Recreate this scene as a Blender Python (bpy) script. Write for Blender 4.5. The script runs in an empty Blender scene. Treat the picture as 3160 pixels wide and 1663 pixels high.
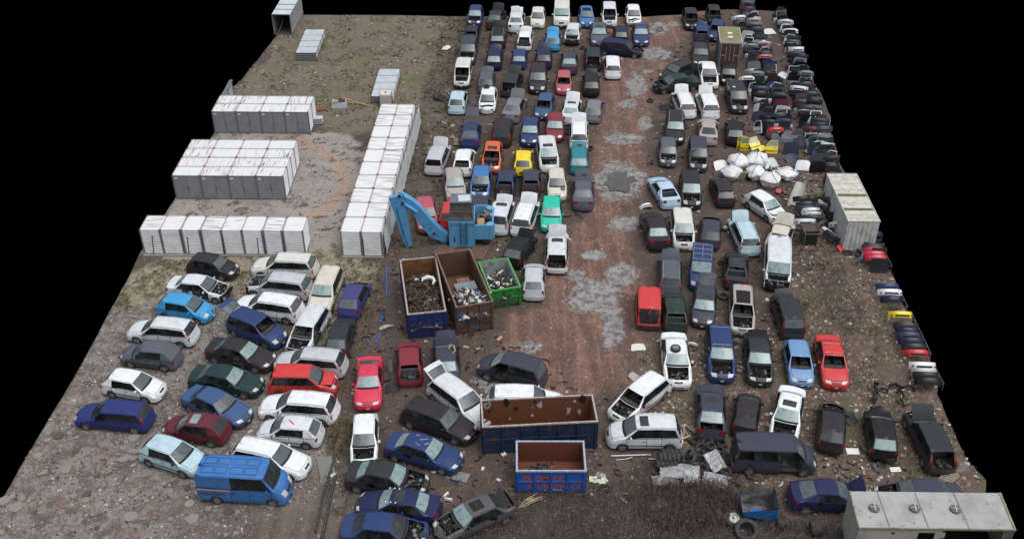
import bpy, bmesh, math, random
import numpy as np
from mathutils import Vector, Matrix, noise as mnoise

# ------------------------------------------------------------------ camera, world, sun, exposure
sc = bpy.context.scene
col = sc.collection
IW, IH, FPX = 3160.0, 1663.0, 3250.0        # photograph size and focal length in its pixels
PITCH, CAMH = math.radians(34.8), 45.0      # camera looks down 34.8 degrees from 45 m
cam_d = bpy.data.cameras.new("camera"); cam = bpy.data.objects.new("camera", cam_d); col.objects.link(cam)
cam.location = (0, 0, CAMH); cam.rotation_euler = (math.pi / 2 - PITCH, 0, 0)
cam_d.sensor_width = 36; cam_d.lens = 36 * FPX / IW; cam_d.clip_end = 1000; cam_d.clip_start = 0.5
sc.camera = cam
w = bpy.data.worlds.new("World"); sc.world = w; w.use_nodes = True
nt = w.node_tree; nt.nodes.clear()
SUN_EL, SUN_AZ = math.radians(68), math.radians(125)
sky = nt.nodes.new("ShaderNodeTexSky"); sky.sky_type = 'NISHITA'; sky.sun_disc = False
sky.sun_elevation = SUN_EL; sky.sun_rotation = SUN_AZ; sky.dust_density = 3.0; sky.air_density = 1.2
hs = nt.nodes.new("ShaderNodeHueSaturation"); hs.inputs['Saturation'].default_value = 0.25
tc = nt.nodes.new("ShaderNodeTexCoord"); sep = nt.nodes.new("ShaderNodeSeparateXYZ")
mr = nt.nodes.new("ShaderNodeMapRange"); mr.inputs[1].default_value = 0.0; mr.inputs[2].default_value = 0.03
mx = nt.nodes.new("ShaderNodeMixRGB"); mx.inputs[1].default_value = (0, 0, 0, 1)   # nothing below the horizon
bg = nt.nodes.new("ShaderNodeBackground"); bg.inputs[1].default_value = 0.13
wo = nt.nodes.new("ShaderNodeOutputWorld")
L = nt.links.new
L(sky.outputs[0], hs.inputs['Color']); L(tc.outputs['Generated'], sep.inputs[0]); L(sep.outputs[2], mr.inputs[0])
mg = nt.nodes.new('ShaderNodeMapRange'); mg.inputs[3].default_value = .12; mg.inputs[4].default_value = 1.9; L(sep.outputs[2], mg.inputs[0])   # overcast: brighter overhead than near the horizon
ml = nt.nodes.new('ShaderNodeMixRGB'); ml.blend_type = 'MULTIPLY'; ml.inputs[0].default_value = 1; L(hs.outputs[0], ml.inputs[1]); L(mg.outputs[0], ml.inputs[2])
L(mr.outputs[0], mx.inputs[0]); L(ml.outputs[0], mx.inputs[2]); L(mx.outputs[0], bg.inputs[0]); L(bg.outputs[0], wo.inputs[0])
sun_d = bpy.data.lights.new("sun", 'SUN'); sun_d.energy = 0.9; sun_d.angle = math.radians(60); sun_d.color = (1, 0.98, 0.96)
sun = bpy.data.objects.new("sun", sun_d); col.objects.link(sun)
sv = Vector((math.sin(SUN_AZ) * math.cos(SUN_EL), math.cos(SUN_AZ) * math.cos(SUN_EL), math.sin(SUN_EL)))
sun.rotation_euler = sv.to_track_quat('Z', 'Y').to_euler(); sun.location = (0, 60, 60)
sc.view_settings.view_transform = 'Standard'; sc.view_settings.look = 'None'
sc.view_settings.gamma = 1.0; sc.view_settings.exposure = 0.06
sc.render.engine = 'CYCLES'

R = random.Random(7)
# ------------------------------------------------------------------ ground co-ordinates from photograph pixels
FWD = Vector((0, math.cos(PITCH), -math.sin(PITCH))); UPV = Vector((0, math.sin(PITCH), math.cos(PITCH)))
def ray(px, py): return FWD + Vector((1, 0, 0)) * ((px - IW / 2) / FPX) - UPV * ((py - IH / 2) / FPX)
def G(px, py, z=0.0):
    d = ray(px, py); t = (CAMH - z) / -d.z
    return Vector((d.x * t, d.y * t, z))
def V(px, py, Y):
    d = ray(px, py); t = Y / d.y
    return Vector((d.x * t, Y, CAMH + d.z * t))
S = IW / 2576.0
def D(x, y, z=0.0): return G(x * S, y * S, z)
YAW = math.radians(2.9); YD = Vector((math.sin(YAW), math.cos(YAW), 0)); XD = Vector((math.cos(YAW), -math.sin(YAW), 0))

# ------------------------------------------------------------------ tags, empties, mesh collecting
def tag(o, label=None, cat=None, group=None, kind=None):
    if label: o['label'] = label
    if cat: o['category'] = cat
    if group: o['group'] = group
    if kind: o['kind'] = kind
    return o
def empty(name, loc, rz=0.0):
    o = bpy.data.objects.new(name, None); col.objects.link(o); o.location = loc; o.rotation_euler = (0, 0, rz)
    o.empty_display_size = 0.2
    return o
def link(name, me, parent=None, loc=None, rot=None):
    o = bpy.data.objects.new(name, me); col.objects.link(o)
    if parent: o.parent = parent
    if loc is not None: o.location = loc
    if rot is not None: o.rotation_euler = rot
    return o
class MB:
    def __init__(s): s.v = []; s.f = []; s.m = []
    def pts(s, P):
        b = len(s.v); s.v.extend([tuple(p) for p in P]); return b
    def poly(s, P, mi=0): b = s.pts(P); s.f.append(tuple(range(b, b + len(P)))); s.m.append(mi)
    def box(s, c, d, rz=0, mi=0, M=None, taper=1.0):
        b = len(s.v); cr, sr = math.cos(rz), math.sin(rz)
        for z in (-1, 1):
            k = taper if z > 0 else 1.0
            for x, y in ((-1, -1), (1, -1), (1, 1), (-1, 1)):
                X, Y, Z = x * d[0] / 2 * k, y * d[1] / 2 * k, z * d[2] / 2
                p = Vector((X * cr - Y * sr, X * sr + Y * cr, Z))
                if M: p = M @ p
                s.v.append((c[0] + p[0], c[1] + p[1], c[2] + p[2]))
        for q in ((3, 2, 1, 0), (4, 5, 6, 7), (0, 1, 5, 4), (1, 2, 6, 5), (2, 3, 7, 6), (3, 0, 4, 7)):
            s.f.append(tuple(b + i for i in q)); s.m.append(mi)
    def grid(s, fn, nu, nv, mi=0, flip=False):
        b = len(s.v)
        for j in range(nv + 1):
            for i in range(nu + 1): s.v.append(tuple(fn(i / nu, j / nv)))
        for j in range(nv):
            for i in range(nu):
                a = b + j * (nu + 1) + i; q = (a, a + 1, a + nu + 2, a + nu + 1)
                s.f.append(q[::-1] if flip else q); s.m.append(mi)
    def tube(s, P, r, n=6, mi=0, cap=True):
        P = [Vector(p) for p in P]; b = len(s.v); N = len(P)
        rr = r if isinstance(r, (list, tuple)) else [r] * N
        for i, p in enumerate(P):
            t = (P[min(i + 1, N - 1)] - P[max(i - 1, 0)])
            if t.length < 1e-6: t = Vector((0, 0, 1))
            t.normalize(); a = t.orthogonal().normalized() if i == 0 else (a - t * a.dot(t)).normalized()
            c = t.cross(a)
            for k in range(n):
                th = 2 * math.pi * k / n; s.v.append(tuple(p + (a * math.cos(th) + c * math.sin(th)) * rr[i]))
        for i in range(N - 1):
            for k in range(n):
                k2 = (k + 1) % n
                s.f.append((b + i * n + k, b + i * n + k2, b + (i + 1) * n + k2, b + (i + 1) * n + k)); s.m.append(mi)
        if cap:
            s.f.append(tuple(b + k for k in reversed(range(n)))); s.m.append(mi)
            s.f.append(tuple(b + (N - 1) * n + k for k in range(n))); s.m.append(mi)
    def ring(s, c, M, prof, n=18, mi=0):
        # lathe of (radius, height) profile, closed loop, axis = M z
        b = len(s.v); m = len(prof)
        for k in range(n):
            th = 2 * math.pi * k / n
            for r, h in prof:
                p = M @ Vector((r * math.cos(th), r * math.sin(th), h)); s.v.append((c[0] + p.x, c[1] + p.y, c[2] + p.z))
        for k in range(n):
            k2 = (k + 1) % n
            for i in range(m):
                i2 = (i + 1) % m
                s.f.append((b + k * m + i, b + k2 * m + i, b + k2 * m + i2, b + k * m + i2)); s.m.append(mi)
    def rock(s, c, r, rnd, mi=0, flat=0.6):
        b = len(s.v)
        a = rnd.random() * 6.28
        for k in range(5):
            th = a + k * 1.2566; q = r * rnd.uniform(.65, 1.2)
            s.v.append((c[0] + q * math.cos(th), c[1] + q * math.sin(th), c[2] + r * flat * rnd.uniform(-.2, .35)))
        s.v.append((c[0] + r * .25 * rnd.uniform(-1, 1), c[1] + r * .25 * rnd.uniform(-1, 1), c[2] + r * flat * rnd.uniform(.6, 1.1)))
        for k in range(5): s.f.append((b + k, b + (k + 1) % 5, b + 5)); s.m.append(mi)
    def mesh(s, name, mats, smooth=False, merge=False, xf=None):
        me = bpy.data.meshes.new(name)
        v = s.v if xf is None else [tuple(xf @ Vector(p)) for p in s.v]
        me.from_pydata(v, [], s.f)
        for m in (mats if isinstance(mats, (list, tuple)) else [mats]): me.materials.append(m)
        me.polygons.foreach_set('material_index', s.m)
        if merge:
            bm = bmesh.new(); bm.from_mesh(me); bmesh.ops.remove_doubles(bm, verts=bm.verts, dist=0.002)
            bmesh.ops.recalc_face_normals(bm, faces=bm.faces); bm.to_mesh(me); bm.free()
        if smooth:
            me.polygons.foreach_set('use_smooth', [True] * len(me.polygons)); me.set_sharp_from_angle(angle=math.radians(38))
        me.update(); return me
    def build(s, name, mats, parent=None, smooth=False, merge=False, loc=None, rot=None):
        return link(name, s.mesh(name, mats, smooth, merge), parent, loc, rot)

# ------------------------------------------------------------------ materials
MATS = {}
def nodes(name):
    m = bpy.data.materials.new(name); m.use_nodes = True; t = m.node_tree
    return m, t, t.nodes['Principled BSDF']
def mat(name, c, rough=0.6, metal=0.0, c2=None, scale=3.0, lo=0.45, hi=0.7, bump=0.0, coat=0.0, spec=None, detail=6):
    if name in MATS: return MATS[name]
    m, t, b = nodes(name); MATS[name] = m
    b.inputs['Base Color'].default_value = (*c, 1); b.inputs['Roughness'].default_value = rough; b.inputs['Metallic'].default_value = metal
    if coat: b.inputs['Coat Weight'].default_value = coat; b.inputs['Coat Roughness'].default_value = 0.12
    if spec is not None: b.inputs['Specular IOR Level'].default_value = spec
    if c2 is not None or bump:
        oc = t.nodes.new('ShaderNodeTexCoord'); oi = t.nodes.new('ShaderNodeObjectInfo')
        mp = t.nodes.new('ShaderNodeVectorMath'); mp.operation = 'ADD'
        sm = t.nodes.new('ShaderNodeMath'); sm.operation = 'MULTIPLY'; sm.inputs[1].default_value = 40
        t.links.new(oi.outputs['Random'], sm.inputs[0]); t.links.new(oc.outputs['Object'], mp.inputs[0]); t.links.new(sm.outputs[0], mp.inputs[1])
        nz = t.nodes.new('ShaderNodeTexNoise'); nz.inputs['Scale'].default_value = scale; nz.inputs['Detail'].default_value = detail; nz.inputs['Roughness'].default_value = .65
        t.links.new(mp.outputs[0], nz.inputs['Vector'])
        if c2 is not None:
            rg = t.nodes.new('ShaderNodeMapRange'); rg.inputs[1].default_value = lo; rg.inputs[2].default_value = hi
            mi = t.nodes.new('ShaderNodeMixRGB'); mi.inputs[1].default_value = (*c, 1); mi.inputs[2].default_value = (*c2, 1)
            t.links.new(nz.outputs[0], rg.inputs[0]); t.links.new(rg.outputs[0], mi.inputs[0]); t.links.new(mi.outputs[0], b.inputs['Base Color'])
        if bump:
            bp = t.nodes.new('ShaderNodeBump'); bp.inputs['Strength'].default_value = bump; bp.inputs['Distance'].default_value = .03
            t.links.new(nz.outputs[0], bp.inputs['Height']); t.links.new(bp.outputs[0], b.inputs['Normal'])
    return m
COL = dict(white=(.74, .76, .78), offwhite=(.62, .62, .58), cream=(.58, .55, .47), silver=(.47, .49, .52), lsilver=(.60, .63, .66),
    grey=(.17, .18, .20), beige=(.36, .33, .31), steel=(.085, .097, .125), slate=(.042, .045, .070), dgrey=(.024, .027, .032), brown=(.024, .020, .025),
    black=(.010, .010, .012), navy=(.010, .014, .055), blue=(.020, .042, .135), vblue=(.020, .030, .15), dblue=(.012, .018, .072), dusk=(.085, .08, .088), azure=(.03, .15, .42), sky=(.03, .29, .58),
    sblue=(.04, .085, .20), pale=(.40, .55, .68), ice=(.42, .58, .64), mblue=(.13, .27, .50), teal=(.02, .19, .24), green=(.010, .034, .036), dgreen=(.018, .036, .034),
    red=(.55, .025, .025), crim=(.60, .02, .06), burg=(.20, .025, .04), wine=(.11, .018, .028), rose=(.42, .07, .11), yellow=(.82, .60, .02), orange=(.62, .11, .025),
    turq=(.0, .48, .33), purple=(.045, .045, .17))
DUST = (.26, .245, .225)
def paint(c):
    k = COL[c]; q = .22 if max(k) > .3 else .06; d = tuple(k[i] * (1 - q) * .82 + DUST[i] * q for i in range(3))
    return mat('paint_' + c, k, .34, 0, d, 2.2, .42, .78, coat=.2 if max(k) > .3 else .0, spec=.45 if max(k) > .3 else .30)
def trim(c): return paint(c)
GL_SIDE = mat('side_glass', (.007, .009, .010), .10, 0, (.028, .032, .032), 1.5, spec=.35)
GL_TEAL = mat('sky_sheen_screen_glass', (.22, .30, .30), .10, 0, (.12, .175, .18), 3.5)  # pale teal sky reflection painted into the base colour of the glass
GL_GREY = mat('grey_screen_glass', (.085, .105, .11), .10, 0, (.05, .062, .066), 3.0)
GL_DARK = mat('dark_screen_glass', (.022, .027, .030), .10, 0, (.05, .055, .055), 3.0)
PLASTIC = mat('black_plastic', (.028, .028, .030), .55, 0, (.06, .058, .055), 4)
SEAM = mat('panel_gap', (.008, .008, .008), .8)
RUBBER = mat('tyre_rubber', (.022, .022, .023), .8, 0, (.07, .062, .055), 5)
RIM = mat('wheel_rim', (.33, .34, .35), .4, .6, (.10, .09, .08), 8)
STEEL = mat('dark_steel', (.05, .05, .052), .5, .5, (.09, .06, .045), 6)
ENG = mat('engine_grime', (.006, .006, .006), .65, 0, (.022, .019, .017), 9, spec=.3)
ENG2 = mat('engine_metal', (.27, .27, .27), .45, .5, (.05, .045, .04), 9)
INT = mat('cabin_trim', (.03, .03, .032), .8, 0, (.06, .058, .055), 5)
SEAT = mat('seat_cloth', (.07, .07, .075), .9)
HEADL = mat('headlight_glass', (.55, .56, .54), .12, 0, (.35, .35, .32), 10)
TAILL = mat('tail_light_red', (.26, .012, .012), .18, 0, (.12, .008, .008), 10)
AMBER = mat('amber_lens', (.6, .2, .02), .2)
PLATE = mat('number_plate', (.6, .6, .58), .5)
CHROME = mat('chrome', (.6, .6, .62), .2, .9)
RAIL = mat('rail_metal', (.5, .51, .53), .35, .5)
# ------------------------------------------------------------------ ground sheet with its zones
def proj(X, Y):      # world ground -> overview co-ordinates
    dz = -CAMH; f = Y * FWD.y + dz * FWD.z; u = X / f; v = -(Y * UPV.y + dz * UPV.z) / f
    return (IW / 2 + u * FPX) / S, (IH / 2 + v * FPX) / S
def seg_dist(px, py, poly):
    d = np.full(px.shape, 1e9); n = len(poly); ins = np.zeros(px.shape, bool)
    for i in range(n):
        x1, y1 = poly[i]; x2, y2 = poly[(i + 1) % n]
        dx, dy = x2 - x1, y2 - y1; t = np.clip(((px - x1) * dx + (py - y1) * dy) / (dx * dx + dy * dy + 1e-9), 0, 1)
        d = np.minimum(d, np.hypot(px - x1 - t * dx, py - y1 - t * dy))
        c = ((y1 > py) != (y2 > py)) & (px < (x2 - x1) * (py - y1) / ((y2 - y1) if y2 != y1 else 1e-9) + x1)
        ins ^= c
    return np.where(ins, d, -d)
def wpoly(P): return [tuple(D(x, y).xy) for x, y in P]
OUT = wpoly([(700, 86), (760, 38), (960, 39), (1150, 42), (1300, 42), (1480, 44), (1620, 43), (1660, 40), (1710, 38), (1745, 30), (1800, 26), (1850, 24), (1925, 27), (1955, 30), (1995, 85), (2010, 122),
    (2060, 230), (2090, 290), (2092, 350), (2120, 420), (2130, 450), (2170, 560), (2225, 640), (2245, 690), (2270, 760), (2310, 850), (2350, 930), (2365, 965), (2360, 990), (2385, 1060), (2420, 1130), (2440, 1165), (2475, 1205), (2480, 1260), (2540, 1500),
    (2400, 1640), (-130, 1640), (-60, 1356), (5, 1258), (60, 1160), (180, 960), (330, 685), (350, 640), (440, 500), (538, 335), (560, 240), (605, 205)])
ZN = {
 'grass': [(690, 86), (760, 36), (1160, 36), (1130, 330), (1050, 330), (960, 330), (810, 330), (560, 250)],
 'gravel': [(560, 300), (830, 345), (960, 380), (985, 330), (1020, 440), (960, 655), (300, 660), (420, 500)],
 'sand': [(340, 655), (975, 652), (950, 760), (820, 880), (700, 770), (560, 720), (430, 780), (260, 800)],
 'rubble': [(270, 770), (430, 770), (560, 720), (640, 880), (850, 1120), (860, 1260), (700, 1290), (560, 1380), (-200, 1660), (-100, 1250), (130, 1000)],
 'red': [(1400, 30), (1800, 30), (1660, 140), (1630, 300), (1620, 460), (1590, 640), (1640, 800), (1600, 960), (1350, 1010), (1230, 920), (1340, 760), (1450, 560), (1500, 400), (1510, 200), (1480, 90)],
 'under': [(1180, 1300), (1300, 1236), (1560, 1215), (1640, 1150), (1840, 1195), (1950, 1270), (2120, 1330), (2200, 1420), (2000, 1700), (1150, 1700)],
 'right': [(1980, 400), (2120, 450), (2250, 700), (2380, 960), (2560, 1300), (2050, 1300), (1640, 1110), (1600, 900), (1900, 840), (2000, 640)],
 'strip': [(1060, 260), (1120, 40), (1200, 60), (1180, 300), (1080, 420), (1150, 600), (1000, 640), (900, 900), (880, 1300), (830, 1300), (850, 1000), (940, 740), (1000, 500)]}
MUD = [(1655, 72, 26, 15), (1652, 137, 34, 15), (1558, 455, 58, 46), (1575, 562, 42, 17), (1568, 350, 46, 14), (1600, 215, 26, 26), (1582, 262, 22, 10), (1622, 312, 18, 16), (1490, 745, 62, 38), (1542, 815, 26, 60), (1330, 872, 30, 15),
       (1240, 960, 44, 26), (1495, 640, 30, 12), (1445, 690, 26, 10), (1565, 690, 38, 26), (1700, 60, 16, 6), (1290, 935, 30, 14), (1630, 180, 14, 5)]
st = 0.34
xs = np.arange(-44, 40, st); ys = np.arange(28, 124, st)
GX, GY = np.meshgrid(xs, ys); gx = GX.ravel(); gy = GY.ravel()
def fbm(x, y, s, o=0):
    return np.array([mnoise.noise(Vector((a * s + o, b * s - o, o * 1.7))) for a, b in zip(x, y)])
inside = seg_dist(gx, gy, OUT)
wob = fbm(gx, gy, .25, 3) * 2.2 + fbm(gx, gy, .9, 9) * 1.1
def zone(name, soft=1.6):
    return np.clip((seg_dist(gx, gy, wpoly(ZN[name])) + wob) / soft * .5 + .5, 0, 1)
Z = {k: zone(k) for k in ZN}
px_, py_ = proj(gx, gy)
mud = np.zeros(gx.shape)
for cx, cy, rx, ry in MUD:
    mud = np.maximum(mud, np.clip(1.5 - np.hypot((px_ - cx) / rx, (py_ - cy) / ry), 0, 1))
trk = np.clip(1 - np.abs(np.hypot((px_ - 680) / 185, (py_ - 455) / 105) - 1) / .14, 0, 1) * (px_ > 700) * (px_ < 905)
low = fbm(gx, gy, .12, 1) * .08 + fbm(gx, gy, .6, 5) * .045
gz = low * .6 - mud * .03
keep = inside > -st * .8
idx = -np.ones(gx.shape, int); vs = []; 
nx, ny = len(xs), len(ys)
kk = keep.reshape(ny, nx); used = np.zeros((ny, nx), bool)
cell = kk[:-1, :-1] & kk[1:, :-1] & kk[:-1, 1:] & kk[1:, 1:]
used[:-1, :-1] |= cell; used[1:, :-1] |= cell; used[:-1, 1:] |= cell; used[1:, 1:] |= cell
uf = used.ravel(); idx[uf] = np.arange(uf.sum())
vv = np.stack([gx, gy, gz], 1)[uf]
I2 = idx.reshape(ny, nx); cj, ci = np.nonzero(cell)
faces = np.stack([I2[cj, ci], I2[cj, ci + 1], I2[cj + 1, ci + 1], I2[cj + 1, ci]], 1)
# a skirt gives the sheet of ground its thickness
from collections import Counter
edges = {}
for f in faces.tolist():
    for a, b in zip(f, f[1:] + f[:1]):
        edges[(a, b)] = 1
bnd = [(a, b) for (a, b) in edges if (b, a) not in edges]
bv = sorted({a for e in bnd for a in e}); bm_ = {a: len(vv) + i for i, a in enumerate(bv)}
seg = OUT
def snap(x, y):
    best = None
    for i in range(len(seg)):
        x1, y1 = seg[i]; x2, y2 = seg[(i + 1) % len(seg)]; dx, dy = x2 - x1, y2 - y1
        t_ = max(0, min(1, ((x - x1) * dx + (y - y1) * dy) / (dx * dx + dy * dy + 1e-9))); qx, qy = x1 + t_ * dx, y1 + t_ * dy; d_ = (x - qx) ** 2 + (y - qy) ** 2
        if best is None or d_ < best[0]: best = (d_, qx, qy)
    return best[1], best[2]
for a in bv:
    x, y = snap(vv[a][0], vv[a][1]); nn = mnoise.noise(Vector((x * .5, y * .5, 2))) * (.30 if x > 10 else .06); vv[a][0] = x + nn; vv[a][1] = y
low_v = vv[bv].copy(); low_v[:, 2] = -0.8
allv = np.concatenate([vv, low_v]); fl = faces.tolist() + [[b, a, bm_[a], bm_[b]] for a, b in bnd]
gm = bpy.data.meshes.new('ground'); gm.from_pydata(allv.tolist(), [], fl)
def attr(name, chans):
    at = gm.color_attributes.new(name, 'FLOAT_COLOR', 'POINT')
    A = np.ones((len(allv), 4), np.float32)
    for i, c in enumerate(chans):
        q = c[uf]; A[:len(q), i] = q; A[len(q):, i] = q[[0]]
    at.data.foreach_set('color', A.ravel())
attr('zone_a', [Z['grass'], Z['gravel'], Z['sand']]); attr('zone_b', [Z['rubble'], Z['red'], Z['under']]); attr('zone_c', [Z['right'], Z['strip'], mud]); dirt = np.clip((seg_dist(gx, gy, wpoly([(560, 1260), (880, 1190), (1100, 1330), (1200, 1500), (350, 1500)])) + wob) / 3.0 + .5, 0, 1)
attr('zone_d', [trk, dirt, trk * 0])
gm.polygons.foreach_set('use_smooth', [True] * len(gm.polygons))
m, t, b = nodes('ground_soil'); gm.materials.append(m)
N = t.nodes.new; LK = t.links.new
geo = N('ShaderNodeTexCoord')
def nz(scale, det=5, rough=.6, dist=0):
    n = N('ShaderNodeTexNoise'); n.inputs['Scale'].default_value = scale; n.inputs['Detail'].default_value = det; n.inputs['Roughness'].default_value = rough; n.inputs['Distortion'].default_value = dist
    LK(geo.outputs['Object'], n.inputs['Vector']); return n.outputs[0]
def rng(x, a, b_, c=0, d=1):
    n = N('ShaderNodeMapRange'); n.inputs[1].default_value = a; n.inputs[2].default_value = b_; n.inputs[3].default_value = c; n.inputs[4].default_value = d; LK(x, n.inputs[0]); return n.outputs[0]
def mth(op, a, b_):
    n = N('ShaderNodeMath'); n.operation = op; n.use_clamp = True
    for i, q in enumerate((a, b_)):
        if isinstance(q, (int, float)): n.inputs[i].default_value = q
        else: LK(q, n.inputs[i])
    return n.outputs[0]
def mixc(f, a, b_, mode='MIX'):
    n = N('ShaderNodeMixRGB'); n.blend_type = mode
    for i, q in enumerate((f, a, b_)):
        if isinstance(q, (int, float)): n.inputs[i].default_value = q
        elif isinstance(q, tuple): n.inputs[i].default_value = (*q, 1)
        else: LK(q, n.inputs[i])
    return n.outputs[0]
def sepat(name):
    a = N('ShaderNodeVertexColor'); a.layer_name = name; s_ = N('ShaderNodeSeparateColor'); LK(a.outputs[0], s_.inputs[0]); return s_.outputs
A_, B_, C_, D_ = sepat('zone_a'), sepat('zone_b'), sepat('zone_c'), sepat('zone_d')
n1 = nz(.35, 6); n2 = nz(1.6, 6, .7); n3 = nz(7, 4, .7); n4 = nz(22, 3, .7); n5 = nz(.9, 7, .72, .6)
def edge(m_, n, amt=.7):   # break a soft zone edge with noise
    return rng(mth('ADD', m_, mth('MULTIPLY', mth('SUBTRACT', n, .0), amt)), .5 + amt * .35, .5 + amt * .65)
c = mixc(rng(n2, .35, .65), (.088, .062, .048), (.058, .045, .037))
c = mixc(rng(n5, .52, .66), c, (.14, .078, .060))
redc = mixc(rng(n2, .35, .65), (.175, .098, .074), (.105, .062, .050)); redc = mixc(rng(n5, .50, .62), redc, (.225, .135, .105)); redc = mixc(rng(n1, .54, .66), redc, (.10, .074, .066))
c = mixc(edge(B_[1], n2), c, redc)
rightc = mixc(rng(n2, .38, .62), (.125, .082, .066), (.070, .058, .040)); rightc = mixc(rng(n5, .54, .66), rightc, (.20, .13, .11)); rightc = mixc(rng(n1, .52, .62), rightc, (.085, .08, .042))
c = mixc(edge(C_[0], n2), c, rightc)
grassc = mixc(rng(n2, .38, .62), (.128, .115, .075), (.165, .135, .112)); grassc = mixc(rng(n1, .54, .66), grassc, (.10, .12, .042)); grassc = mixc(rng(n5, .54, .66), grassc, (.075, .068, .052))
c = mixc(edge(A_[0], n2), c, grassc)
gravc = mixc(rng(n3, .35, .65), (.37, .34, .31), (.24, .22, .20)); gravc = mixc(rng(n1, .45, .6), gravc, mixc(rng(n3, .35, .65), (.31, .285, .26), (.20, .182, .165)))
gravc = mixc(mth('MULTIPLY', D_[0], rng(n2, .25, .5)), gravc, (.36, .245, .185))
gravc = mixc(mth('MULTIPLY', rng(n5, .555, .60), .9), gravc, (.07, .068, .038))
c = mixc(edge(A_[1], n2), c, gravc)
sandc = mixc(rng(n2, .4, .6), (.32, .27, .205), (.19, .165, .115)); sandc = mixc(rng(n5, .50, .58), sandc, (.085, .088, .045))
c = mixc(edge(A_[2], n2), c, sandc)
vor = N('ShaderNodeTexVoronoi'); vor.feature = 'DISTANCE_TO_EDGE'; vor.inputs['Scale'].default_value = 1.25; 
wp = N('ShaderNodeVectorMath'); wp.operation = 'ADD'; wn = N('ShaderNodeTexNoise'); wn.inputs['Scale'].default_value = 1.2; LK(geo.outputs['Object'], wn.inputs['Vector']); LK(geo.outputs['Object'], wp.inputs[0]); LK(wn.outputs[1], wp.inputs[1]); LK(wp.outputs[0], vor.inputs['Vector'])
vor2 = N('ShaderNodeTexVoronoi'); vor2.inputs['Scale'].default_value = 5; LK(wp.outputs[0], vor2.inputs['Vector'])
vor3 = N('ShaderNodeTexVoronoi'); vor3.inputs['Scale'].default_value = 1.25; LK(wp.outputs[0], vor3.inputs['Vector'])
v3 = N('ShaderNodeSeparateColor'); LK(vor3.outputs['Color'], v3.inputs[0]); v2 = N('ShaderNodeSeparateColor'); LK(vor2.outputs['Color'], v2.inputs[0])
rubc = mixc(v2.outputs[0], (.115, .10, .088), (.235, .215, .195)); rubc = mixc(mth('MULTIPLY', rng(v2.outputs[1], .86, .9), rng(n1, .42, .55)), rubc, (.24, .09, .06))
slab = mth('MULTIPLY', mth('MULTIPLY', rng(v3.outputs[0], .45, .5), rng(vor.outputs[0], .03, .07)), rng(n1, .42, .5))
rubc = mixc(slab, rubc, mixc(rng(n3, .3, .7), (.25, .235, .21), (.19, .178, .16)))
rubc = mixc(rng(n5, .48, .58), rubc, (.10, .082, .07)); rubc = mixc(rng(n1, .5, .65), rubc, mixc(.5, rubc, (.15, .125, .11)))
c = mixc(edge(B_[0], n2), c, rubc)
stripc = mixc(rng(n2, .4, .6), (.090, .078, .055), (.060, .050, .040)); stripc = mixc(rng(n5, .55, .62), stripc, (.15, .125, .08))
c = mixc(mth('MULTIPLY', edge(C_[1], n2), .85), c, stripc)
undc = mixc(rng(n2, .4, .6), (.056, .042, .034), (.033, .029, .022)); undc = mixc(rng(n5, .55, .65), undc, (.06, .062, .03))
c = mixc(edge(B_[2], n2), c, undc)
n6 = nz(.9, 9, .8, 1.6)
tm = N('ShaderNodeMapping'); tm.inputs['Rotation'].default_value = (0, 0, YAW); tm.inputs['Scale'].default_value = (1.5, .10, 1); LK(geo.outputs['Object'], tm.inputs[0])
tn = N('ShaderNodeTexNoise'); tn.inputs['Scale'].default_value = 1.0; tn.inputs['Detail'].default_value = 5; tn.inputs['Roughness'].default_value = .6; tn.inputs['Distortion'].default_value = .35; LK(tm.outputs[0], tn.inputs['Vector'])
tmk = mth('MULTIPLY', B_[1], rng(tn.outputs[0], .50, .60)); c = mixc(mth('MULTIPLY', tmk, .55), c, (.075, .048, .040))
tmk2 = mth('MULTIPLY', B_[1], rng(tn.outputs[0], .46, .38)); c = mixc(mth('MULTIPLY', tmk2, .45), c, (.27, .165, .125))
tm2 = N('ShaderNodeMapping'); tm2.inputs['Rotation'].default_value = (0, 0, -1.15); tm2.inputs['Scale'].default_value = (1.3, .10, 1); LK(geo.outputs['Object'], tm2.inputs[0])
tn2 = N('ShaderNodeTexNoise'); tn2.inputs['Scale'].default_value = 1.0; tn2.inputs['Detail'].default_value = 5; LK(tm2.outputs[0], tn2.inputs['Vector'])
tr2 = mth('MULTIPLY', D_[1], rng(tn2.outputs[0], .40, .62)); c = mixc(mth('MULTIPLY', D_[1], .8), c, mixc(tr2, (.085, .066, .056), (.145, .118, .10)))
mudm = rng(mth('ADD', mth('MULTIPLY', C_[2], .36), mth('MULTIPLY', n6, 1.15)), .72, .76)
mudm2 = mth('MULTIPLY', mudm, rng(C_[2], .05, .3))
c = mixc(mudm2, c, mixc(rng(n2, .42, .58), (.32, .31, .305), (.13, .122, .12)))
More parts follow.
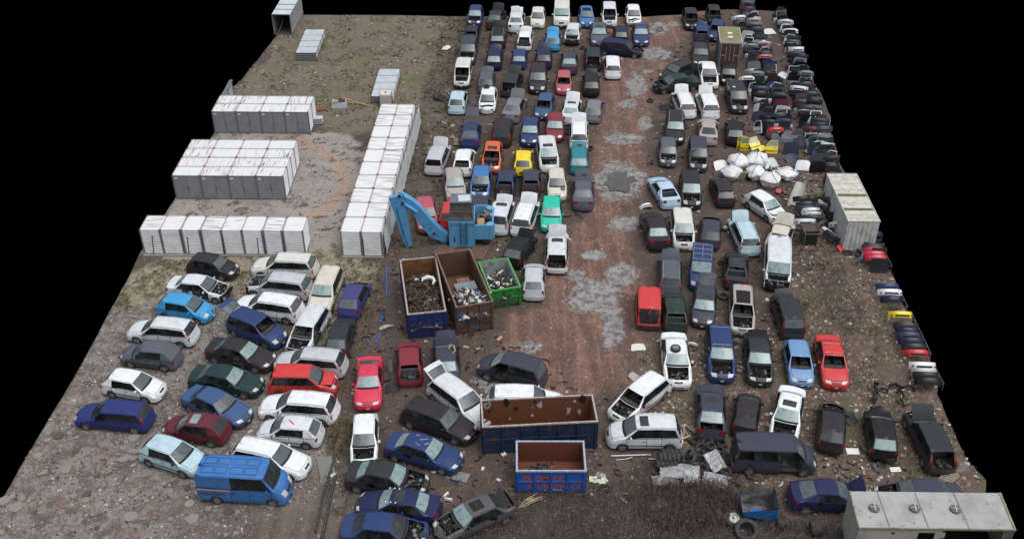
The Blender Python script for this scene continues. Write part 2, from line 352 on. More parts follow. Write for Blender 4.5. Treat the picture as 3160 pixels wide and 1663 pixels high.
# pebbles and chips: light and dark flecks
peb = N('ShaderNodeTexVoronoi'); peb.inputs['Scale'].default_value = 9; LK(geo.outputs['Object'], peb.inputs['Vector'])
ps = N('ShaderNodeSeparateColor'); LK(peb.outputs['Color'], ps.inputs[0])
spot = mth('MULTIPLY', rng(ps.outputs[0], .80, .84), rng(peb.outputs['Distance'], .38, .26))
nomud = mth('SUBTRACT', 1.0, mudm2)
c = mixc(mth('MULTIPLY', mth('MULTIPLY', spot, nomud), .55), c, mixc(ps.outputs[1], (.36, .27, .24), (.50, .47, .44)))
spot2 = mth('MULTIPLY', rng(ps.outputs[2], .74, .78), rng(peb.outputs['Distance'], .45, .3))
c = mixc(mth('MULTIPLY', spot2, .5), c, (.03, .026, .022))
c = mixc(1.0, c, rng(n4, .25, .75, .62, 1.38), 'MULTIPLY')
hsn = N('ShaderNodeHueSaturation'); hsn.inputs['Saturation'].default_value = 1.08; hsn.inputs['Value'].default_value = .90; LK(c, hsn.inputs['Color'])
LK(hsn.outputs[0], b.inputs['Base Color'])
LK(mth('SUBTRACT', .86, mth('MULTIPLY', mudm2, rng(n2, .55, .42, .15, .68))), b.inputs['Roughness'])
bp = N('ShaderNodeBump'); bp.inputs['Strength'].default_value = .8; bp.inputs['Distance'].default_value = .06
LK(mth('ADD', mth('MULTIPLY', n3, .6), mth('MULTIPLY', n2, .4)), bp.inputs['Height']); LK(bp.outputs[0], b.inputs['Normal'])
gro = link('ground', gm); tag(gro, kind='structure')
def soft_in(x, y, name): return seg_dist(np.array([x]), np.array([y]), wpoly(ZN[name]))[0]
# ------------------------------------------------------------------ parametric car
# L W H | cowl, screen top, door post, rear post, roof end, rear glass foot | nose z, cowl z, belt z, tail z | roof width
TY = {
 'hatch':  (3.95, 1.68, 1.45, .95, 1.62, 2.16, 3.08, 3.32, 3.80, .70, .93, .92, .96, .76),
 'mini':   (3.60, 1.60, 1.42, .80, 1.38, 2.05, 2.90, 3.08, 3.46, .70, .92, .90, .96, .77),
 'sedan':  (4.68, 1.77, 1.42, 1.26, 1.96, 2.48, 3.22, 3.38, 3.96, .68, .92, .93, 1.00, .74),
 'coupe':  (4.40, 1.76, 1.34, 1.22, 1.95, 2.75, 3.00, 3.05, 3.85, .64, .88, .90, .96, .70),
 'estate': (4.72, 1.75, 1.47, 1.22, 1.90, 2.45, 3.32, 4.22, 4.57, .70, .93, .93, .97, .76),
 'mpv':    (4.35, 1.76, 1.66, .92, 1.62, 2.20, 3.10, 3.92, 4.22, .78, 1.03, 1.02, 1.02, .80),
 'suv':    (4.30, 1.80, 1.70, 1.10, 1.65, 2.25, 3.10, 3.80, 4.12, .86, 1.06, 1.04, 1.05, .80),
 'van':    (4.05, 1.68, 1.80, .88, 1.42, 2.10, 3.00, 3.88, 4.02, .78, 1.05, 1.05, 1.05, .88),
 'bus':    (4.90, 1.86, 1.95, .72, 1.30, 2.10, 3.35, 4.72, 4.86, .88, 1.22, 1.20, 1.10, .88),
 'lorryvan': (5.10, 1.95, 2.15, .62, 1.12, 2.00, 3.05, 5.00, 5.08, .92, 1.30, 1.22, 1.10, .90)}
WHEEL_CACHE = {}; MC = {}
def wheel_meshes(r):
    if r in WHEEL_CACHE: return WHEEL_CACHE[r]
    M = Matrix.Rotation(math.pi / 2, 3, 'X')
    a = MB(); a.ring((0, 0, 0), M, [(r * .62, -.09), (r * .93, -.10), (r, -.06), (r, .06), (r * .93, .10), (r * .62, .09)], 18)
    b2 = MB(); b2.ring((0, 0, 0), M, [(.02, -.05), (r * .64, -.08), (r * .64, .08), (.02, .05)], 16)
    for k in range(5):
        th = k * 2 * math.pi / 5
        for sg in (-1, 1):
            Mr = Matrix.Rotation(th, 3, 'Y')
            b2.box((r * .36 * math.cos(th), sg * .075, -r * .36 * math.sin(th)), (r * .5, .02, .07), 0, 0, Mr)
    WHEEL_CACHE[r] = (a.mesh('tyre', RUBBER, True), b2.mesh('rim', RIM, True)); return WHEEL_CACHE[r]
def interp(tab):
    xs_ = [a for a, _ in tab]; ys_ = [b3 for _, b3 in tab]
    return lambda x: float(np.interp(x, xs_, ys_))
def car_parts(ty, colr, fl, glass, k):
    """list of (part name, mesh, children) of one kind of car, cached"""
    key = (ty, colr, fl, glass)
    if key in MC: return MC[key]
    Ln, W, H, c, r0, bp_, c2, r1, g, nz_, cz, bz, tz, rw = TY[ty]
    h = W / 2; P = paint(colr); rnd = random.Random(sum(map(ord, ty + colr + fl)))
    sed = ty in ('sedan', 'coupe'); boxy = ty in ('van', 'bus', 'lorryvan')
    e = Ln - .14 if sed else Ln - .05
    zt = interp([(0, .50), (.06, .60), (.20, nz_), ((c + .2) / 2, nz_ + (cz - nz_) * .62), (c, cz), (r0, H - .04), ((r0 + r1) / 2, H), (r1, H - .05), (g, tz)] +
                ([(e, tz - .03), (Ln - .05, .64), (Ln, .52)] if sed else [(Ln - .05, .62), (Ln, .52)]))
    wd = interp([(0, h * .74), (.07, h * .86), (.25, h * .95), (.8, h), (Ln - .9, h), (Ln - .25, h * .96), (Ln - .06, h * (.93 if boxy else .88)), (Ln, h * (.88 if boxy else .80))])
    wt = interp([(0, h * .70), (.07, h * .80), (.22, h * .84), (c, h * .90), (r0, h * rw), ((r0 + r1) / 2, h * (rw + .02)), (r1, h * rw * (1 if boxy or ty in ('estate', 'mpv', 'suv') else .96)), (g, h * (.86 if not boxy else .9)), (Ln - .04, h * .84), (Ln, h * .78)])
    zb0 = interp([(0, .46), (.08, .54), (.22, nz_ - .07), (c, min(bz, cz - .03)), (c + .3, bz), (g, bz + .01), (e, tz - .09 if sed else .80), (Ln - .04, .55), (Ln, .48)])
    zb = lambda x: min(zb0(x), zt(x) - .015)
    bow = interp([(0, .16), (.2, .13), (c, .12), (r0, .05), ((r0 + r1) / 2, 0), (r1, -.03), (g, -.08), (Ln, -.10)])
    crown = interp([(0, .02), (.3, .04), (c, .03), (r0, .04), (r1, .04), (g, .02), (Ln, .02)])
    crash = 'C' in fl
    def fin(x, y, z):                     # car frame: front = +X, centre at origin
        if crash and x < .9:
            q = (.9 - x) / .9
            n_ = mnoise.noise_vector(Vector((x * 2.2 + k, y * 2.2, z * 2.2)))
            x += q * (.16 + .22 * n_.x); z += q * .14 * n_.z; y += q * .10 * n_.y
        return (Ln / 2 - x, y, z)
    def T(x, s):
        y = wt(x) * s
        return fin(x - bow(x) * (1 - s * s) * (1 if x < Ln / 2 else 1), y, zt(x) + crown(x) * (1 - s * s))
    xf_, xr_ = (.80 if not boxy else .74), Ln - (.78 if not boxy else .95)
    if ty == 'lorryvan': xr_ = Ln - 1.15
    RW = .31 if not boxy else .33; RA = RW + .05
    def arch(x):
        z = .20
        for xc in (xf_, xr_):
            if abs(x - xc) < RA: z = max(z, math.sqrt(RA * RA - (x - xc) ** 2) + RW - .03)
        return z
    def side(x, sd):
        a = arch(x); w_ = wd(x)
        zz = [a, max(.36, a + .02), max(.60, a + .04), zb(x), zt(x)]
        return [fin(x, sd * w_ * .93, zz[0]), fin(x, sd * w_, min(zz[1], zz[3])), fin(x, sd * w_ * 1.01, min(zz[2], zz[3] - .005)), fin(x, sd * w_ * .965, zz[3]), fin(x, sd * wt(x), zz[4])]
    body = MB(); parts = []
    xs_ = sorted(set([0, .06, .14, .22, (c + .2) / 2, c, r0, bp_, c2, r1, g, Ln - .25, Ln - .12, Ln - .04, Ln] + ([e] if sed else []) +
                     [xc + RA * q for xc in (xf_, xr_) for q in (-1, -.96, -.8, -.5, 0, .5, .8, .96, 1)] + [xc + sg * (RA + .001) for xc in (xf_, xr_) for sg in (-1, 1)]))
    xs_ = [x for x in xs_ if 0 <= x <= Ln]
    strip = 'P' in fl
    door_off = {sd for ch, sd in (('l', 1), ('r', -1)) if ch in fl}
    for sd in (-1, 1):
        rows = [(x, side(x, sd)) for x in xs_]
        for (xa, A), (xb, B) in zip(rows, rows[1:]):
            xm = (xa + xb) / 2; cab = c < xm < g
            if strip and xm < .34: continue
            for j in range(4):
                if j == 3 and cab: continue
                if sd in door_off and c + .12 < xm < bp_ and j in (1, 2): continue
                body.poly([A[j], B[j], B[j + 1], A[j + 1]][::(1 if sd < 0 else -1)])
    # ends
    for x, first in ((0.0, True), (Ln, False)):
        if first and strip: continue
        for j in range(4):
            def pt(i, j=j, x=x):
                s_ = -1 + 2 * i / 6.0; a, b4 = side(x, 1)[j], side(x, 1)[j + 1]
                return None
            lo = side(x, 1)[j]; hi = side(x, 1)[j + 1]
            def fn(u, v, lo=lo, hi=hi, x=x):
                s_ = -1 + 2 * u; y = (lo[1] * (1 - v) + hi[1] * v) * s_; z = lo[2] * (1 - v) + hi[2] * v
                bx = bow(x) * (1 - s_ * s_) + (.0)
                return (lo[0] + bx, y, z + (crown(x) * (1 - s_ * s_) if (j == 3 and v > .5) else 0))
            body.grid(fn, 6, 1)
    # greenhouse sides
    side_panes = []
    def pl(x, sd, up): q = side(x, sd); return Vector(q[4] if up else q[3])
    def quadpane(A, B, C, Dd, sd, pane, ins=(.04, .04, .045, .035), skip=False, dk=(0, 0)):
        # A lower front, B lower rear, C upper rear, D upper front
        def bl(u, v): return (A * (1 - u) + B * u) * (1 - v) + (Dd * (1 - u) + C * u) * v
        lw = max((B - A).length, .2); hv = max((C - B).length, .2)
        u0, u1, v0, v1 = min(ins[0] / lw, .45), 1 - min(ins[1] / lw, .45), min(ins[2] / hv, .4), 1 - min(ins[3] / hv, .4)
        if skip: return
        fr = [[(0, 0), (1, 0), (1, v0), (0, v0)], [(0, v1), (1, v1), (1, 1), (0, 1)], [(0, v0), (u0, v0), (u0, v1), (0, v1)], [(u1, v0), (1, v0), (1, v1), (u1, v1)]]
        for q, mi_ in zip(fr, (0, 0, dk[0], dk[1])): body.poly([bl(*p) for p in q][::(1 if sd < 0 else -1)], mi_)
        if pane is not None:
            off = Vector((0, -sd * .012, 0)); pane.poly([bl(*p) + off for p in ((u0, v0), (u1, v0), (u1, v1), (u0, v1))][::(1 if sd < 0 else -1)])
        else: body.poly([bl(*p) for p in ((u0, v0), (u1, v0), (u1, v1), (u0, v1))][::(1 if sd < 0 else -1)])
    for sd in (-1, 1):
        pn = MB(); nov = 'V' in fl
        tgt = MB() if nov else pn
        Lc, Lb, Lc2, Lg = [pl(x, sd, 0) for x in (c, bp_, c2, g)]; Uc, Ur0, Ub, Uc2, Ur1, Ug = [pl(x, sd, 1) for x in (c, r0, bp_, c2, r1, g)]
        body.poly([Lc, Uc, Ur0][::(-1 if sd < 0 else 1)]); body.poly([Lg, Ur1, Ug][::(-1 if sd < 0 else 1)] if not sed else [Lg, Ur1, Ug][::(-1 if sd < 0 else 1)])
        quadpane(Lc, Lb, Ub, Ur0, sd, tgt if sd not in door_off else MB(), (.12, .035, .04, .035), sd in door_off, (0, 1))
        solid3 = ty == 'lorryvan' or (ty == 'van' and 'k' in fl)
        if solid3 and ty == 'van': quadpane(Lb, Lc2, Uc2, Ub, sd, None)
        else: quadpane(Lb, Lc2, Uc2, Ub, sd, tgt, (.035, .035, .04, .035), False, (1, 0 if solid3 or ty in ('hatch', 'mini', 'coupe') else 1))
        if solid3 or ty in ('hatch', 'mini', 'coupe'): quadpane(Lc2, Lg, Ur1, Uc2, sd, None)
        else:
            big = ty in ('estate', 'mpv', 'suv', 'bus', 'van')
            quadpane(Lc2, Lg, Ur1, Uc2, sd, tgt, (.035, .12 if big else .14, .045, .035), False, (1, 0))
        if pn.f and not nov: parts.append(('side_window', pn.mesh('side_window', GL_SIDE), []))
    # roof, with its drip rails
    body.grid(lambda u, v: T(r0 + (r1 - r0) * v, -1 + 2 * u), 6, 8)
    def region(xa, xb, sa, sb, fa, fb, t0, t1):
        """top surface between xa..xb: frame goes to the body, inner grid returned as fn"""
        X = lambda v: xa + (xb - xa) * v
        body.grid(lambda u, v: T(X(v), -1 + (sa + 1) * u), 1, 3); body.grid(lambda u, v: T(X(v), sb + (1 - sb) * u), 1, 3)
        if t0 > 0: body.grid(lambda u, v: T(X(v * t0), sa + (sb - sa) * u), 4, 1)
        if t1 < 1: body.grid(lambda u, v: T(X(t1 + (1 - t1) * v), sa + (sb - sa) * u), 4, 1)
        def f(u, v, dz=0.0):
            p = T(X(t0 + (t1 - t0) * v), sa + (sb - sa) * u); return (p[0], p[1], p[2] + dz)
        return f
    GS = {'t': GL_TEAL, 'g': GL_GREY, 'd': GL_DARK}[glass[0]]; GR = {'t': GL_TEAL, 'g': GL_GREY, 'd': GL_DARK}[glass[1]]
    # windscreen
    f = region(c, r0, -.93, .93, 0, 0, .03, .97)
    if 'W' not in fl:
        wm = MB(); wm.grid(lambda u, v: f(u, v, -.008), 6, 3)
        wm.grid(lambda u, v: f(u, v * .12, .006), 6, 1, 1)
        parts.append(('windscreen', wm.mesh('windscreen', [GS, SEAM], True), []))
    # nose to hood
    def nose_grid():
        body.grid(lambda u, v: T(.22 * v, -1 + 2 * u), 6, 3)
    if not strip: nose_grid()
    hx0, hx1 = (.24 if not strip else .35), c - .03
    fh = region(.22 if not strip else .34, c, -.86, .86, 0, 0, .03, .96)
    if not strip and 'N' not in fl:
        hm = MB(); hm.grid(lambda u, v: fh(u, v, .006), 6, 4); hm.grid(lambda u, v: fh(u, v, -.02), 6, 4, 1, True)
        xfm = None
        if 'H' in fl or 'U' in fl:
            hp = Vector(T(c, 0)); ang = math.radians((62 + rnd.random() * 14) if 'H' in fl else 16)
            # hinge at the cowl
            xfm = Matrix.Translation(Vector((hp.x, 0, cz))) @ Matrix.Rotation(-ang, 4, 'Y') @ Matrix.Translation(Vector((-hp.x, 0, -cz)))
        if 'h' in fl:   # a dent or a hole torn in the panel
            hm.box(tuple(Vector(fh(.45, .6)) + Vector((0, 0, .012))), (.25, .42, .006), 0, 1)
        parts.append(('hood', hm.mesh('hood', [P, PLASTIC], True, xf=xfm), []))
    # engine bay
    bay = MB(); bx0, bx1 = Ln / 2 - c + .0, Ln / 2 - .16
    bay.box(((bx0 + bx1) / 2, 0, .34), (bx1 - bx0, h * 1.62, .22))
    if any(q in fl for q in 'NHPU'):
        for _ in range(34):
            x = rnd.uniform(bx0 + .1, bx1 - .06); y = rnd.uniform(-h * .74, h * .74); s1 = rnd.uniform(.05, .26); s2 = rnd.uniform(.05, .22); z = rnd.uniform(.48, nz_ - .0)
            bay.box((x, y, z - .1), (s1, s2, .22), rnd.uniform(-.6, .6), 1 if rnd.random() < .3 else 0)
        bay.box(((bx0 + bx1) / 2, .02, .52), (.42, .5, .2), .05, 0); 
        for _ in range(12):
            p0 = Vector((rnd.uniform(bx0, bx1), rnd.uniform(-.6, .6), nz_ - .12)); p1 = p0 + Vector((rnd.uniform(-.3, .3), rnd.uniform(-.4, .4), rnd.uniform(-.05, .05)))
            bay.tube([p0, (p0 + p1) / 2 + Vector((0, 0, .06)), p1], .025, 5, rnd.choice([0, 0, 1]))
        bay.box((bx1 - .02, 0, .52), (.10, h * 1.3, .16), 0, 0)
        parts.append(('engine', bay.mesh('engine', [ENG, ENG2]), []))
    if strip:
        sb_ = MB(); sb_.tube([(Ln / 2 - .38, -h * .85, .45), (Ln / 2 - .12, -h * .6, .42), (Ln / 2 - .05, 0, .40), (Ln / 2 - .14, h * .6, .44), (Ln / 2 - .4, h * .85, .42)], .05, 6)
        for q in range(7): sb_.box((Ln / 2 - rnd.uniform(.1, .5), rnd.uniform(-.7, .7), rnd.uniform(.25, .55)), (rnd.uniform(.1, .3), rnd.uniform(.1, .35), .12), rnd.random() * 2, q % 2)
        parts.append(('front_crossmember', sb_.mesh('front_crossmember', [ENG, ENG2]), []))
    # rear glass and tail
    tg = 'T' in fl; tx = 'X' in fl
    hinge = Vector(T(r1, 0)); hz = H - .04
    xt = Matrix.Translation(Vector((hinge.x, 0, hz))) @ Matrix.Rotation(math.radians(92 if not boxy else 84), 4, 'Y') @ Matrix.Translation(Vector((-hinge.x, 0, -hz)))
    rg = MB(); tp = MB()
    if not sed and (tg or tx):
        body.grid(lambda u, v: T(r1 + (Ln - .05 - r1) * v, -1 + .12 * u), 1, 3); body.grid(lambda u, v: T(r1 + (Ln - .05 - r1) * v, .88 + .12 * u), 1, 3)
        body.grid(lambda u, v: T(Ln - .05 + .05 * v, -1 + 2 * u), 6, 1)
        if tg:
            tp.grid(lambda u, v: T(g + (Ln - .06 - g) * v, -.86 + 1.72 * u), 6, 2)
            for sg in (-1, 1): tp.grid(lambda u, v, sg=sg: T(r1 + (g - r1) * v, sg * (.86 - .1 * u)), 1, 2)
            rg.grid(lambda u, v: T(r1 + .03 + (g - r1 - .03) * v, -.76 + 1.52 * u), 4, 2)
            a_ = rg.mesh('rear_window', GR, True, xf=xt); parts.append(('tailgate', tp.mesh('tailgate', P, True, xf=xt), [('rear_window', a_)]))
    else:
        f2 = region(r1, g, -.88, .88, 0, 0, .06, .95)
        if 'B' not in fl:
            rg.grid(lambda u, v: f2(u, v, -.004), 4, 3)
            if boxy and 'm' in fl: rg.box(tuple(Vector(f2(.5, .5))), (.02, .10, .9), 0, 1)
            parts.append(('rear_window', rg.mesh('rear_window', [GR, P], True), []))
        if sed:
            f3 = region(g, e, -.88, .88, 0, 0, .04, .98)
            if not tx:
                lid = MB(); lid.grid(lambda u, v: f3(u, v, .006), 6, 3)
                x3 = None
                if tg:
                    q = Vector(T(g, 0)); x3 = Matrix.Translation(Vector((q.x, 0, tz))) @ Matrix.Rotation(math.radians(70), 4, 'Y') @ Matrix.Translation(Vector((-q.x, 0, -tz)))
                parts.append(('boot_lid', lid.mesh('boot_lid', P, True, xf=x3), []))
            body.grid(lambda u, v: T(e + (Ln - e) * v, -1 + 2 * u), 6, 3)
        else:
            tl = MB(); tl.grid(lambda u, v: T(g + (Ln - .05 - g) * v, -.80 + 1.60 * u), 6, 2)
            body.grid(lambda u, v: T(g + (Ln - .05 - g) * v, -1 + .2 * u), 1, 2); body.grid(lambda u, v: T(g + (Ln - .05 - g) * v, .80 + .2 * u), 1, 2)
            tl.box((-Ln / 2 + .02 + (g - Ln) * -.4, 0, .80), (.02, .42, .02), 0, 1)
            parts.append(('tailgate', tl.mesh('tailgate', [P, SEAM], True), []))
            body.grid(lambda u, v: T(Ln - .05 + .05 * v, -1 + 2 * u), 6, 1)
    # gaps, sills, handles, roof details are surface detail of the body
    for sd in (-1, 1):
        for x in ([c + .1, bp_, c2] if ty not in ('coupe', 'mini') else [c + .1, bp_]):
            q = side(x, sd)
            if sd in door_off and x < bp_: continue
            for j in (1, 2):
                A, B = Vector(q[j]), Vector(q[j + 1]); o_ = Vector((0, sd * .004, 0))
                body.poly([A + o_ + Vector((.015, 0, 0)), A + o_ - Vector((.015, 0, 0)), B + o_ - Vector((.015, 0, 0)), B + o_ + Vector((.015, 0, 0))][::(1 if sd < 0 else -1)], 1)
        for x in (bp_ - .16, c2 - .14): body.box((Ln / 2 - x, sd * (wd(x) * .985 + .012), .80 if not boxy else .95), (.15, .025, .03), 0, 0 if rnd.random() < .5 else 1)
        if not boxy: body.box((Ln / 2 - (c + c2) / 2 - .2, sd * (h * 1.01 + .008), .50), (c2 - c + .3, .016, .05), 0, 1)
    for sd in (-1, 1):      # rubber along the window sill, dark gap round the hood
        body.tube([Vector(side(x, sd)[3]) + Vector((0, sd * .004, .004)) for x in (c + .12, bp_, c2, g - .05)], .014, 4, 1)
        if not strip and 'N' not in fl and 'H' not in fl: body.tube([Vector(T(.24 + (c - .26) * q / 4, sd * .87)) + Vector((0, 0, .004)) for q in range(5)], .012, 4, 1)
    if not strip and 'N' not in fl and 'H' not in fl: body.tube([Vector(T(.235, -.86 + 1.72 * q / 6)) + Vector((0, 0, .004)) for q in range(7)], .013, 4, 1)
    body.tube([Vector(T(c + .01, -.88 + 1.76 * q / 6)) + Vector((0, 0, .004)) for q in range(7)], .022, 4, 1)
    for sg in (-1, 1): body.tube([Vector(T(r0 + (r1 - r0) * q / 6, sg * .93)) + Vector((0, 0, .008)) for q in range(7)], .008, 4, 1)
    body.box((Ln / 2 - (c + g) / 2 - .0, 0, .26), (Ln - 1.0, h * 1.75, .10), 0, 1)
    parts.insert(0, ('body', body.mesh('body', [P, SEAM], True, True), []))
    # bumpers
    bc = P if colr not in ('dgrey',) and 'b' not in fl else PLASTIC
    if 'F' not in fl and not strip:
        bm2 = MB()
        def fb(u, v):
            s_ = -1.35 + 2.7 * u; z = .22 + .26 * v; cl = max(-1, min(1, s_)); ex = max(0, abs(s_) - 1) * 1.2
            x = ex; w_ = wd(x) + .015
            return fin(x - bow(0) * (1 - cl * cl) - .03, w_ * cl, z)
        bm2.grid(fb, 12, 2)
        bm2.grid(lambda u, v: tuple(Vector(fb(.3 + .4 * u, .15 + .45 * v)) + Vector((.006, 0, 0))), 6, 1, 1)
        bm2.grid(lambda u, v: tuple(Vector(fb(.44 + .12 * u, .55 + .4 * v)) + Vector((.012, 0, 0))), 2, 1, 2)
        parts.append(('front_bumper', bm2.mesh('front_bumper', [bc, SEAM, PLATE], True), []))
        gr = MB(); gr.grid(lambda u, v: tuple(Vector(T(.05 + .10 * v, -.38 + .76 * u)) + Vector((.004, 0, .006))), 5, 1)
        parts.append(('grille', gr.mesh('grille', PLASTIC), []))
    br = MB()
    def rb(u, v):
        s_ = -1.3 + 2.6 * u; z = .24 + .27 * v; cl = max(-1, min(1, s_)); ex = max(0, abs(s_) - 1) * 1.2; x = Ln - ex
        return (Ln / 2 - x + bow(Ln) * (1 - cl * cl) * .8 - .035, (wd(x) + .015) * cl, z)
    br.grid(rb, 12, 2, 0, True)
    br.grid(lambda u, v: tuple(Vector(rb(u, .98)) + Vector((.0 + .05 * v, 0, .0 + .01 * v))), 12, 1, 0, True)
    parts.append(('rear_bumper', br.mesh('rear_bumper', [bc], True), []))
    # lights
    if not strip:
        for sg in (-1, 1):
            hl = MB(); hl.grid(lambda u, v, sg=sg: tuple(Vector(T(.045 + .19 * v, sg * (.50 + .44 * u))) + Vector((.004, 0, .008))), 3, 2, 0, sg < 0)
            if not (crash and sg > 0): parts.append(('headlight', hl.mesh('headlight', HEADL, True), []))
    for sg in (-1, 1):
        tl = MB()
        if sed:
            tl.grid(lambda u, v, sg=sg: tuple(Vector(T(e - .0 + (Ln - .055 - e) * v * .8, sg * (.60 + .36 * u))) + Vector((-.008, 0, .006))), 3, 2, 0, sg > 0)
            tl.box((-Ln / 2 + .20, sg * (wd(Ln - .2) * 1.0), tz - .20), (.22, .02, .14))
        else:
            hi_ = .22 if ty in ('hatch', 'mini') else .55
            x0 = g - (g - r1) * hi_ if ty not in ('hatch', 'mini') else g + .01
            tl.grid(lambda u, v, sg=sg: tuple(Vector(T(x0 + (Ln - .06 - x0) * v * .85, sg * (.84 + .16 * u))) + Vector((-.008, 0, .004))), 2, 3, 0, sg > 0)
            tl.box((-Ln / 2 + .15, sg * (wd(Ln - .15) * .985), .76), (.16, .02, .2))
        parts.append(('tail_light', tl.mesh('tail_light', TAILL), []))
    # mirrors
    for sg in (-1, 1):
        if rnd.random() < .82:
            mm = MB(); x = c + .32; mm.box((Ln / 2 - x, sg * (wd(x) + .07), bz + .08), (.10, .20, .13), 0, 0, None, .8); mm.box((Ln / 2 - x, sg * (wd(x) - .04), bz + .03), (.05, .12, .04), 0, 1)
            parts.append(('mirror', mm.mesh('mirror', [P if rnd.random() < .6 else PLASTIC, PLASTIC]), []))
    # cabin
    cb = MB(); fx = Ln / 2
    cb.box((fx - (c + g) / 2, 0, .36), (g - c, h * 1.78, .06)); cb.box((fx - c - .18, 0, (.36 + cz) / 2), (.30, h * 1.7, cz - .42))
    for sg in (-1, 1):
        cb.box((fx - bp_ + .15, sg * .38, .56), (.5, .5, .2), 0, 1); cb.box((fx - bp_ - .12, sg * .38, .86), (.14, .48, .62), 0, 1)
        cb.box((fx - (c + g) / 2, sg * h * .9, .62), (g - c - .2, .04, .5)) if sg not in door_off else None
    cb.box((fx - c2 + .05, 0, .56), (.5, 1.2, .2), 0, 1); cb.box((fx - c2 - .25, 0, .82), (.14, 1.2, .56), 0, 1)
    M_ = Matrix.Rotation(math.radians(62), 3, 'Y'); cb.ring((fx - c - .48, .36, .90), M_, [(.15, -.015), (.19, -.015), (.19, .015), (.15, .015)], 12)
    if tx or 'B' in fl or tg: 
        for _ in range(5): cb.box((fx - g + rnd.uniform(.0, .45), rnd.uniform(-.45, .45), .52), (rnd.uniform(.1, .35), rnd.uniform(.1, .4), .25), rnd.random() * 3, rnd.randint(0, 1))
    parts.append(('interior', cb.mesh('interior', [INT, SEAT]), []))
    # optional things on the roof
    ft = lambda x, s_, dz: Vector(T(x, s_)) + Vector((0, 0, dz))
    if 'S' in fl or 's' in fl:
        sm = MB(); x0, x1 = (r0 + .22, min(r0 + .72, r1 - .3)) if 'S' in fl else (r0 + .12, r1 - .18)
        if ty == 'mpv' and 'S' in fl: x1 = x0 + .5
        sm.grid(lambda u, v: ft(x0 + (x1 - x0) * v, -.62 + 1.24 * u, .007), 4, 3)
        parts.append(('sunroof', sm.mesh('sunroof', GL_DARK if 'j' not in fl else GL_TEAL, True), []))
    if 'O' in fl:   # roof opening cut out
        sm = MB(); sm.grid(lambda u, v: ft(r0 + .12 + (r1 - r0 - .9) * v, -.72 + 1.44 * u, .008), 4, 3); parts.append(('roof_opening', sm.mesh('roof_opening', ENG), []))
    if 'L' in fl:
        for sg in (-1, 1):
            lm = MB(); lm.tube([ft(r0 + .1, sg * .86, .0)] + [ft(r0 + .2 + (r1 - r0 - .3) * q / 4, sg * .86, .05) for q in range(5)] + [ft(r1 - .02, sg * .86, .0)], .016, 5)
            parts.append(('roof_rail', lm.mesh('roof_rail', RAIL if 'q' not in fl else PLASTIC, True), []))
    if 'K' in fl:
        km = MB(); n_ = 4 if boxy else 2
        for q in range(n_):
            x = r0 + .15 + (r1 - r0 - .5) * q / (n_ - 1)
            if not boxy: km = MB()
            km.tube([ft(x, -.95, .0), ft(x, -.9, .09), ft(x, .9, .09), ft(x, .95, .0)], .018, 5)
            if not boxy: parts.append(('roof_bar', km.mesh('roof_bar', RAIL), []))
        if boxy:
            for s_ in (-.88, 0, .88): km.tube([ft(r0 + .15, s_, .10), ft(r1 - .35, s_, .10)], .016, 5)
        if boxy: parts.append(('roof_rack', km.mesh('roof_rack', RAIL), []))
    if 'A' in fl:   # spoiler
        sm = MB(); sm.box(tuple(ft(r1 + .03 if not sed else e - .05, 0, .06 if not sed else .14)), (.20, h * 1.3, .03), 0, 0)
        if sed:
            for sg in (-1, 1): sm.box(tuple(ft(e - .05, sg * .5, .06)), (.12, .05, .14))
        parts.append(('spoiler', sm.mesh('spoiler', P if 'q' not in fl else PLASTIC), []))
    # doors swung open
    for ch, sd in (('{', 1), ('}', -1)):
        if ch in fl:
            dm = MB(); a_ = math.radians(58) * sd; hx = Ln / 2 - c - .12; hy = sd * wd(c + .2)
            Md = Matrix.Rotation(a_, 3, 'Z')
            def dp(x, y, z): q = Md @ Vector((x, y, 0)); return (hx + q.x, hy + q.y, z)
            dl = bp_ - c - .12
            for yy in (-.03, .03): dm.poly([dp(0, yy, .3), dp(-dl, yy, .3), dp(-dl, yy, bz), dp(-dl, yy, bz)][:3] + [dp(0, yy, bz)])
            dm.poly([dp(0, -.03, bz), dp(0, .03, bz), dp(-dl, .03, bz), dp(-dl, -.03, bz)]); dm.poly([dp(-dl, -.03, .3), dp(-dl, .03, .3), dp(-dl, .03, bz), dp(-dl, -.03, bz)])
            dm.tube([dp(-.1, 0, bz), dp(-.5, 0, H - .12), dp(-dl, 0, H - .1), dp(-dl, 0, bz)], .03, 5, 1)
            parts.append(('front_door', dm.mesh('front_door', [P, PLASTIC]), []))
    wh = [(Ln / 2 - xf_, h - .09), (Ln / 2 - xf_, -h + .09), (Ln / 2 - xr_, h - .09), (Ln / 2 - xr_, -h + .09)]
    MC[key] = (parts, wh, RW); return MC[key]
HATTED = {}
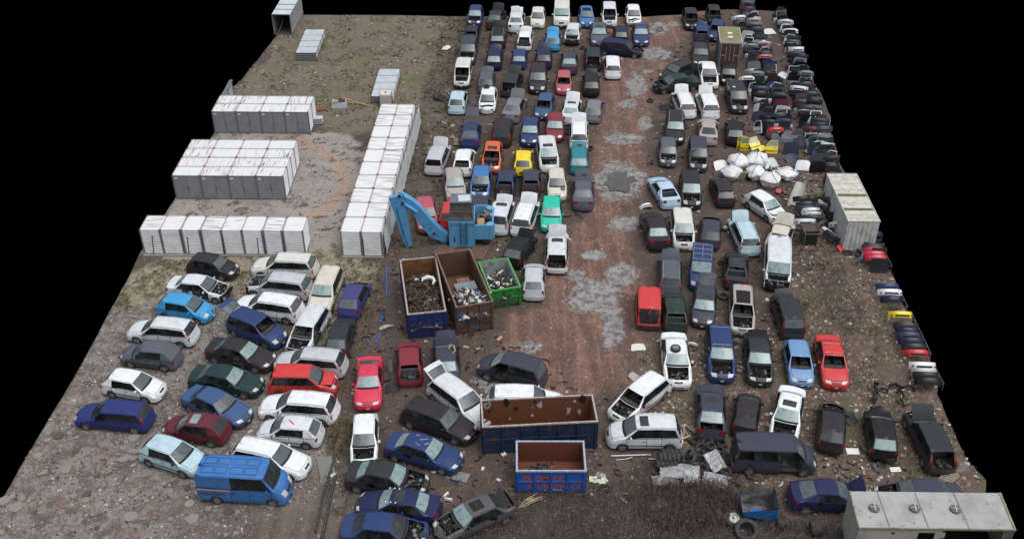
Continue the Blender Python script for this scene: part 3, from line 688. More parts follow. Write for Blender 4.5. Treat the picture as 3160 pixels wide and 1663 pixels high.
def add_car(px, py, hd, ty, colr, fl, glass, name, cat, label, group=None, z=0.0, tilt=0.0, roll=0.0):
    p = G(px, py, .72)
    if isinstance(hd, (int, float)):
        a = math.radians(hd); d = YD * math.cos(a) + XD * math.sin(a)
    else:
        q = G(px + hd[0] * .02, py + hd[1] * .02, .72); d = (q - p).normalized()
    rz = math.atan2(d.y, d.x)
    parts, wh, RW = car_parts(ty, colr, fl, glass, px)
    o = empty(name, (p.x, p.y, z), rz); o.rotation_euler = (roll, tilt, rz)
    sz = 1 + R.uniform(-.025, .035); o.scale = (sz, sz, sz)
    tag(o, label, cat, group or 'cars parked in the scrapyard')
    for nme, me, ch in parts:
        q = link(nme, me, o)
        for n2_, m2_ in ch: link(n2_, m2_, q)
    ty_m, rm_m = wheel_meshes(RW)
    for i, (x, y) in enumerate(wh):
        if 'x' in fl and i == (1 if y < 0 else 0): continue
        wz = link('wheel', ty_m, o, (x, y, RW - .02)); link('rim', rm_m, wz)
    return o
CARS = []
def region_cars(x0, y0, sc_, rows):
    for r_ in rows: CARS.append((x0 + r_[0] / sc_, y0 + r_[1] / sc_) + tuple(r_[2:]))
# x, y, heading (0 = nose away from the camera, 180 = nose towards it; a pair = direction of the nose in the picture), kind, colour, state, glass, label
HB, SD, ES, MV, VN = 'hatchback', 'sedan', 'estate_car', 'people_carrier', 'van'
region_cars(1300, 0, 3.568, [
 (597, 168, 180, 'hatch', 'blue', 'N', 'tg', 'blue hatchback without its hood, leftmost car of the farthest row'),
 (828, 190, 6, 'sedan', 'dgrey', 'H', 'dg', 'dark grey sedan with raised hood, second from the left in the farthest row'),
 (1048, 220, 0, 'sedan', 'lsilver', 'HC', 'dg', 'pale silver sedan with its wavy crumpled hood raised in the farthest row'),
 (1285, 188, 180, 'hatch', 'offwhite', '', 'gg', 'off-white hatchback with closed hood, just left of the tall white van in the farthest row'),
 (1547, 165, 180, 'bus', 'offwhite', 'b', 'tg', 'tall white van facing the camera in the middle of the farthest row'),
 (1818, 180, (30, 240), 'hatch', 'azure', 'O', 'gg', 'bright blue hatchback with its roof cut open, right of the tall white van'),
 (2070, 162, 180, 'mpv', 'lsilver', 'WNx', 'dd', 'silver people carrier without windscreen or hood in the farthest row'),
 (2335, 165, 180, 'hatch', 'white', 'UC', 'gg', 'white hatchback with sprung hood, right end of the farthest row'),
 (560, 362, 0, 'hatch', 'brown', 'X{', 'dd', 'brown-black hatchback with open tail and left door, left end of the second farthest row'),
 (850, 392, 0, 'estate', 'black', 'HL', 'dt', 'black estate with roof rails and raised hood in the second farthest row'),
 (1145, 425, 2, 'hatch', 'white', 'HX{', 'dd', 'white hatchback with raised hood and an empty black tail opening'),
 (1450, 430, 0, 'hatch', 'sky', 'H', 'dd', 'sky blue hatchback with its hood raised and closed tailgate'),
 (1668, 375, 184, 'hatch', 'lsilver', 'PN}', 'td', 'silver hatchback stripped to its front frame, right door hanging open'),
 (1955, 365, 180, 'sedan', 'steel', 'S', 'tg', 'steel grey sedan with a sunroof, just behind the navy estate parked crosswise'),
 (2195, 368, 0, 'mini', 'navy', 'F', 'dg', 'small navy hatchback with bright red tail lights between two blue sedans'),
 (2415, 365, 180, 'sedan', 'blue', 'K', 'tg', 'blue sedan with planks across its roof, right end of the second farthest row'),
 (2200, 530, (460, 45), 'estate', 'navy', 'PN', 'dd', 'navy estate parked crosswise with its front end stripped'),
 (520, 560, 180, 'mpv', 'slate', 'N', 'gg', 'slate blue people carrier with open engine bay, leftmost in the third farthest row'),
 (810, 630, 0, 'hatch', 'navy', 'H', 'dt', 'navy hatchback with upright raised hood and tall red tail lights'),
 (1083, 630, 0, 'mini', 'blue', '{', 'dt', 'small blue hatchback with its left door hanging open, tail towards the camera'),
 (1350, 620, 0, 'hatch', 'navy', 'H', 'dd', 'dark navy hatchback with raised dark hood behind the brown-black people carrier'),
 (1630, 665, 0, 'sedan', 'slate', '', 'dt', 'dark slate sedan with closed hood directly behind the small red hatchback'),
 (1890, 620, 0, 'estate', 'dgrey', 'X', 'dd', 'dark grey estate with an open black tail, behind the upright dark hood'),
 (2105, 712, 0, 'estate', 'white', '', 'dd', 'white estate with roof bars alone at the lane edge, right end of its row'),
 (460, 820, 180, 'van', 'offwhite', 'WNb', 'dd', 'off-white small van without windscreen or hood beside the grassy strip'),
 (720, 880, 0, 'hatch', 'steel', 'H', 'dd', 'steel grey hatchback with tall red tail lights and its pale grey hood raised'),
 (1000, 900, 6, 'estate', 'dgrey', 'HX', 'dd', 'dark grey estate with a holed hood raised and its tail open'),
 (1285, 870, 180, 'mpv', 'brown', '', 'gg', 'brown-black people carrier with round nose and pale headlights'),
 (1570, 900, 180, 'mini', 'rose', 'WF', 'dd', 'small faded red hatchback without windscreen, bumper hanging off'),
 (1870, 912, 0, 'hatch', 'black', 'H', 'dd', 'black hatchback with raised hood, right end of the row with the small red hatchback'),
 (405, 1100, 0, 'hatch', 'ice', '', 'dd', 'ice blue hatchback with closed hood, a black door lying on its left'),
 (735, 1098, 180, 'hatch', 'white', 'FUC', 'gg', 'white hatchback with a bent nose and a tyre lying on its roof'),
 (1030, 1175, (105, -235), 'sedan', 'grey', 'H', 'dg', 'mid grey sedan turned slightly right with its grey hood raised'),
 (1360, 1160, (-80, 260), 'hatch', 'sblue', 'W', 'dd', 'dusty blue hatchback without windscreen, nose towards the camera'),
 (1655, 1200, (45, -240), 'sedan', 'lsilver', 'HS', 'tt', 'silver sedan with a sunroof and raised white hood'),
 (1905, 1195, (45, -210), 'hatch', 'grey', '', 'dg', 'grey hatchback at the lane edge, right of the silver sedan with sunroof')])
region_cars(1280, 300, 3.989, [
 (690, 430, (40, -280), 'coupe', 'blue', 'sAF', 'dg', 'blue coupe with dark glass roof and a tail spoiler'),
 (1085, 410, 0, 'suv', 'brown', 'j', 'dd', 'black off-roader with a spare wheel cover on its tail'),
 (1420, 412, 181, 'hatch', 'blue', '', 'tg', 'clean blue hatchback facing the camera with pale windscreen, left of the burgundy one'),
 (1725, 358, 180, 'hatch', 'burg', 'F', 'tg', 'burgundy hatchback without front bumper facing the camera'),
 (2020, 425, 0, 'estate', 'white', 'HL', 'dd', 'white estate with raised white hood right behind the teal hatchback'),
 (285, 728, (120, -320), 'estate', 'silver', 'HB', 'dd', 'silver estate without rear glass and with raised hood, left end of its row'),
 (605, 770, (65, -340), 'hatch', 'white', 'B', 'dd', 'white hatchback without rear glass beside the silver estate with raised hood'),
 (955, 725, 180, 'hatch', 'orange', 'WNS', 'dd', 'orange hatchback with sunroof and open engine bay'),
 (1340, 770, 0, 'hatch', 'yellow', 'N', 'dd', 'yellow hatchback seen from behind with dark rear glass'),
 (1635, 705, (70, 390), 'mpv', 'lsilver', 'NSF', 'td', 'silver people carrier with sunroof and stripped nose, right of the yellow hatchback'),
 (2020, 745, 0, 'hatch', 'teal', 'Hh', 'tt', 'teal hatchback with a holed teal hood raised'),
 (490, 1060, (55, 400), 'hatch', 'beige', '', 'tg', 'beige-grey hatchback facing the camera behind the red hatchback with torn hood'),
 (815, 1035, 180, 'hatch', 'azure', 'N', 'gg', 'bright azure hatchback with an open engine bay'),
 (1125, 1025, 0, 'hatch', 'blue', 'sX', 'gg', 'blue hatchback with black glass roof and open tail'),
 (1430, 1020, -2, 'mini', 'slate', 'XN', 'dd', 'small slate hatchback with an empty black tail and stripped nose'),
 (1745, 1055, (35, 400), 'hatch', 'cream', '', 'gg', 'cream hatchback with a black scorch on its hood and wing'),
 (2070, 1145, 0, 'sedan', 'steel', 'Hh', 'tg', 'grey-green sedan with a pale holed hood raised, beside the big puddle')])
region_cars(1180, 560, 3.767, [
 (505, 372, (75, 470), 'hatch', 'rose', '', 'gg', 'faded pink-red hatchback behind the arm of the blue loader'),
 (805, 355, (110, -300), 'mini', 'red', 'HC', 'dd', 'bright red hatchback with a torn red and white hood raised'),
 (1135, 312, (15, -300), 'hatch', 'slate', '', 'gd', 'slate violet hatchback right behind the cab of the blue loader'),
 (1385, 390, (125, -380), 'suv', 'lsilver', 'HsS', 'dd', 'silver off-roader with a black glass roof and raised white hood'),
 (1665, 388, (115, -330), 'estate', 'white', 'HL', 'dd', 'white estate with raised hood between the silver off-roader and the turquoise car'),
 (1965, 362, (-15, 400), 'hatch', 'turq', '', 'tt', 'bright turquoise hatchback facing the camera'),
 (1600, 770, (225, -330), 'hatch', 'black', 'HF', 'dg', 'black hatchback turned right with a round black hood raised and stripped nose'),
 (2030, 785, 0, 'estate', 'lsilver', 'HXS', 'dd', 'silver estate with an empty black tail and a raised white hood'),
 (1762, 1125, (15, -380), 'hatch', 'silver', '', 'dg', 'silver hatchback seen from behind beside the green skip')])
region_cars(1960, 0, 3.767, [
 (645, 215, 180, 'hatch', 'brown', 'WN', 'dd', 'burnt-looking dark hatchback without windscreen, top of the right-hand rows'),
 (775, 380, (-12, -250), 'mini', 'blue', 'HX', 'dd', 'blue hatchback with raised blue hood and an open tail, beside the rusty trailer box'),
 (760, 620, (12, 280), 'sedan', 'dgrey', '', 'gg', 'dark grey sedan facing the camera in front of the rusty trailer box'),
 (915, 170, 180, 'mini', 'brown', 'WNP', 'dd', 'dark wreck under a faded red panel at the top edge'),
 (950, 350, 190, 'mini', 'blue', 'W', 'dd', 'blue wreck half hidden behind the rusty trailer box'),
 (500, 828, (-370, 130), 'hatch', 'dgrey', '', 'gd', 'dark grey hatchback parked crosswise behind the dark green wreck'),
 (470, 965, (-500, 60), 'sedan', 'dgreen', 'PUC', 'gd', 'dark green sedan wreck parked crosswise with a folded nose'),
 (850, 855, (60, 280), 'sedan', 'white', 'NU', 'gg', 'white sedan facing the camera with a dark empty engine bay'),
 (1085, 850, (0, 100), 'mini', 'black', 'NF', 'gg', 'small black hatchback right in front of the rusty trailer box'),
 (565, 1190, (-105, -265), 'estate', 'white', 'HL', 'dd', 'white estate with roof bars and a raised hood, in front of the green wreck'),
 (840, 1200, (-95, -265), 'estate', 'white', 'H', 'dd', 'white estate with bent raised hood, second from the left in its row'),
 (1180, 1135, (115, 330), 'mpv', 'dgrey', 'N', 'dd', 'dark people carrier with a hub cap on its roof and no hood')])
region_cars(1900, 300, 3.390, [
 (622, 308, (-5, 300), 'estate', 'brown', 'L', 'tg', 'brown-black estate with pale roof rails facing the camera'),
 (967, 330, (-5, -300), 'coupe', 'beige', '', 'gd', 'beige-grey coupe seen from behind with a round roof'),
 (1245, 345, (-15, -300), 'hatch', 'black', '', 'gg', 'black hatchback seen from behind the yellow van door'),
 (545, 565, (20, 320), 'mini', 'steel', 'N', 'gd', 'steel grey small hatchback with rubbish in its open engine bay'),
 (860, 595, (25, 400), 'mpv', 'slate', 'N}', 'dd', 'slate people carrier with its door open and a black hole at the nose'),
 (505, 965, (-185, -310), 'coupe', 'pale', 'B', 'dd', 'pale blue coupe without rear glass at the lane edge'),
 (780, 965, (50, 400), 'mpv', 'brown', 'N', 'tg', 'dark people carrier with open engine bay, right of the pale blue coupe'),
 (1115, 965, (-120, -340), 'hatch', 'brown', 'A', 'gd', 'black hatchback with tail spoiler and bright red tail lights'),
 (1562, 1130, (345, 235), 'hatch', 'white', 'UC', 'tg', 'white hatchback standing askew with a sprung bent hood')])
region_cars(1900, 600, 3.568, [
 (432, 368, (-100, -330), 'sedan', 'brown', '', 'dt', 'black sedan with a white number plate, left end of its row by the lane'),
 (735, 378, (55, 430), 'mpv', 'offwhite', 'NU', 'tg', 'off-white estate-like carrier with its hood lifted over the engine'),
 (1045, 390, (15, -370), 'hatch', 'slate', 'NF', 'dd', 'dark blue hatchback seen from behind, its nose stripped'),
 (1412, 425, (-140, -330), 'estate', 'ice', 'HL', 'dd', 'ice blue estate with roof bars and raised pale hood'),
 (1815, 440, (105, -290), 'coupe', 'cream', 'H', 'dd', 'cream coupe with a raised round cream hood beside the stacked bumpers'),
 (600, 845, (-5, -380), 'estate', 'steel', 'HCL', 'gd', 'blue-grey estate with a torn raised hood and bright roof rails'),
 (940, 815, (-25, 450), 'van', 'blue', 'K', 'tg', 'blue small van with a wire roof rack'),
 (1330, 795, (10, -380), 'coupe', 'dgrey', 'BCs', 'dg', 'dark coupe wreck with a silver strip across its broken tail'),
 (1780, 800, (-5, 500), 'bus', 'lsilver', 'Pq', 'tg', 'large silver people carrier with stripped nose'),
 (360, 1215, (-5, -400), 'van', 'red', 'mb', 'dd', 'bright red van with two rear doors alone at the lane')])
region_cars(1860, 820, 3.2286, [
 (708, 435, (-55, -410), 'hatch', 'dgreen', 'BS', 'dd', 'dark green-grey hatchback with a black hole for a rear glass'),
 (1012, 385, (-45, 410), 'hatch', 'slate', 'TS', 'tg', 'slate hatchback with sunroof facing the camera, tailgate raised behind'),
 (1388, 425, (15, 450), 'estate', 'beige', 'OWN', 'dd', 'beige wreck with a large opening cut in its roof'),
 (1840, 475, (-130, -390), 'mpv', 'dgrey', 'H{', 'gg', 'black people carrier with raised hood and its left door open'),
 (728, 915, (60, 480), 'sedan', 'white', 'NU', 'tt', 'white sedan with a tyre on its roof and an open engine bay'),
 (1172, 855, (45, 500), 'estate', 'blue', 'NK', 'tg', 'dark blue estate with two silver roof bars and an open engine bay'),
 (1550, 900, (55, 450), 'sedan', 'dgrey', 'NT', 'tg', 'dark sedan with raised boot lid and open engine bay, beside the blue estate'),
 (1950, 945, (85, 400), 'hatch', 'mblue', 'W', 'dd', 'mid blue hatchback without windscreen beside the red classic sedan'),
 (2280, 930, (65, 280), 'sedan', 'red', 'WK', 'dd', 'red classic sedan without windscreen, chrome bumper towards the camera')])
region_cars(1840, 1120, 3.568, [
 (480, 370, (-420, 330), 'estate', 'white', 'WN', 'dd', 'white estate askew without windscreen and hood, orange and blue stickers on its door'),
 (535, 765, (-790, -5), 'mpv', 'lsilver', 'SL', 'gd', 'silver people carrier side-on with sunroof and roof rails'),
 (1262, 492, (-8, -460), 'sedan', 'slate', 'SX', 'gt', 'slate grey sedan with sunroof, behind the tyre heap'),
 (1660, 535, (75, -430), 'mini', 'brown', '', 'td', 'small dark hatchback between the slate sedan and the white sedan with black sunroof'),
 (1948, 1025, (260, 8), 'bus', 'slate', 'Vlr', 'gd', 'dark blue van side-on with open side and ribbed roof')])
region_cars(2360, 1180, 2.8075, [
 (200, 262, (-85, 420), 'sedan', 'white', 'NSF', 'td', 'white sedan with a black sunroof and stripped engine bay beside the dark van'),
 (580, 362, (20, -350), 'hatch', 'brown', 'N', 'dd', 'small black hatchback with dented roof, right of the white sedan with sunroof'),
 (1005, 425, (-55, -350), 'hatch', 'black', 'HC', 'tt', 'black hatchback with torn raised hood and pale rear glass'),
 (1425, 480, (-190, -400), 'estate', 'dgrey', 'HX', 'gd', 'black estate with an open tail full of parts, rightmost car of the yard'),
 (565, 968, (640, 15), 'coupe', 'dblue', 'H', 'gg', 'dark blue coupe beside the grey shed, blue hood raised'),
 (1340, 975, (-600, -5), 'sedan', 'slate', 'N', 'gg', 'blue-grey sedan half hidden behind the grey shed')])
region_cars(350, 760, 3.0667, [
 (935, 185, (450, 60), 'mini', 'brown', '', 'gd', 'black small hatchback in front of the white lock-ups'),
 (1622, 180, (-600, -30), 'estate', 'offwhite', 'L', 'gg', 'cream-white estate with red tail lights in front of the white lock-ups'),
 (815, 385, (500, 60), 'sedan', 'lsilver', 'Plr', 'gg', 'silver sedan shell without doors and front end'),
 (1565, 365, (-520, -60), 'estate', 'silver', 'PNL', 'gg', 'silver estate with its front end torn away'),
 (685, 580, (480, 70), 'hatch', 'sky', 'C', 'gd', 'bright blue hatchback with a crumpled hood'),
 (1470, 565, (-600, -90), 'estate', 'white', 'L', 'gg', 'white-silver estate with long white hood behind the blue people carrier'),
 (2010, 408, (-150, 350), 'estate', 'cream', '', 'tg', 'cream estate facing down-left beside the dark purple hatchback'),
 (2282, 468, (150, -330), 'hatch', 'purple', 'PN', 'dg', 'purple-blue hatchback with its nose stripped'),
 (465, 795, (-560, -60), 'estate', 'lsilver', 'L', 'gd', 'silver estate side-on with black side windows, above the slate hatchback'),
 (1355, 775, (500, 195), 'mpv', 'blue', 'WT', 'dg', 'dark blue people carrier with its tailgate raised and no windscreen'),
 (1840, 795, (-215, 350), 'estate', 'lsilver', 'WNPlr', 'dd', 'stripped pale estate shell with open engine bay and missing doors'),
 (2152, 835, (95, -320), 'hatch', 'dgrey', '', 'gg', 'dark grey hatchback next to the stripped pale estate shell'),
 (355, 1018, (-560, -60), 'hatch', 'steel', '', 'gg', 'slate grey hatchback side-on above the white hatchback'),
 (1200, 1005, (600, 140), 'sedan', 'brown', 'r', 'tg', 'black sedan with its front door missing'),
 (1868, 1088, (-600, -50), 'estate', 'silver', 'L', 'gd', 'silver-grey estate behind the red people carrier, its tail light glowing red')])
region_cars(200, 1100, 2.712, [
 (1345, 188, (560, 80), 'sedan', 'green', '', 'tg', 'dark green sedan side-on with chrome window line'),
 (575, 232, (470, 80), 'hatch', 'white', '', 'gd', 'clean white hatchback with a paper behind its windscreen, leftmost white one'),
 (1990, 205, (560, 5), 'mpv', 'red', 'U', 'gd', 'red people carrier with its hood lifted a little'),
 (1270, 398, (430, 170), 'sedan', 'sblue', 'b', 'gd', 'matt blue sedan turned towards the lower right, beside the burgundy hatchback'),
 (410, 485, (-560, -45), 'estate', 'vblue', 'F', 'dd', 'vivid blue estate side-on, leftmost car of the yard'),
 (1098, 592, (-450, -55), 'hatch', 'wine', 'jS', 'gd', 'dark burgundy hatchback with a pale sunroof'),
 (1885, 615, (-560, -50), 'hatch', 'lsilver', '', 'gg', 'silver hatchback with a red mark on its roof'),
 (1958, 418, (-560, -50), 'estate', 'white', 'L', 'gd', 'white estate with a bent left front corner, below the red people carrier'),
 (905, 818, (450, 145), 'hatch', 'ice', 'F', 'gd', 'light turquoise-blue round hatchback behind the blue van'),
 (1718, 840, (560, 120), 'estate', 'white', 'L', 'gd', 'white-silver estate directly behind the large blue van'),
 (1508, 1068, (680, 40), 'lorryvan', 'azure', '', 'dd', 'large blue panel van with a faded yellow and red stripe')])
region_cars(1040, 1000, 3.767, [
 (370, 650, (-40, 680), 'coupe', 'crim', '', 'tg', 'crimson coupe with almond headlights, doors ajar'),
 (840, 415, (-25, -480), 'hatch', 'burg', 'X', 'dd', 'burgundy hatchback with an open tail holding cardboard, behind the crimson coupe'),
 (1268, 400, (-10, -420), 'sedan', 'slate', 'H', 'tt', 'navy sedan with a white-striped raised hood against the skips'),
 (2035, 530, (-700, -190), 'mpv', 'slate', 'lF', 'tg', 'dark blue people carrier alone on the dirt with a missing front door'),
 (1435, 880, (450, 330), 'estate', 'lsilver', 'T', 'gg', 'silver estate with its tailgate raised beside the long rusty skip'),
 (2190, 880, (500, 10), 'estate', 'white', '', 'gg', 'white estate half hidden behind the long rusty skip'),
 (1180, 1110, (700, 250), 'estate', 'brown', '', 'gd', 'dark aubergine estate below the silver estate with raised tailgate')])
region_cars(1040, 1300, 3.0667, [
 (262, 150, (-12, 200), 'hatch', 'white', 'N', 'gg', 'white hatchback with an open engine bay below the crimson coupe'),
 (818, 272, (600, 165), 'sedan', 'blue', '', 'tt', 'dusty blue sedan with scraped roof and steel wheels'),
 (468, 530, (640, 90), 'sedan', 'dgrey', 'N', 'tt', 'black sedan with open engine bay and pale screens'),
 (588, 785, (-740, -75), 'sedan', 'dblue', 'S', 'tt', 'dark blue sedan with black sunroof and six white dots on its roof'),
 (455, 1030, (640, 45), 'sedan', 'blue', 'NUC', 'dd', 'blue sedan with torn hood cut off by the bottom edge'),
 (1300, 885, (-600, 245), 'sedan', 'dusk', 'NTC', 'td', 'grey-brown sedan with a raised boot lid and stripped nose')])
CATS = {'hatch': ('hatchback', 'car'), 'mini': ('hatchback', 'car'), 'sedan': ('sedan', 'car'), 'coupe': ('coupe', 'car'), 'estate': ('estate_car', 'car'), 'mpv': ('people_carrier', 'car'), 'suv': ('off_roader', 'car'), 'van': ('small_van', 'van'), 'bus': ('passenger_van', 'van'), 'lorryvan': ('panel_van', 'van')}
ROOFCAR = {}
for (px, py, hd, ty, colr, fl, glass, label) in CARS:
    n_, c_ = CATS[ty]
    ROOFCAR[label] = add_car(px, py, hd, ty, colr, fl, glass, n_, c_, label, 'vans parked in the scrapyard' if c_ == 'van' else 'cars parked in the scrapyard')

def detail(part, name, mats, fn, label=None):
    o = next(v for k, v in ROOFCAR.items() if part in k); mb = MB(); fn(mb); q = mb.build(name, mats, o)
    if label: q['label'] = label
def vanstripe(mb):
    y = -(1.95 / 2 * 1.01 + .016)
    mb.box((-1.45, y, 1.18), (1.9, .012, .035), 0, 0); mb.box((-1.45, y, 1.14), (1.9, .012, .035), 0, 1); mb.box((-1.6, y, .86), (1.5, .012, .05), 0, 2)
    mb.box((1.62, -.30, 1.98), (.02, .0, .0))
detail('large blue panel van', 'side_stripe', [mat('stripe_yellow', (.6, .42, .10), .6), mat('stripe_red', (.45, .06, .04), .6), STEEL], vanstripe)
def vanroof(mb):
    for x0, x1 in ((-2.2, -1.5), (-1.4, -.7), (-.5, .2), (.3, 1.0)):
        for y0, y1 in ((-.6, -.1), (.1, .6)):
            for a, b6, c6, d6 in ((x0, (y0 + y1) / 2, .03, y1 - y0), (x1, (y0 + y1) / 2, .03, y1 - y0), ((x0 + x1) / 2, y0, x1 - x0, .03), ((x0 + x1) / 2, y1, x1 - x0, .03)): mb.box((a, b6, 2.19), (c6, d6, .015))
detail('large blue panel van', 'roof_pressings', [mat('van_roof_edge', (.02, .10, .30), .5)], vanroof)
detail('six white dots', 'roof_dots', [mat('white_dot', (.8, .8, .8), .5)], lambda mb: [mb.box((x, y, 1.455 if abs(y) < .4 else 1.44), (.07, .07, .012)) for x in (.05, .32, .6) for y in (-.52, .52)])
detail('red mark on its roof', 'roof_mark', [mat('red_mark', (.55, .04, .05), .6)], lambda mb: mb.box((-.2, .05, 1.49), (.55, .08, .012), -.7))
detail('orange and blue stickers', 'door_sticker', [mat('orange_sticker', (.65, .22, .08), .6), mat('blue_sticker', (.12, .2, .5), .6), mat('white_panel', (.8, .8, .8), .6)], lambda mb: [mb.box((.45, -.903, .80), (.6, .01, .16), 0, 0), mb.box((.2, -.905, .58), (.5, .01, .14), 0, 1), mb.box((.65, -.905, .55), (.3, .01, .1), 0, 0)] + [mb.box((.45, .903, .80), (.6, .01, .16), 0, 0), mb.box((.2, .905, .58), (.5, .01, .14), 0, 1)])
detail('paper behind its windscreen', 'paper', [mat('white_paper', (.75, .78, .76), .7)], lambda mb: mb.box((.62, -.1, 1.27), (.2, .3, .012), .3, 0, Matrix.Rotation(.55, 3, 'Y')))
detail('faded roof' if False else 'dusty blue sedan with scraped roof', 'roof_scrape', [mat('pale_scrape', (.16, .20, .32), .7)], lambda mb: [mb.box((x, y, 1.455), (a, b6, .01), r) for x, y, a, b6, r in ((0, .2, .5, .08, .5), (-.2, -.3, .4, .05, -.4), (.3, -.1, .3, .12, .9), (-.5, .4, .2, .1, .2))])
detail('hub cap on its roof', 'hub_cap', [STICK if 'STICK' in globals() else PLATE], lambda mb: mb.ring((-.1, -.35, 1.70), Matrix.Identity(3), [(.05, 0), (.14, 0), (.14, .03), (.05, .03)], 12))
detail('black scorch', 'scorch', [mat('scorch', (.02, .018, .016), .8, 0, (.30, .28, .24), 8)], lambda mb: mb.poly([(1.55, .55, .885), (1.1, .72, .93), (1.0, .45, .955), (1.25, .25, .95), (1.5, .3, .92)][::-1]))

detail('raised boot lid and stripped nose', 'roof_mechanism', [SEAM, STEEL], lambda mb: [mb.box((-.15, 0, 1.47), (.62, .66, .03), 0, 0), mb.box((-.15, 0, 1.50), (.34, .06, .05), .3, 1), mb.box((-.05, .1, 1.50), (.06, .4, .05), .2, 1)] + [mb.tube([(-.46 + .62 * i, -.33, 1.49), (-.46 + .62 * i, .33, 1.49)], .03, 5, 0) for i in (0, 1)])
# ------------------------------------------------------------------ lock-up containers
CWHITE = mat('container_white', (.74, .75, .76), .5, 0, (.60, .60, .60), 1.2)
CROOF = mat('container_roof', (.72, .73, .74), .5, 0, (.66, .66, .66), 2)
def streaks(m, axis):      # rust and dirt gathered in the troughs of the ribbed roof
    t = m.node_tree; b = t.nodes['Principled BSDF']; oc = t.nodes.new('ShaderNodeTexCoord'); mp = t.nodes.new('ShaderNodeMapping'); t.links.new(oc.outputs['Object'], mp.inputs[0])
    mp.inputs['Scale'].default_value = (7.7, .55, 1) if axis == 'y' else (.55, 7.7, 1)
    oi = t.nodes.new('ShaderNodeObjectInfo'); va = t.nodes.new('ShaderNodeVectorMath'); va.operation = 'ADD'; sm = t.nodes.new('ShaderNodeMath'); sm.operation = 'MULTIPLY'; sm.inputs[1].default_value = 60
    t.links.new(oi.outputs['Random'], sm.inputs[0]); t.links.new(mp.outputs[0], va.inputs[0]); t.links.new(sm.outputs[0], va.inputs[1])
    n_ = t.nodes.new('ShaderNodeTexNoise'); n_.inputs['Scale'].default_value = 1.0; n_.inputs['Detail'].default_value = 3; t.links.new(va.outputs[0], n_.inputs['Vector'])
    n2_ = t.nodes.new('ShaderNodeTexNoise'); n2_.inputs['Scale'].default_value = .5; t.links.new(oc.outputs['Object'], n2_.inputs['Vector'])
    r1_ = t.nodes.new('ShaderNodeMapRange'); r1_.inputs[1].default_value = .52; r1_.inputs[2].default_value = .66; t.links.new(n_.outputs[0], r1_.inputs[0])
    r2_ = t.nodes.new('ShaderNodeMapRange'); r2_.inputs[1].default_value = .3; r2_.inputs[2].default_value = .8; r2_.inputs[3].default_value = .15; r2_.inputs[4].default_value = 1.0; t.links.new(oi.outputs['Random'], r2_.inputs[0])
    mu = t.nodes.new('ShaderNodeMath'); mu.operation = 'MULTIPLY'; t.links.new(r1_.outputs[0], mu.inputs[0]); t.links.new(r2_.outputs[0], mu.inputs[1])
    mi = t.nodes.new('ShaderNodeMixRGB'); mi.inputs[1].default_value = (.64, .65, .66, 1); mi.inputs[2].default_value = (.25, .17, .145, 1); t.links.new(mu.outputs[0], mi.inputs[0]); t.links.new(mi.outputs[0], b.inputs['Base Color'])
CROOFX = mat('container_roof_cross', (.7, .7, .7), .5); CROOFY = mat('container_roof_long', (.7, .71, .72), .5); streaks(CROOFX, 'x'); streaks(CROOFY, 'y')
CGREY = mat('door_grey', (.23, .235, .25), .55, 0, (.175, .178, .19), 1.2)
CFRAME = mat('zinc_frame', (.15, .16, .175), .5, .2); CBEAM = mat('roof_beam_zinc', (.40, .42, .44), .5, .1)
CRED = mat('red_corner', (.42, .03, .03), .5)
ZINC = mat('zinc_sheet', (.52, .57, .61), .45, .2, (.40, .44, .48), 2)
STICK = mat('white_sticker', (.72, .72, .70), .5)
def corrug(mb, x0, x1, y0, y1, z, along, pitch=.13, amp=.022, mi=0):
    """ribbed sheet lying level; ribs run along 'x' or 'y'"""
    n_ = max(2, int(((y1 - y0) if along == 'x' else (x1 - x0)) / (pitch / 2)))
    def f(u, v):
        w_ = (v if along == 'x' else u) * n_; q = amp * (1 if int(round(w_)) % 2 else 0)
        return (x0 + (x1 - x0) * u, y0 + (y1 - y0) * v, z + q)
    mb.grid(f, 1 if along == 'x' else n_, n_ if along == 'x' else 1, mi)
def wallc(mb, A, B, h, mi=0, horiz=True, z0=.08, amp=.045, inward=1):
    A, B = Vector(A), Vector(B); d = (B - A); n2 = Vector((d.y, -d.x, 0)).normalized()
    L_ = d.length
    if horiz:
        n_ = max(4, int(h / .11)); mb.grid(lambda u, v: A + d * u + n2 * (amp * (int(round(v * n_)) % 2)) + Vector((0, 0, z0 + (h - z0 - .06) * v)), 1, n_, mi)
    else:
        n_ = max(4, int(L_ / .10)); mb.grid(lambda u, v: A + d * u + n2 * (amp * (int(round(u * n_)) % 2)) + Vector((0, 0, z0 + (h - z0 - .06) * v)), n_, 1, mi)
UNIT = {}
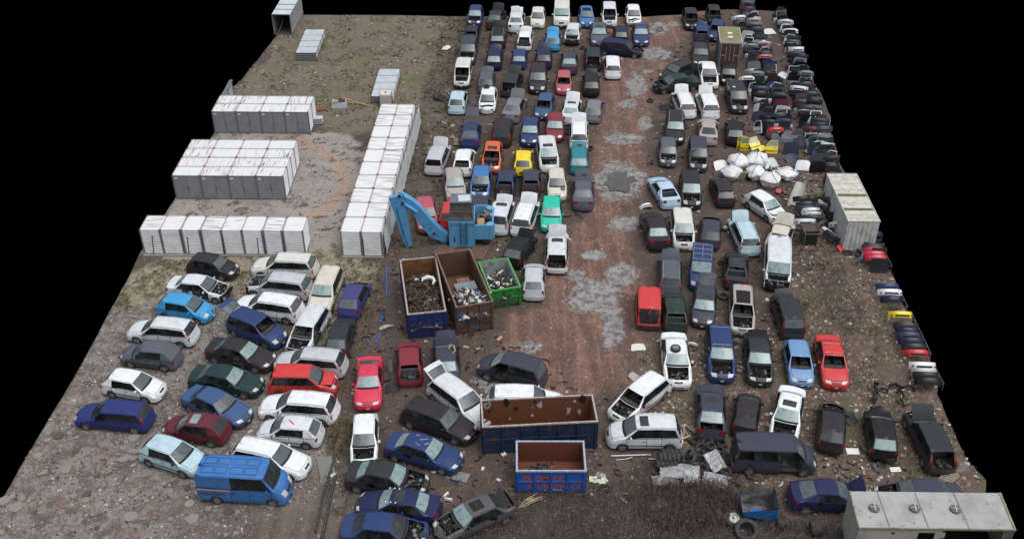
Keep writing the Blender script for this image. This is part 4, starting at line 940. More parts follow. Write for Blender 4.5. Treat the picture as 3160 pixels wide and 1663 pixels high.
def unit_meshes(wx, wy, h, kind):
    key = (round(wx, 2), round(wy, 2), h, kind)
    if key in UNIT: return UNIT[key]
    wl = MB(); e = .03
    a, b2, c3, d4 = (-wx / 2 + e, -wy / 2 + e, 0), (wx / 2 - e, -wy / 2 + e, 0), (wx / 2 - e, wy / 2 - e, 0), (-wx / 2 + e, wy / 2 - e, 0)
    door = kind == 'door'
    if not door: wallc(wl, a, b2, h)
    wallc(wl, b2, c3, h); wallc(wl, c3, d4, h); wallc(wl, d4, a, h)
    rf = MB(); corrug(rf, -wx / 2 + e, wx / 2 - e, -wy / 2 + e, wy / 2 - e, h - .05, 'y' if door or kind == 'plain2' else 'x')
    fr = MB()
    for sx in (-1, 1):
        for sy in (-1, 1): fr.box((sx * (wx / 2 - .045), sy * (wy / 2 - .045), h / 2), (.11, .11, h - .002))
        fr.box((sx * (wx / 2 - .025), 0, h - .02), (.045, wy - .15, .05), 0, 1); fr.box((sx * (wx / 2 - .03), 0, .05), (.06, wy - .15, .1))
    for sy in (-1, 1): fr.box((0, sy * (wy / 2 - .025), h - .02), (wx - .15, .045, .05), 0, 1); fr.box((0, sy * (wy / 2 - .03), .05), (wx - .15, .06, .1))
    cc = MB()
    for sx in (-1, 1):
        for sy in (-1, 1): cc.box((sx * (wx / 2 - .045), sy * (wy / 2 - .045), h - .005), (.105, .105, .07))
    out = [('wall', wl.mesh('wall', CWHITE)), ('roof', rf.mesh('roof', CROOFY if door or kind == 'plain2' else CROOFX)), ('frame', fr.mesh('frame', [CFRAME, CBEAM])), ('corner_caps', cc.mesh('corner_caps', CRED))]
    if door:
        for i, sx in enumerate((-1, 1)):
            dm = MB(); dm.box((sx * (wx / 4 - .02), -wy / 2 + .02, h / 2), (wx / 2 - .06, .04, h - .22))
            dm.box((sx * (wx / 4 - .02), -wy / 2 - .004, h / 2), (wx / 2 - .16, .012, h - .34), 0, 0)
            if i == 1: dm.box((.06, -wy / 2 - .03, 1.05), (.05, .04, .16), 0, 1)
            else: dm.box((-wx / 2 + .30, -wy / 2 - .012, h - .26), (.26, .012, .12), 0, 2)
            out.append(('door', dm.mesh('door', [CGREY, STEEL, STICK])))
    UNIT[key] = out; return out
def block(FL, FR, BL, h, nx_, ny_, kind, name, labf, group, gaps=()):
    A, B, C = G(*FL, h), G(*FR, h), G(*BL, h)
    ex = (B - A); W_ = ex.length; ex.normalize(); ey = Vector((-ex.y, ex.x, 0)); Dp = (C - A).dot(ey)
    rz = math.atan2(ex.y, ex.x); wx, wy = W_ / nx_, Dp / ny_
    for j in range(ny_):
        for i in range(nx_):
            p = A + ex * (wx * (i + .5)) + ey * (wy * (j + .5)); p.z = R.uniform(-.01, .012)
            gx_ = .14 if i in gaps else .012
            o = empty(name, p, rz + R.uniform(-.003, .003)); tag(o, labf(i, j), 'container', group)
            kd = kind if (kind != 'door' or j == 0) else 'plain2'
            for nme, me in unit_meshes(wx - gx_, wy - .012, h, kd): link(nme, me, o)
    return A, ex, ey, W_, Dp, rz
def Z1(x0, y0, s_): return lambda x, y: (x0 + x / s_, y0 + y / s_)
q1, q2 = Z1(400, 0, 2.824), Z1(400, 380, 2.824)
ordn = ['first', 'second', 'third', 'fourth', 'fifth', 'sixth', 'seventh', 'eighth', 'ninth', 'tenth', 'eleventh', 'twelfth']
GRP = 'white lock-up containers'
block(q1(710, 972), q1(1555, 980), q1(797, 832), 2.2, 4, 2, 'door', 'storage_container', lambda i, j: ('white lock-up with grey doors, %s from the left in the farther short row' if j == 0 else 'white lock-up behind the %s grey-doored one of the farther short row') % ordn[i], GRP)
block(q2(365, 457), q2(1338, 465), q2(548, 143), 2.25, 4, 4, 'door', 'storage_container', lambda i, j: ('white lock-up with grey doors, %s from the left in the middle block' % ordn[i]) if j == 0 else 'white lock-up in the middle block, %s column, %s row from the doors' % (ordn[i], ordn[j]), GRP)
block(q2(80, 932), q2(1510, 945), q2(148, 803), 2.2, 8, 1, 'plain', 'storage_container', lambda i, j: 'white ribbed lock-up in the front row above the parked cars, %s from the left' % ordn[i], GRP, (2, 6))
block(q2(1832, 948), q2(2192, 956), q1(2216, 906), 2.2, 2, 10, 'plain', 'storage_container', lambda i, j: 'white lock-up in the long double row, %s column, %s from the front end' % (('left', 'right')[i], ordn[j]), GRP)
# black poles leaning on the lock-ups
for k, (x, y0, y1, f_) in enumerate([(205, 990, 1150, 0), (512, 1000, 1145, 0), (820, 1005, 1150, 0), (1120, 1005, 1150, 0), (1430, 1008, 1110, 0), (2038, 1010, 1165, 0)]):
    a = q2(x, y1); g_ = G(a[0] + 3, a[1], 0); top = V(a[0] - 3, q2(x, y0)[1], g_.y)
    mb = MB(); mb.tube([g_ + Vector((0, -.06, 0)), top + Vector((0, -.02, 0))], .035, 6); mb.box(tuple(top), (.14, .06, .05)); mb.box(tuple(g_), (.16, .16, .04))
    tag(mb.build('support_post', PLASTIC), 'black post standing at the front of the lock-ups, %s from the left' % ordn[k], 'post', 'black posts along the lock-ups')
# concrete footing strip before the front row
CONC = mat('pale_concrete', (.25, .24, .22), .85, 0, (.17, .16, .15), 3)
a, b4 = q2(120, 1158), q2(1560, 1158); A, B = G(*a), G(*b4); mb = MB()
mb.box(tuple((A + B) / 2 + Vector((0, .1, .04))), ((B - A).length, .35, .10), math.atan2(B.y - A.y, B.x - A.x)); tag(mb.build('concrete_footing', CONC), 'concrete strip along the foot of the front row of lock-ups', 'footing')
a, b4 = q2(1850, 1172), q2(2215, 1172); A, B = G(*a), G(*b4); mb = MB()
mb.box(tuple((A + B) / 2 + Vector((0, .1, .04))), ((B - A).length, .35, .10), math.atan2(B.y - A.y, B.x - A.x)); tag(mb.build('concrete_footing', CONC), 'short concrete strip at the front end of the long double row', 'footing')
# plastic sheet hanging on the right flank of the long row
SHEET = mat('torn_foil', (.62, .64, .65), .45, 0, (.42, .44, .45), 2)
A = G(*q2(2200, 956), 2.2); B = G(*q1(2512, 907), 2.2); d = B - A; n_ = Vector((d.y, -d.x, 0)).normalized()
mb = MB()
def shf(u, v):
    p = A + d * u; q = mnoise.noise(Vector((u * 40, v * 2.0, 3))); bot = .25 + .35 * abs(mnoise.noise(Vector((u * 25, 0, 7))))
    return p + n_ * (.10 + .12 * (1 - v) + .10 * q) + Vector((0, 0, -(2.2 - bot) * (1 - v)))
mb.grid(shf, 90, 8); tag(mb.build('foil_sheet', SHEET, None, True), 'white plastic foil draped down the right side of the long lock-up row', 'foil')
STAIN = mat('dry_leaves', (.19, .165, .13), .9)
# ------------------------------------------------------------------ flat-packed container stacks, open container, panel wall
def stack(FL, FR, BL, h, n_, name, label, nseg=4):
    A, B, C = G(*FL, h), G(*FR, h), G(*BL, h); ex = (B - A); W_ = ex.length; ex.normalize(); ey = Vector((-ex.y, ex.x, 0)); Dp = (C - A).dot(ey)
    o = empty(name, tuple((A + ex * W_ / 2 + ey * Dp / 2).xy) + (0,), math.atan2(ex.y, ex.x)); tag(o, label, 'panel stack')
    for k in range(n_):
        mb = MB(); hh = h / n_; z0 = k * hh; j = R.uniform(-.02, .02)
        mb.box((j, 0, z0 + hh * .40), (W_ - .06, Dp - .06, hh * .62), 0, 1); corrug(mb, -W_ / 2 + j, W_ / 2 + j, -Dp / 2, Dp / 2, z0 + hh * .80, 'y', .2, .03)
        for s_ in range(nseg + 1):
            y = -Dp / 2 + Dp * s_ / nseg
            for sx in (-1, 1): mb.box((sx * W_ / 2 * .98 + j, y * .985, z0 + hh * .78), (.10, .10, .10), 0, 2)
            if 0 < s_ < nseg: mb.box((j, y, z0 + hh * .84), (W_, .05, .05), 0, 1)
        mb.build('packed_panel', [ZINC, CFRAME, CRED], o)
stack(q1(1447, 460), q1(1622, 460), q1(1517, 257), .95, 4, 'panel_stack', 'stack of flat-packed zinc containers on the far grass near the open container')
stack(q1(2103, 838), q1(2290, 840), q1(2177, 600), .75, 3, 'panel_stack', 'stack of flat-packed zinc containers beside the far end of the long lock-up row')
def open_container():
    FL, FR, BR = q1(1236, 130), q1(1395, 132), q1(1470, 0); h = 2.3
    A, B = G(*FL, h), G(*FR, h); C = G(*BR, h); ex = (B - A); W_ = ex.length; ex.normalize(); ey = Vector((-ex.y, ex.x, 0)); Dp = (C - B).dot(ey) + 1.5
    o = empty('open_container', tuple(A.xy) + (0,), math.atan2(ex.y, ex.x)); tag(o, 'grey metal container with its near end open at the far left corner', 'container')
    mb = MB()
    wallc(mb, (W_, 0, 0), (W_, Dp, 0), h); wallc(mb, (0, Dp, 0), (0, 0, 0), h); wallc(mb, (W_, Dp, 0), (0, Dp, 0), h); wallc(mb, (W_ - .06, Dp, 0), (W_ - .06, 0, 0), h); wallc(mb, (.06, 0, 0), (.06, Dp, 0), h)
    mb.build('wall', mat('grey_ribbed_wall', (.33, .345, .36), .5, .2, (.14, .14, .15), 3), o)
    mb = MB(); corrug(mb, 0, W_, 0, Dp, h - .02, 'x'); 
    mb.box((W_ / 2, Dp / 2, h - .06), (W_ - .1, Dp - .1, .03))
    mb.build('roof', ZINC, o)
    mb = MB()
    for x in (.03, W_ - .03): mb.box((x, .0, h / 2), (.08, .08, h))
    for z in (.04, h): mb.box((W_ / 2, 0, z), (W_ - .1, .07, .08))
    for y in range(1, 4): mb.box((W_ / 2, Dp * y / 4, h + .03), (W_, .06, .04))
    mb.build('frame', CFRAME, o)
    mb = MB(); mb.box((W_ / 2, Dp / 2, .06), (W_ - .1, Dp - .05, .04)); mb.build('floor', mat('ply_floor', (.07, .055, .045), .8), o)
    mb = MB(); mb.tube([(.4, .5, .1), (.9, 1.3, 1.2)], .05, 5); tag(mb.build('leaning_plank', mat('old_wood', (.22, .17, .12), .8), o))
open_container()
def panel_wall():
    P0 = G(*q1(815, 835), 2.1); P1 = G(*q1(885, 705), 2.1); d = P1 - P0; rz = math.atan2(d.y, d.x)
    o = empty('lattice_screen', (P0.x, P0.y, 0), rz); tag(o, 'narrow upright zinc frame with wire lattice behind the farther grey-doored row', 'frame')
    mb = MB()
    for k in range(7): mb.box((d.length / 2, 0, .25 + k * .3), (d.length, .06, .16), 0, 0)
    mb.build('slats', ZINC, o); mb = MB()
    for k in (0, .5, 1): mb.box((d.length * k, 0, 1.1), (.09, .14, 2.2))
    mb.box((d.length / 2, 0, 2.15), (d.length, .3, .08)); mb.build('frame_posts', CFRAME, o)
panel_wall()
# ------------------------------------------------------------------ water tank in a cage, odds on the far grass
def ibc(p, rz):
    o = empty('caged_tank', p, rz); tag(o, 'white plastic tank in a wire cage at the far end of the long lock-up row', 'tank')
    mb = MB(); mb.box((0, 0, .66), (1.0, 1.12, .96)); mb.box((0, 0, 1.16), (.9, 1.0, .06)); mb.build('tank', mat('tank_plastic', (.62, .60, .54), .35, 0, (.5, .48, .42), 3), o)
    mb = MB()
    for z in (.2, .5, .8, 1.12): mb.tube([(-.53, -.59, z), (.53, -.59, z), (.53, .59, z), (-.53, .59, z), (-.53, -.59, z)], .014, 4)
    for k in range(5):
        for s_ in (-1, 1): mb.tube([(-.53 + k * .265, s_ * .59, .15), (-.53 + k * .265, s_ * .59, 1.14)], .012, 4); mb.tube([(s_ * .53, -.59 + k * .295, .15), (s_ * .53, -.59 + k * .295, 1.14)], .012, 4)
    mb.build('cage', RAIL, o); mb = MB(); mb.ring((0, 0, 1.19), Matrix.Identity(3), [(.02, 0), (.12, 0), (.12, .05), (.02, .05)], 12); mb.build('cap', CRED, o)
    mb = MB()
    for x in (-.4, 0, .4): mb.box((x, 0, .09), (.12, 1.1, .13))
    mb.build('pallet_base', mat('old_wood', (.22, .17, .12), .8), o)
ibc(G(*q1(2238, 905)), -.05)
WOOD = mat('old_wood', (.22, .17, .12), .8); WOODP = mat('pale_wood', (.42, .33, .22), .8, 0, (.28, .22, .15), 3)
def pallet(p, rz, label, tilt=0, m_=None, name='pallet'):
    o = empty(name, p, rz); o.rotation_euler = (tilt, 0, rz); tag(o, label, 'pallet')
    mb = MB()
    for k in range(6): mb.box((-.5 + k * .2, 0, .13), (.13, .8, .025))
    mb.build('deck_boards', m_ or WOOD, o); mb = MB()
    for y in (-.35, 0, .35): mb.box((0, y, .06), (1.15, .09, .11))
    mb.build('bearers', m_ or WOOD, o)
pallet(G(*q1(1660, 955)), .3, 'wooden pallet with reddish boards right of the farther grey-doored row', 0, mat('red_wood', (.22, .09, .06), .8))
mb = MB(); c_ = G(*q1(1828, 925)); mb.box((0, 0, .25), (1.5, 1.0, .5), 0, 0, None, .85); mb.box((.1, 0, .53), (1.0, .7, .05), 0, 1); mb.box((-.3, -.3, .62), (.5, .3, .2), .3, 2)
o = mb.build('crate', [ZINC, STEEL, WOODP], None, loc=c_, rot=(0, 0, .1)); tag(o, 'grey crate with wooden scraps on the bare ground behind the long row', 'crate')
mb = MB(); A, B = G(*q1(1850, 880)), G(*q1(2110, 935)); mb.tube([A + Vector((0, 0, .35)), (A + B) / 2 + Vector((0, 0, .18)), B + Vector((0, 0, .05))], .06, 5); mb.tube([A + Vector((.1, -.3, .1)), (A + B) / 2 + Vector((-.3, -.1, .1))], .05, 5)
tag(mb.build('timber_beam', mat('yellow_timber', (.45, .27, .10), .7)), 'long yellow timber beam lying from the grey crate towards the long row', 'beam')
mb = MB(); c_ = G(*q1(1640, 1075)); 
for k in range(3): mb.box((0, 0, .12 + k * .22), (1.0, .7, .12), .04 * k)
tag(mb.build('panel_bundle', ZINC, None, loc=c_), 'small bundle of zinc panels at the right end of the farther grey-doored row', 'panels')

# ------------------------------------------------------------------ rusty trailer box with mossy roof
def box_body(FL, FR, BL, h, name, label, cat, wall, roofm, base=0.0):
    A, B, C = G(*FL, h), G(*FR, h), G(*BL, h); ex = B - A; W_ = ex.length; ex.normalize(); ey = Vector((-ex.y, ex.x, 0)); Dp = (C - A).dot(ey)
    o = empty(name, (A.x, A.y, 0), math.atan2(ex.y, ex.x)); tag(o, label, cat)
    mb = MB(); mb.box((W_ / 2, Dp / 2, (h + base) / 2 - .02), (W_ - .05, Dp - .05, h - base - .04))
    for k in range(int(W_ / .35)): mb.box((.2 + k * .35, -.0, (h + base) / 2), (.03, .06, h - base - .2))
    for k in range(int(Dp / .4)):
        for x in (0, W_): mb.box((x, .2 + k * .4, (h + base) / 2), (.06, .03, h - base - .2))
    mb.build('wall', wall, o)
    mb = MB(); mb.box((W_ / 2, Dp / 2, h), (W_, Dp, .05)); 
    for (x, y, sx, sy) in ((W_ / 2, .02, W_ + .04, .06), (W_ / 2, Dp - .02, W_ + .04, .06), (.02, Dp / 2, .06, Dp - .1), (W_ - .02, Dp / 2, .06, Dp - .1)): mb.box((x, y, h + .03), (sx, sy, .07), 0, 1)
    mb.build('roof', roofm, o); return o, W_, Dp
MOSS = mat('mossy_roof', (.17, .16, .07), .9, 0, (.26, .24, .16), 1.5); RIMG = mat('grey_rim', (.42, .43, .42), .6)
qb = Z1(1960, 0, 3.767)
o, W_, Dp = box_body(qb(986, 492), qb(1245, 503), qb(985, 318), 2.7, 'trailer_box', 'tall rusty trailer box with mossy roof and two white hatches', 'trailer', mat('grey_blue_wall', (.13, .145, .17), .6, 0, (.20, .21, .22), 2), [MOSS, RIMG])
for s_ in (0, 1):
    mb = MB(); mb.box((W_ / 2, Dp * (.30 + .26 * s_), 2.78), (.5, .34, .10), 0, 0, None, .9); mb.build('roof_hatch', STICK, o)
RUSTD = mat('rust_brown', (.085, .033, .024), .8, 0, (.13, .05, .03), 3)
for i, sx in enumerate((.27, .73)):
    mb = MB(); mb.box((W_ * sx, -.045, 1.35), (W_ * .42, .05, 2.3)); mb.build('rear_door', RUSTD, o)
mb = MB()
for x, z, h_ in ((.08, 1.35, 2.6), (.92, 1.35, 2.6), (.5, 1.45, 1.9), (.32, 1.3, 1.9), (.68, 1.3, 1.9)): mb.box((W_ * x, -.09, z), (.07, .05, h_))
for x in (.2, .8): mb.box((W_ * x, -.085, 1.3), (W_ * .24, .06, .08))
mb.box((W_ / 2, -.06, 2.62), (W_, .08, .12)); mb.build('lock_bars', mat('pale_steel_bar', (.30, .31, .33), .5, .2), o)
# white box container on the right edge
qn = Z1(2500, 500, 1.832)
WROOF = mat('dirty_white_roof', (.52, .51, .45), .7, 0, (.30, .29, .22), 2.2); MOSSG = mat('green_moss', (.085, .09, .025), .95, 0, (.15, .14, .05), 4)
o, W_, Dp = box_body(qn(215, 338), qn(398, 340), qn(143, 68), 2.55, 'box_container', 'long white box container with mossy bands across its roof', 'container', mat('chalky_white_wall', (.60, .62, .62), .6, 0, (.36, .37, .36), 1.6), [WROOF, RIMG])
mb = MB()
for y, d_ in ((.24, .32), (.53, .34)): mb.box((W_ / 2, Dp * y, 2.585), (W_ - .2, d_ * 1.1, .02))
mb.build('moss_bands', MOSSG, o); mb = MB()
for k in range(7): mb.box((W_ / 2, Dp * (k + .5) / 7, 2.59), (W_ - .15, .04, .03))
mb.build('roof_ribs', RIMG, o)

# ------------------------------------------------------------------ skips and their scrap
RUSTI = mat('rusty_inside', (.135, .058, .026), .8, 0, (.24, .10, .035), 1.6); RUSTB = mat('rust_red_inside', (.13, .036, .018), .8, 0, (.10, .035, .018), 1.6); RIMR = mat('worn_rim', (.40, .36, .35), .6, 0, (.20, .13, .10), 6)
SK_NAVY = mat('skip_navy', (.015, .028, .13), .5, 0, (.05, .045, .06), 2.4, .55, .72); SK_BROWN = mat('skip_worn_paint', (.10, .055, .045), .7, 0, (.05, .11, .22), 1.5, .55, .62)
SK_GREEN = mat('skip_green', (.015, .21, .025), .5, 0, (.03, .12, .03), 2); SK_DARK = mat('skip_dark_blue', (.010, .026, .065), .6, 0, (.07, .035, .025), 1.6, .54, .64); SK_BLUE = mat('skip_blue', (.015, .10, .36), .5, 0, (.10, .06, .05), 2.0, .55, .64)
INGR = mat('skip_green_inside', (.30, .33, .34), .6, 0, (.12, .10, .07), 2.2)
def skip(FL, FR, BL, h, name, label, outm, inm, rimm, nr=4, mid=True, floor_z=.25):
    A, B, C = G(*FL, h), G(*FR, h), G(*BL, h); ex = B - A; W_ = ex.length; ex.normalize(); ey = Vector((-ex.y, ex.x, 0)); Dp = (C - A).dot(ey)
    sk = (C - A).dot(ex) / Dp      # the far end lies a little to one side
    ey2 = (ey + ex * sk).normalized(); a0 = math.atan2(ex.y, ex.x)
    if abs(sk) > .02: a0 = math.atan2(-ey2.x, ey2.y) * .5 + a0 * .5
    o = empty(name, (A.x + ex.x * W_ / 2 + ey2.x * Dp / 2, A.y + ex.y * W_ / 2 + ey2.y * Dp / 2, 0), a0); tag(o, label, 'skip')
    X, Y = W_ / 2, Dp / 2
    mb = MB()
    for (x, y, sx, sy) in ((0, -Y + .03, W_, .05), (0, Y - .03, W_, .05), (-X + .03, 0, .05, Dp - .12), (X - .03, 0, .05, Dp - .12)): mb.box((x, y, (h + .15) / 2), (sx, sy, h - .15))
    mb.box((0, 0, .13), (W_ - .02, Dp - .02, .08))
    for k in range(nr + 1):
        x = -X + .06 + (W_ - .12) * k / nr
        for sy in (-1, 1): mb.box((x, sy * (Y + .045), h / 2), (.09, .09, h - .1))
    ns = max(4, int(Dp / .8))
    for k in range(ns + 1):
        y = -Y + .06 + (Dp - .12) * k / ns
        for sx in (-1, 1): mb.box((sx * (X + .045), y, h / 2), (.09, .09, h - .1))
    if mid:
        for k in range(nr):
            x = -X + .06 + (W_ - .12) * (k + .5) / nr; mb.box((x, -Y - .03, h * .52), ((W_ - .12) / nr - .1, .07, .09)); mb.box((x, Y + .03, h * .52), ((W_ - .12) / nr - .1, .07, .09))
    mb.build('shell', outm, o)
    mb = MB(); t_ = .075
    for (x, y, sx, sy) in ((0, -Y + t_, W_ - .13, .03), (0, Y - t_, W_ - .13, .03), (-X + t_, 0, .03, Dp - .2), (X - t_, 0, .03, Dp - .2)): mb.box((x, y, h / 2 + .08), (sx, sy, h - .2))
    mb.box((0, 0, floor_z - .05), (W_ - .12, Dp - .12, .05)); mb.build('inner_lining', inm, o)
    mb = MB()
    for (x, y, sx, sy) in ((0, -Y, W_ + .13, .10), (0, Y, W_ + .13, .10), (-X, 0, .10, Dp - .10), (X, 0, .10, Dp - .10)): mb.box((x, y, h), (sx, sy, .10))
    mb.build('rim', rimm, o)
    mb = MB()
    for sx in (-1, 1): mb.box((sx * X * .5, 0, .05), (.14, Dp, .12))
    mb.build('skid', STEEL, o)
    return o, X, Y, ex, ey2, h
SCR = [mat('scrap_dark', (.022, .02, .018), .55, .3, (.07, .045, .03), 8), mat('scrap_rust', (.12, .05, .028), .8), mat('scrap_grey', (.13, .13, .125), .5, .4, (.08, .07, .06), 8), mat('scrap_white', (.62, .62, .60), .6), mat('scrap_blue', (.02, .09, .35), .5)]
def scrap(name, parent_o, label, cx, cy, rx, ry, z0, hgt, n_, wts, seed, size=1.0):
    rr = random.Random(seed); mb = MB()
    def ht(x, y): return z0 + hgt * max(0, 1 - ((x - cx) / rx) ** 2 * .6 - ((y - cy) / ry) ** 2 * .6) * (.8 + .4 * mnoise.noise(Vector((x * 1.3, y * 1.3, seed))))
    mb.grid(lambda u, v: (cx - rx + 2 * rx * u, cy - ry + 2 * ry * v, ht(cx - rx + 2 * rx * u, cy - ry + 2 * ry * v) - .1 - (0 if 0 < u < 1 and 0 < v < 1 else .3)), 14, 14, 0)
    for _ in range(n_):
        x, y = cx + rr.uniform(-rx, rx) * .92, cy + rr.uniform(-ry, ry) * .92; z = ht(x, y) + rr.uniform(-.04, .12); mi = rr.choices(range(5), wts)[0]
        M = Matrix.Rotation(rr.uniform(0, 6.3), 3, 'Z') @ Matrix.Rotation(rr.uniform(-.9, .9), 3, 'X') @ Matrix.Rotation(rr.uniform(-.6, .6), 3, 'Y'); t_ = rr.random(); s_ = size
        if t_ < .40: l_ = rr.uniform(.15, .6) * s_; mb.tube([Vector((x, y, z)) + M @ Vector((-l_, 0, 0)), Vector((x, y, z)) + M @ Vector((0, 0, .08 * s_)), Vector((x, y, z)) + M @ Vector((l_, rr.uniform(-.1, .1), 0))], rr.uniform(.02, .06) * s_, 5, mi)
        elif t_ < .8: mb.box((x, y, z), (rr.uniform(.1, .45) * s_, rr.uniform(.08, .3) * s_, rr.uniform(.04, .22) * s_), 0, mi, M, rr.uniform(.6, 1))
        elif t_ < .9: mb.ring((x, y, z), M, [(.06 * s_, -.03), (.17 * s_, -.03), (.17 * s_, .03), (.06 * s_, .03)], 10, mi)
        else: mb.rock((x, y, z), rr.uniform(.1, .25) * s_, rr, mi, .7)
    ob = mb.build(name, SCR); ob.matrix_world = parent_o.matrix_basis.copy(); tag(ob, label, 'scrap heap', None, 'stuff'); return ob
qs = Z1(1120, 760, 4.5205)
o, X, Y, *_ = skip(qs(645, 945), qs(1172, 902), qs(503, 196), 2.1, 'skip', 'navy blue skip filled with rusty scrap, left of the worn brown one', SK_NAVY, RUSTI, RIMR, 3)
scrap('scrap_heap', o, 'dark heap of axles and engine parts in the navy skip', 0, -Y * .18, X * .93, Y * .86, 1.1, .75, 480, (10, 2, 1.2, .15, 0), 3)
mb = MB(); mb.tube([(-.5, 0, 0), (-.42, .12, .10), (-.05, .22, .16), (.28, .12, .12), (.38, -.12, .02), (.22, -.4, -.08)], [.05, .13, .15, .14, .12, .05], 6); b9 = mb.build('wheel_arch_liner', SCR[3], None, True); b9.matrix_world = o.matrix_basis @ Matrix.Translation((X * .42, Y * .22, 1.9)); tag(b9, 'white curved plastic fender piece on top of the scrap in the navy skip', 'fender')
o, X, Y, *_ = skip(qs(1288, 858), qs(1788, 768), qs(1036, 115), 2.35, 'skip', 'tall worn brown and blue skip between the navy and the green one', SK_BROWN, mat('dark_rusty_inside', (.085, .045, .028), .8, 0, (.14, .07, .035), 1.4), mat('brown_rim', (.19, .115, .085), .7, 0, (.1, .06, .05), 5), 3)
scrap('scrap_heap', o, 'white and grey sheet scrap at the near end of the tall brown skip', 0, -Y * .58, X * .9, Y * .46, 1.1, .9, 130, (2, .6, 4, 2.6, .3), 5, 1.5)
def skip_item(o, loc, fn, name, mats, label, cat, rot=(0, 0, 0)):
    mb = MB(); fn(mb); b_ = mb.build(name, mats, None); b_.matrix_world = o.matrix_basis @ Matrix.Translation(loc) @ Matrix.Rotation(rot[2], 4, 'Z') @ Matrix.Rotation(rot[0], 4, 'X'); tag(b_, label, cat)
def chest(mb):
    mb.box((0, 0, .4), (1.45, .9, .75)); mb.box((0, 0, .82), (1.5, .95, .10), 0, 0)
    for x in (-.5, 0, .5): mb.box((x, -.46, .4), (.06, .05, .7), 0, 1)
skip_item(o, (.1, -.2, .85), chest, 'metal_chest', [mat('rusty_blue_chest', (.16, .22, .24), .7, 0, (.12, .05, .03), 2), RUSTD], 'rusty pale blue metal chest in the middle of the tall brown skip', 'chest', (0, 0, .03))
def bale(mb):
    mb.box((0, 0, .28), (1.0, .55, .5), 0, 0, None, .9)
    for x in (-.3, .25): mb.box((x, 0, .29), (.04, .6, .54), 0, 1)
skip_item(o, (.2, 1.1, .8), bale, 'scrap_bale', [mat('pink_rust', (.25, .13, .11), .8, 0, (.14, .06, .04), 5), RUSTD], 'pinkish rusty bale behind the metal chest in the tall brown skip', 'bale')
qd = Z1(1180, 560, 3.767)
o, X, Y, *_ = skip(qd(1245, 1283), qd(1590, 1222), qd(1133, 943), 1.55, 'skip', 'bright green skip with mixed rubbish right of the tall brown one', SK_GREEN, INGR, mat('green_rim', (.06, .33, .07), .5), 2)
scrap('scrap_heap', o, 'black and white rubbish filling the green skip', 0, -Y * .25, X * .92, Y * .8, .65, .5, 240, (9, .6, 2, 1.5, .5), 8, 1.1)
qi, qj = Z1(1040, 1000, 3.767), Z1(1040, 1300, 3.0667)
o, X, Y, *_ = skip(qi(1700, 1196), qj(2466, 0), qi(1672, 888), 2.2, 'skip', 'long dark blue skip with an empty rusty inside', SK_DARK, mat('orange_rust_inside', (.15, .052, .02), .8, 0, (.115, .045, .022), 1.1), RIMR, 6)
HOLE = mat('torn_hole', (.36, .38, .40), .6); mb = MB(); rr = random.Random(4)
for _ in range(17):
    x, z = rr.uniform(-X * .95, X * .9), 2.0 - rr.random() ** 1.6 * 1.3; s_ = rr.uniform(.08, .34)
    mb.poly([(x + s_ * rr.uniform(.3, 1) * math.cos(a_), Y - .096, z + s_ * rr.uniform(.5, 1.4) * math.sin(a_)) for a_ in [k * 1.05 for k in range(6)]][::-1], 0 if rr.random() < .5 else 1)
mb.build('torn_holes', [HOLE, SEAM], o)
qz = Z1(1570, 1340, 6.78)
o, X, Y, *_ = skip(qz(165, 765), qz(1605, 765), qz(170, 150), 1.75, 'skip', 'smaller blue skip with faded red lettering on its side', SK_BLUE, RUSTB, mat('pale_blue_rim', (.36, .42, .52), .5, 0, (.2, .22, .26), 6), 4)
scrap('scrap_heap', o, 'small dark heap of axle parts in the lettered blue skip', -X * .25, -Y * .15, X * .42, Y * .6, .28, .5, 110, (8, 1.4, 1.2, 0, 0), 11, .8)
REDT = mat('faded_red_lettering', (.50, .055, .06), .7, 0, (.25, .07, .10), 6); WHT = mat('white_lettering', (.55, .57, .58), .6)
def lettering(txt, x, z, size, m_, parent, y):
    cu = bpy.data.curves.new('text', 'FONT'); cu.body = txt; cu.size = size; cu.extrude = .004; cu.align_x = 'CENTER'; cu.offset = .006 * size / .4
    tmp = bpy.data.objects.new('tmp', cu); col.objects.link(tmp); dg = bpy.context.evaluated_depsgraph_get(); dg.update()
    me = bpy.data.meshes.new_from_object(tmp.evaluated_get(dg)); bpy.data.objects.remove(tmp); me.name = 'lettering'; me.materials.clear(); me.materials.append(m_)
    return link('lettering', me, parent, (x, y, z), (math.pi / 2, 0, 0))
pw = 2 * X
for txt, u, z in (('Z\u0141', .155, .98), ('OM', .365, .98), ('EX', .60, .98), ('S', .185, .38), ('UR', .385, .38), ('OW', .62, .38), ('CE', .87, .38)): lettering(txt, -X + pw * u, z, .52, REDT, o, -Y - .012)
lettering('2', -X + pw * .415, .20, .15, WHT, o, -Y - .012); lettering('5706733', -X + pw * .60, .20, .15, WHT, o, -Y - .012)
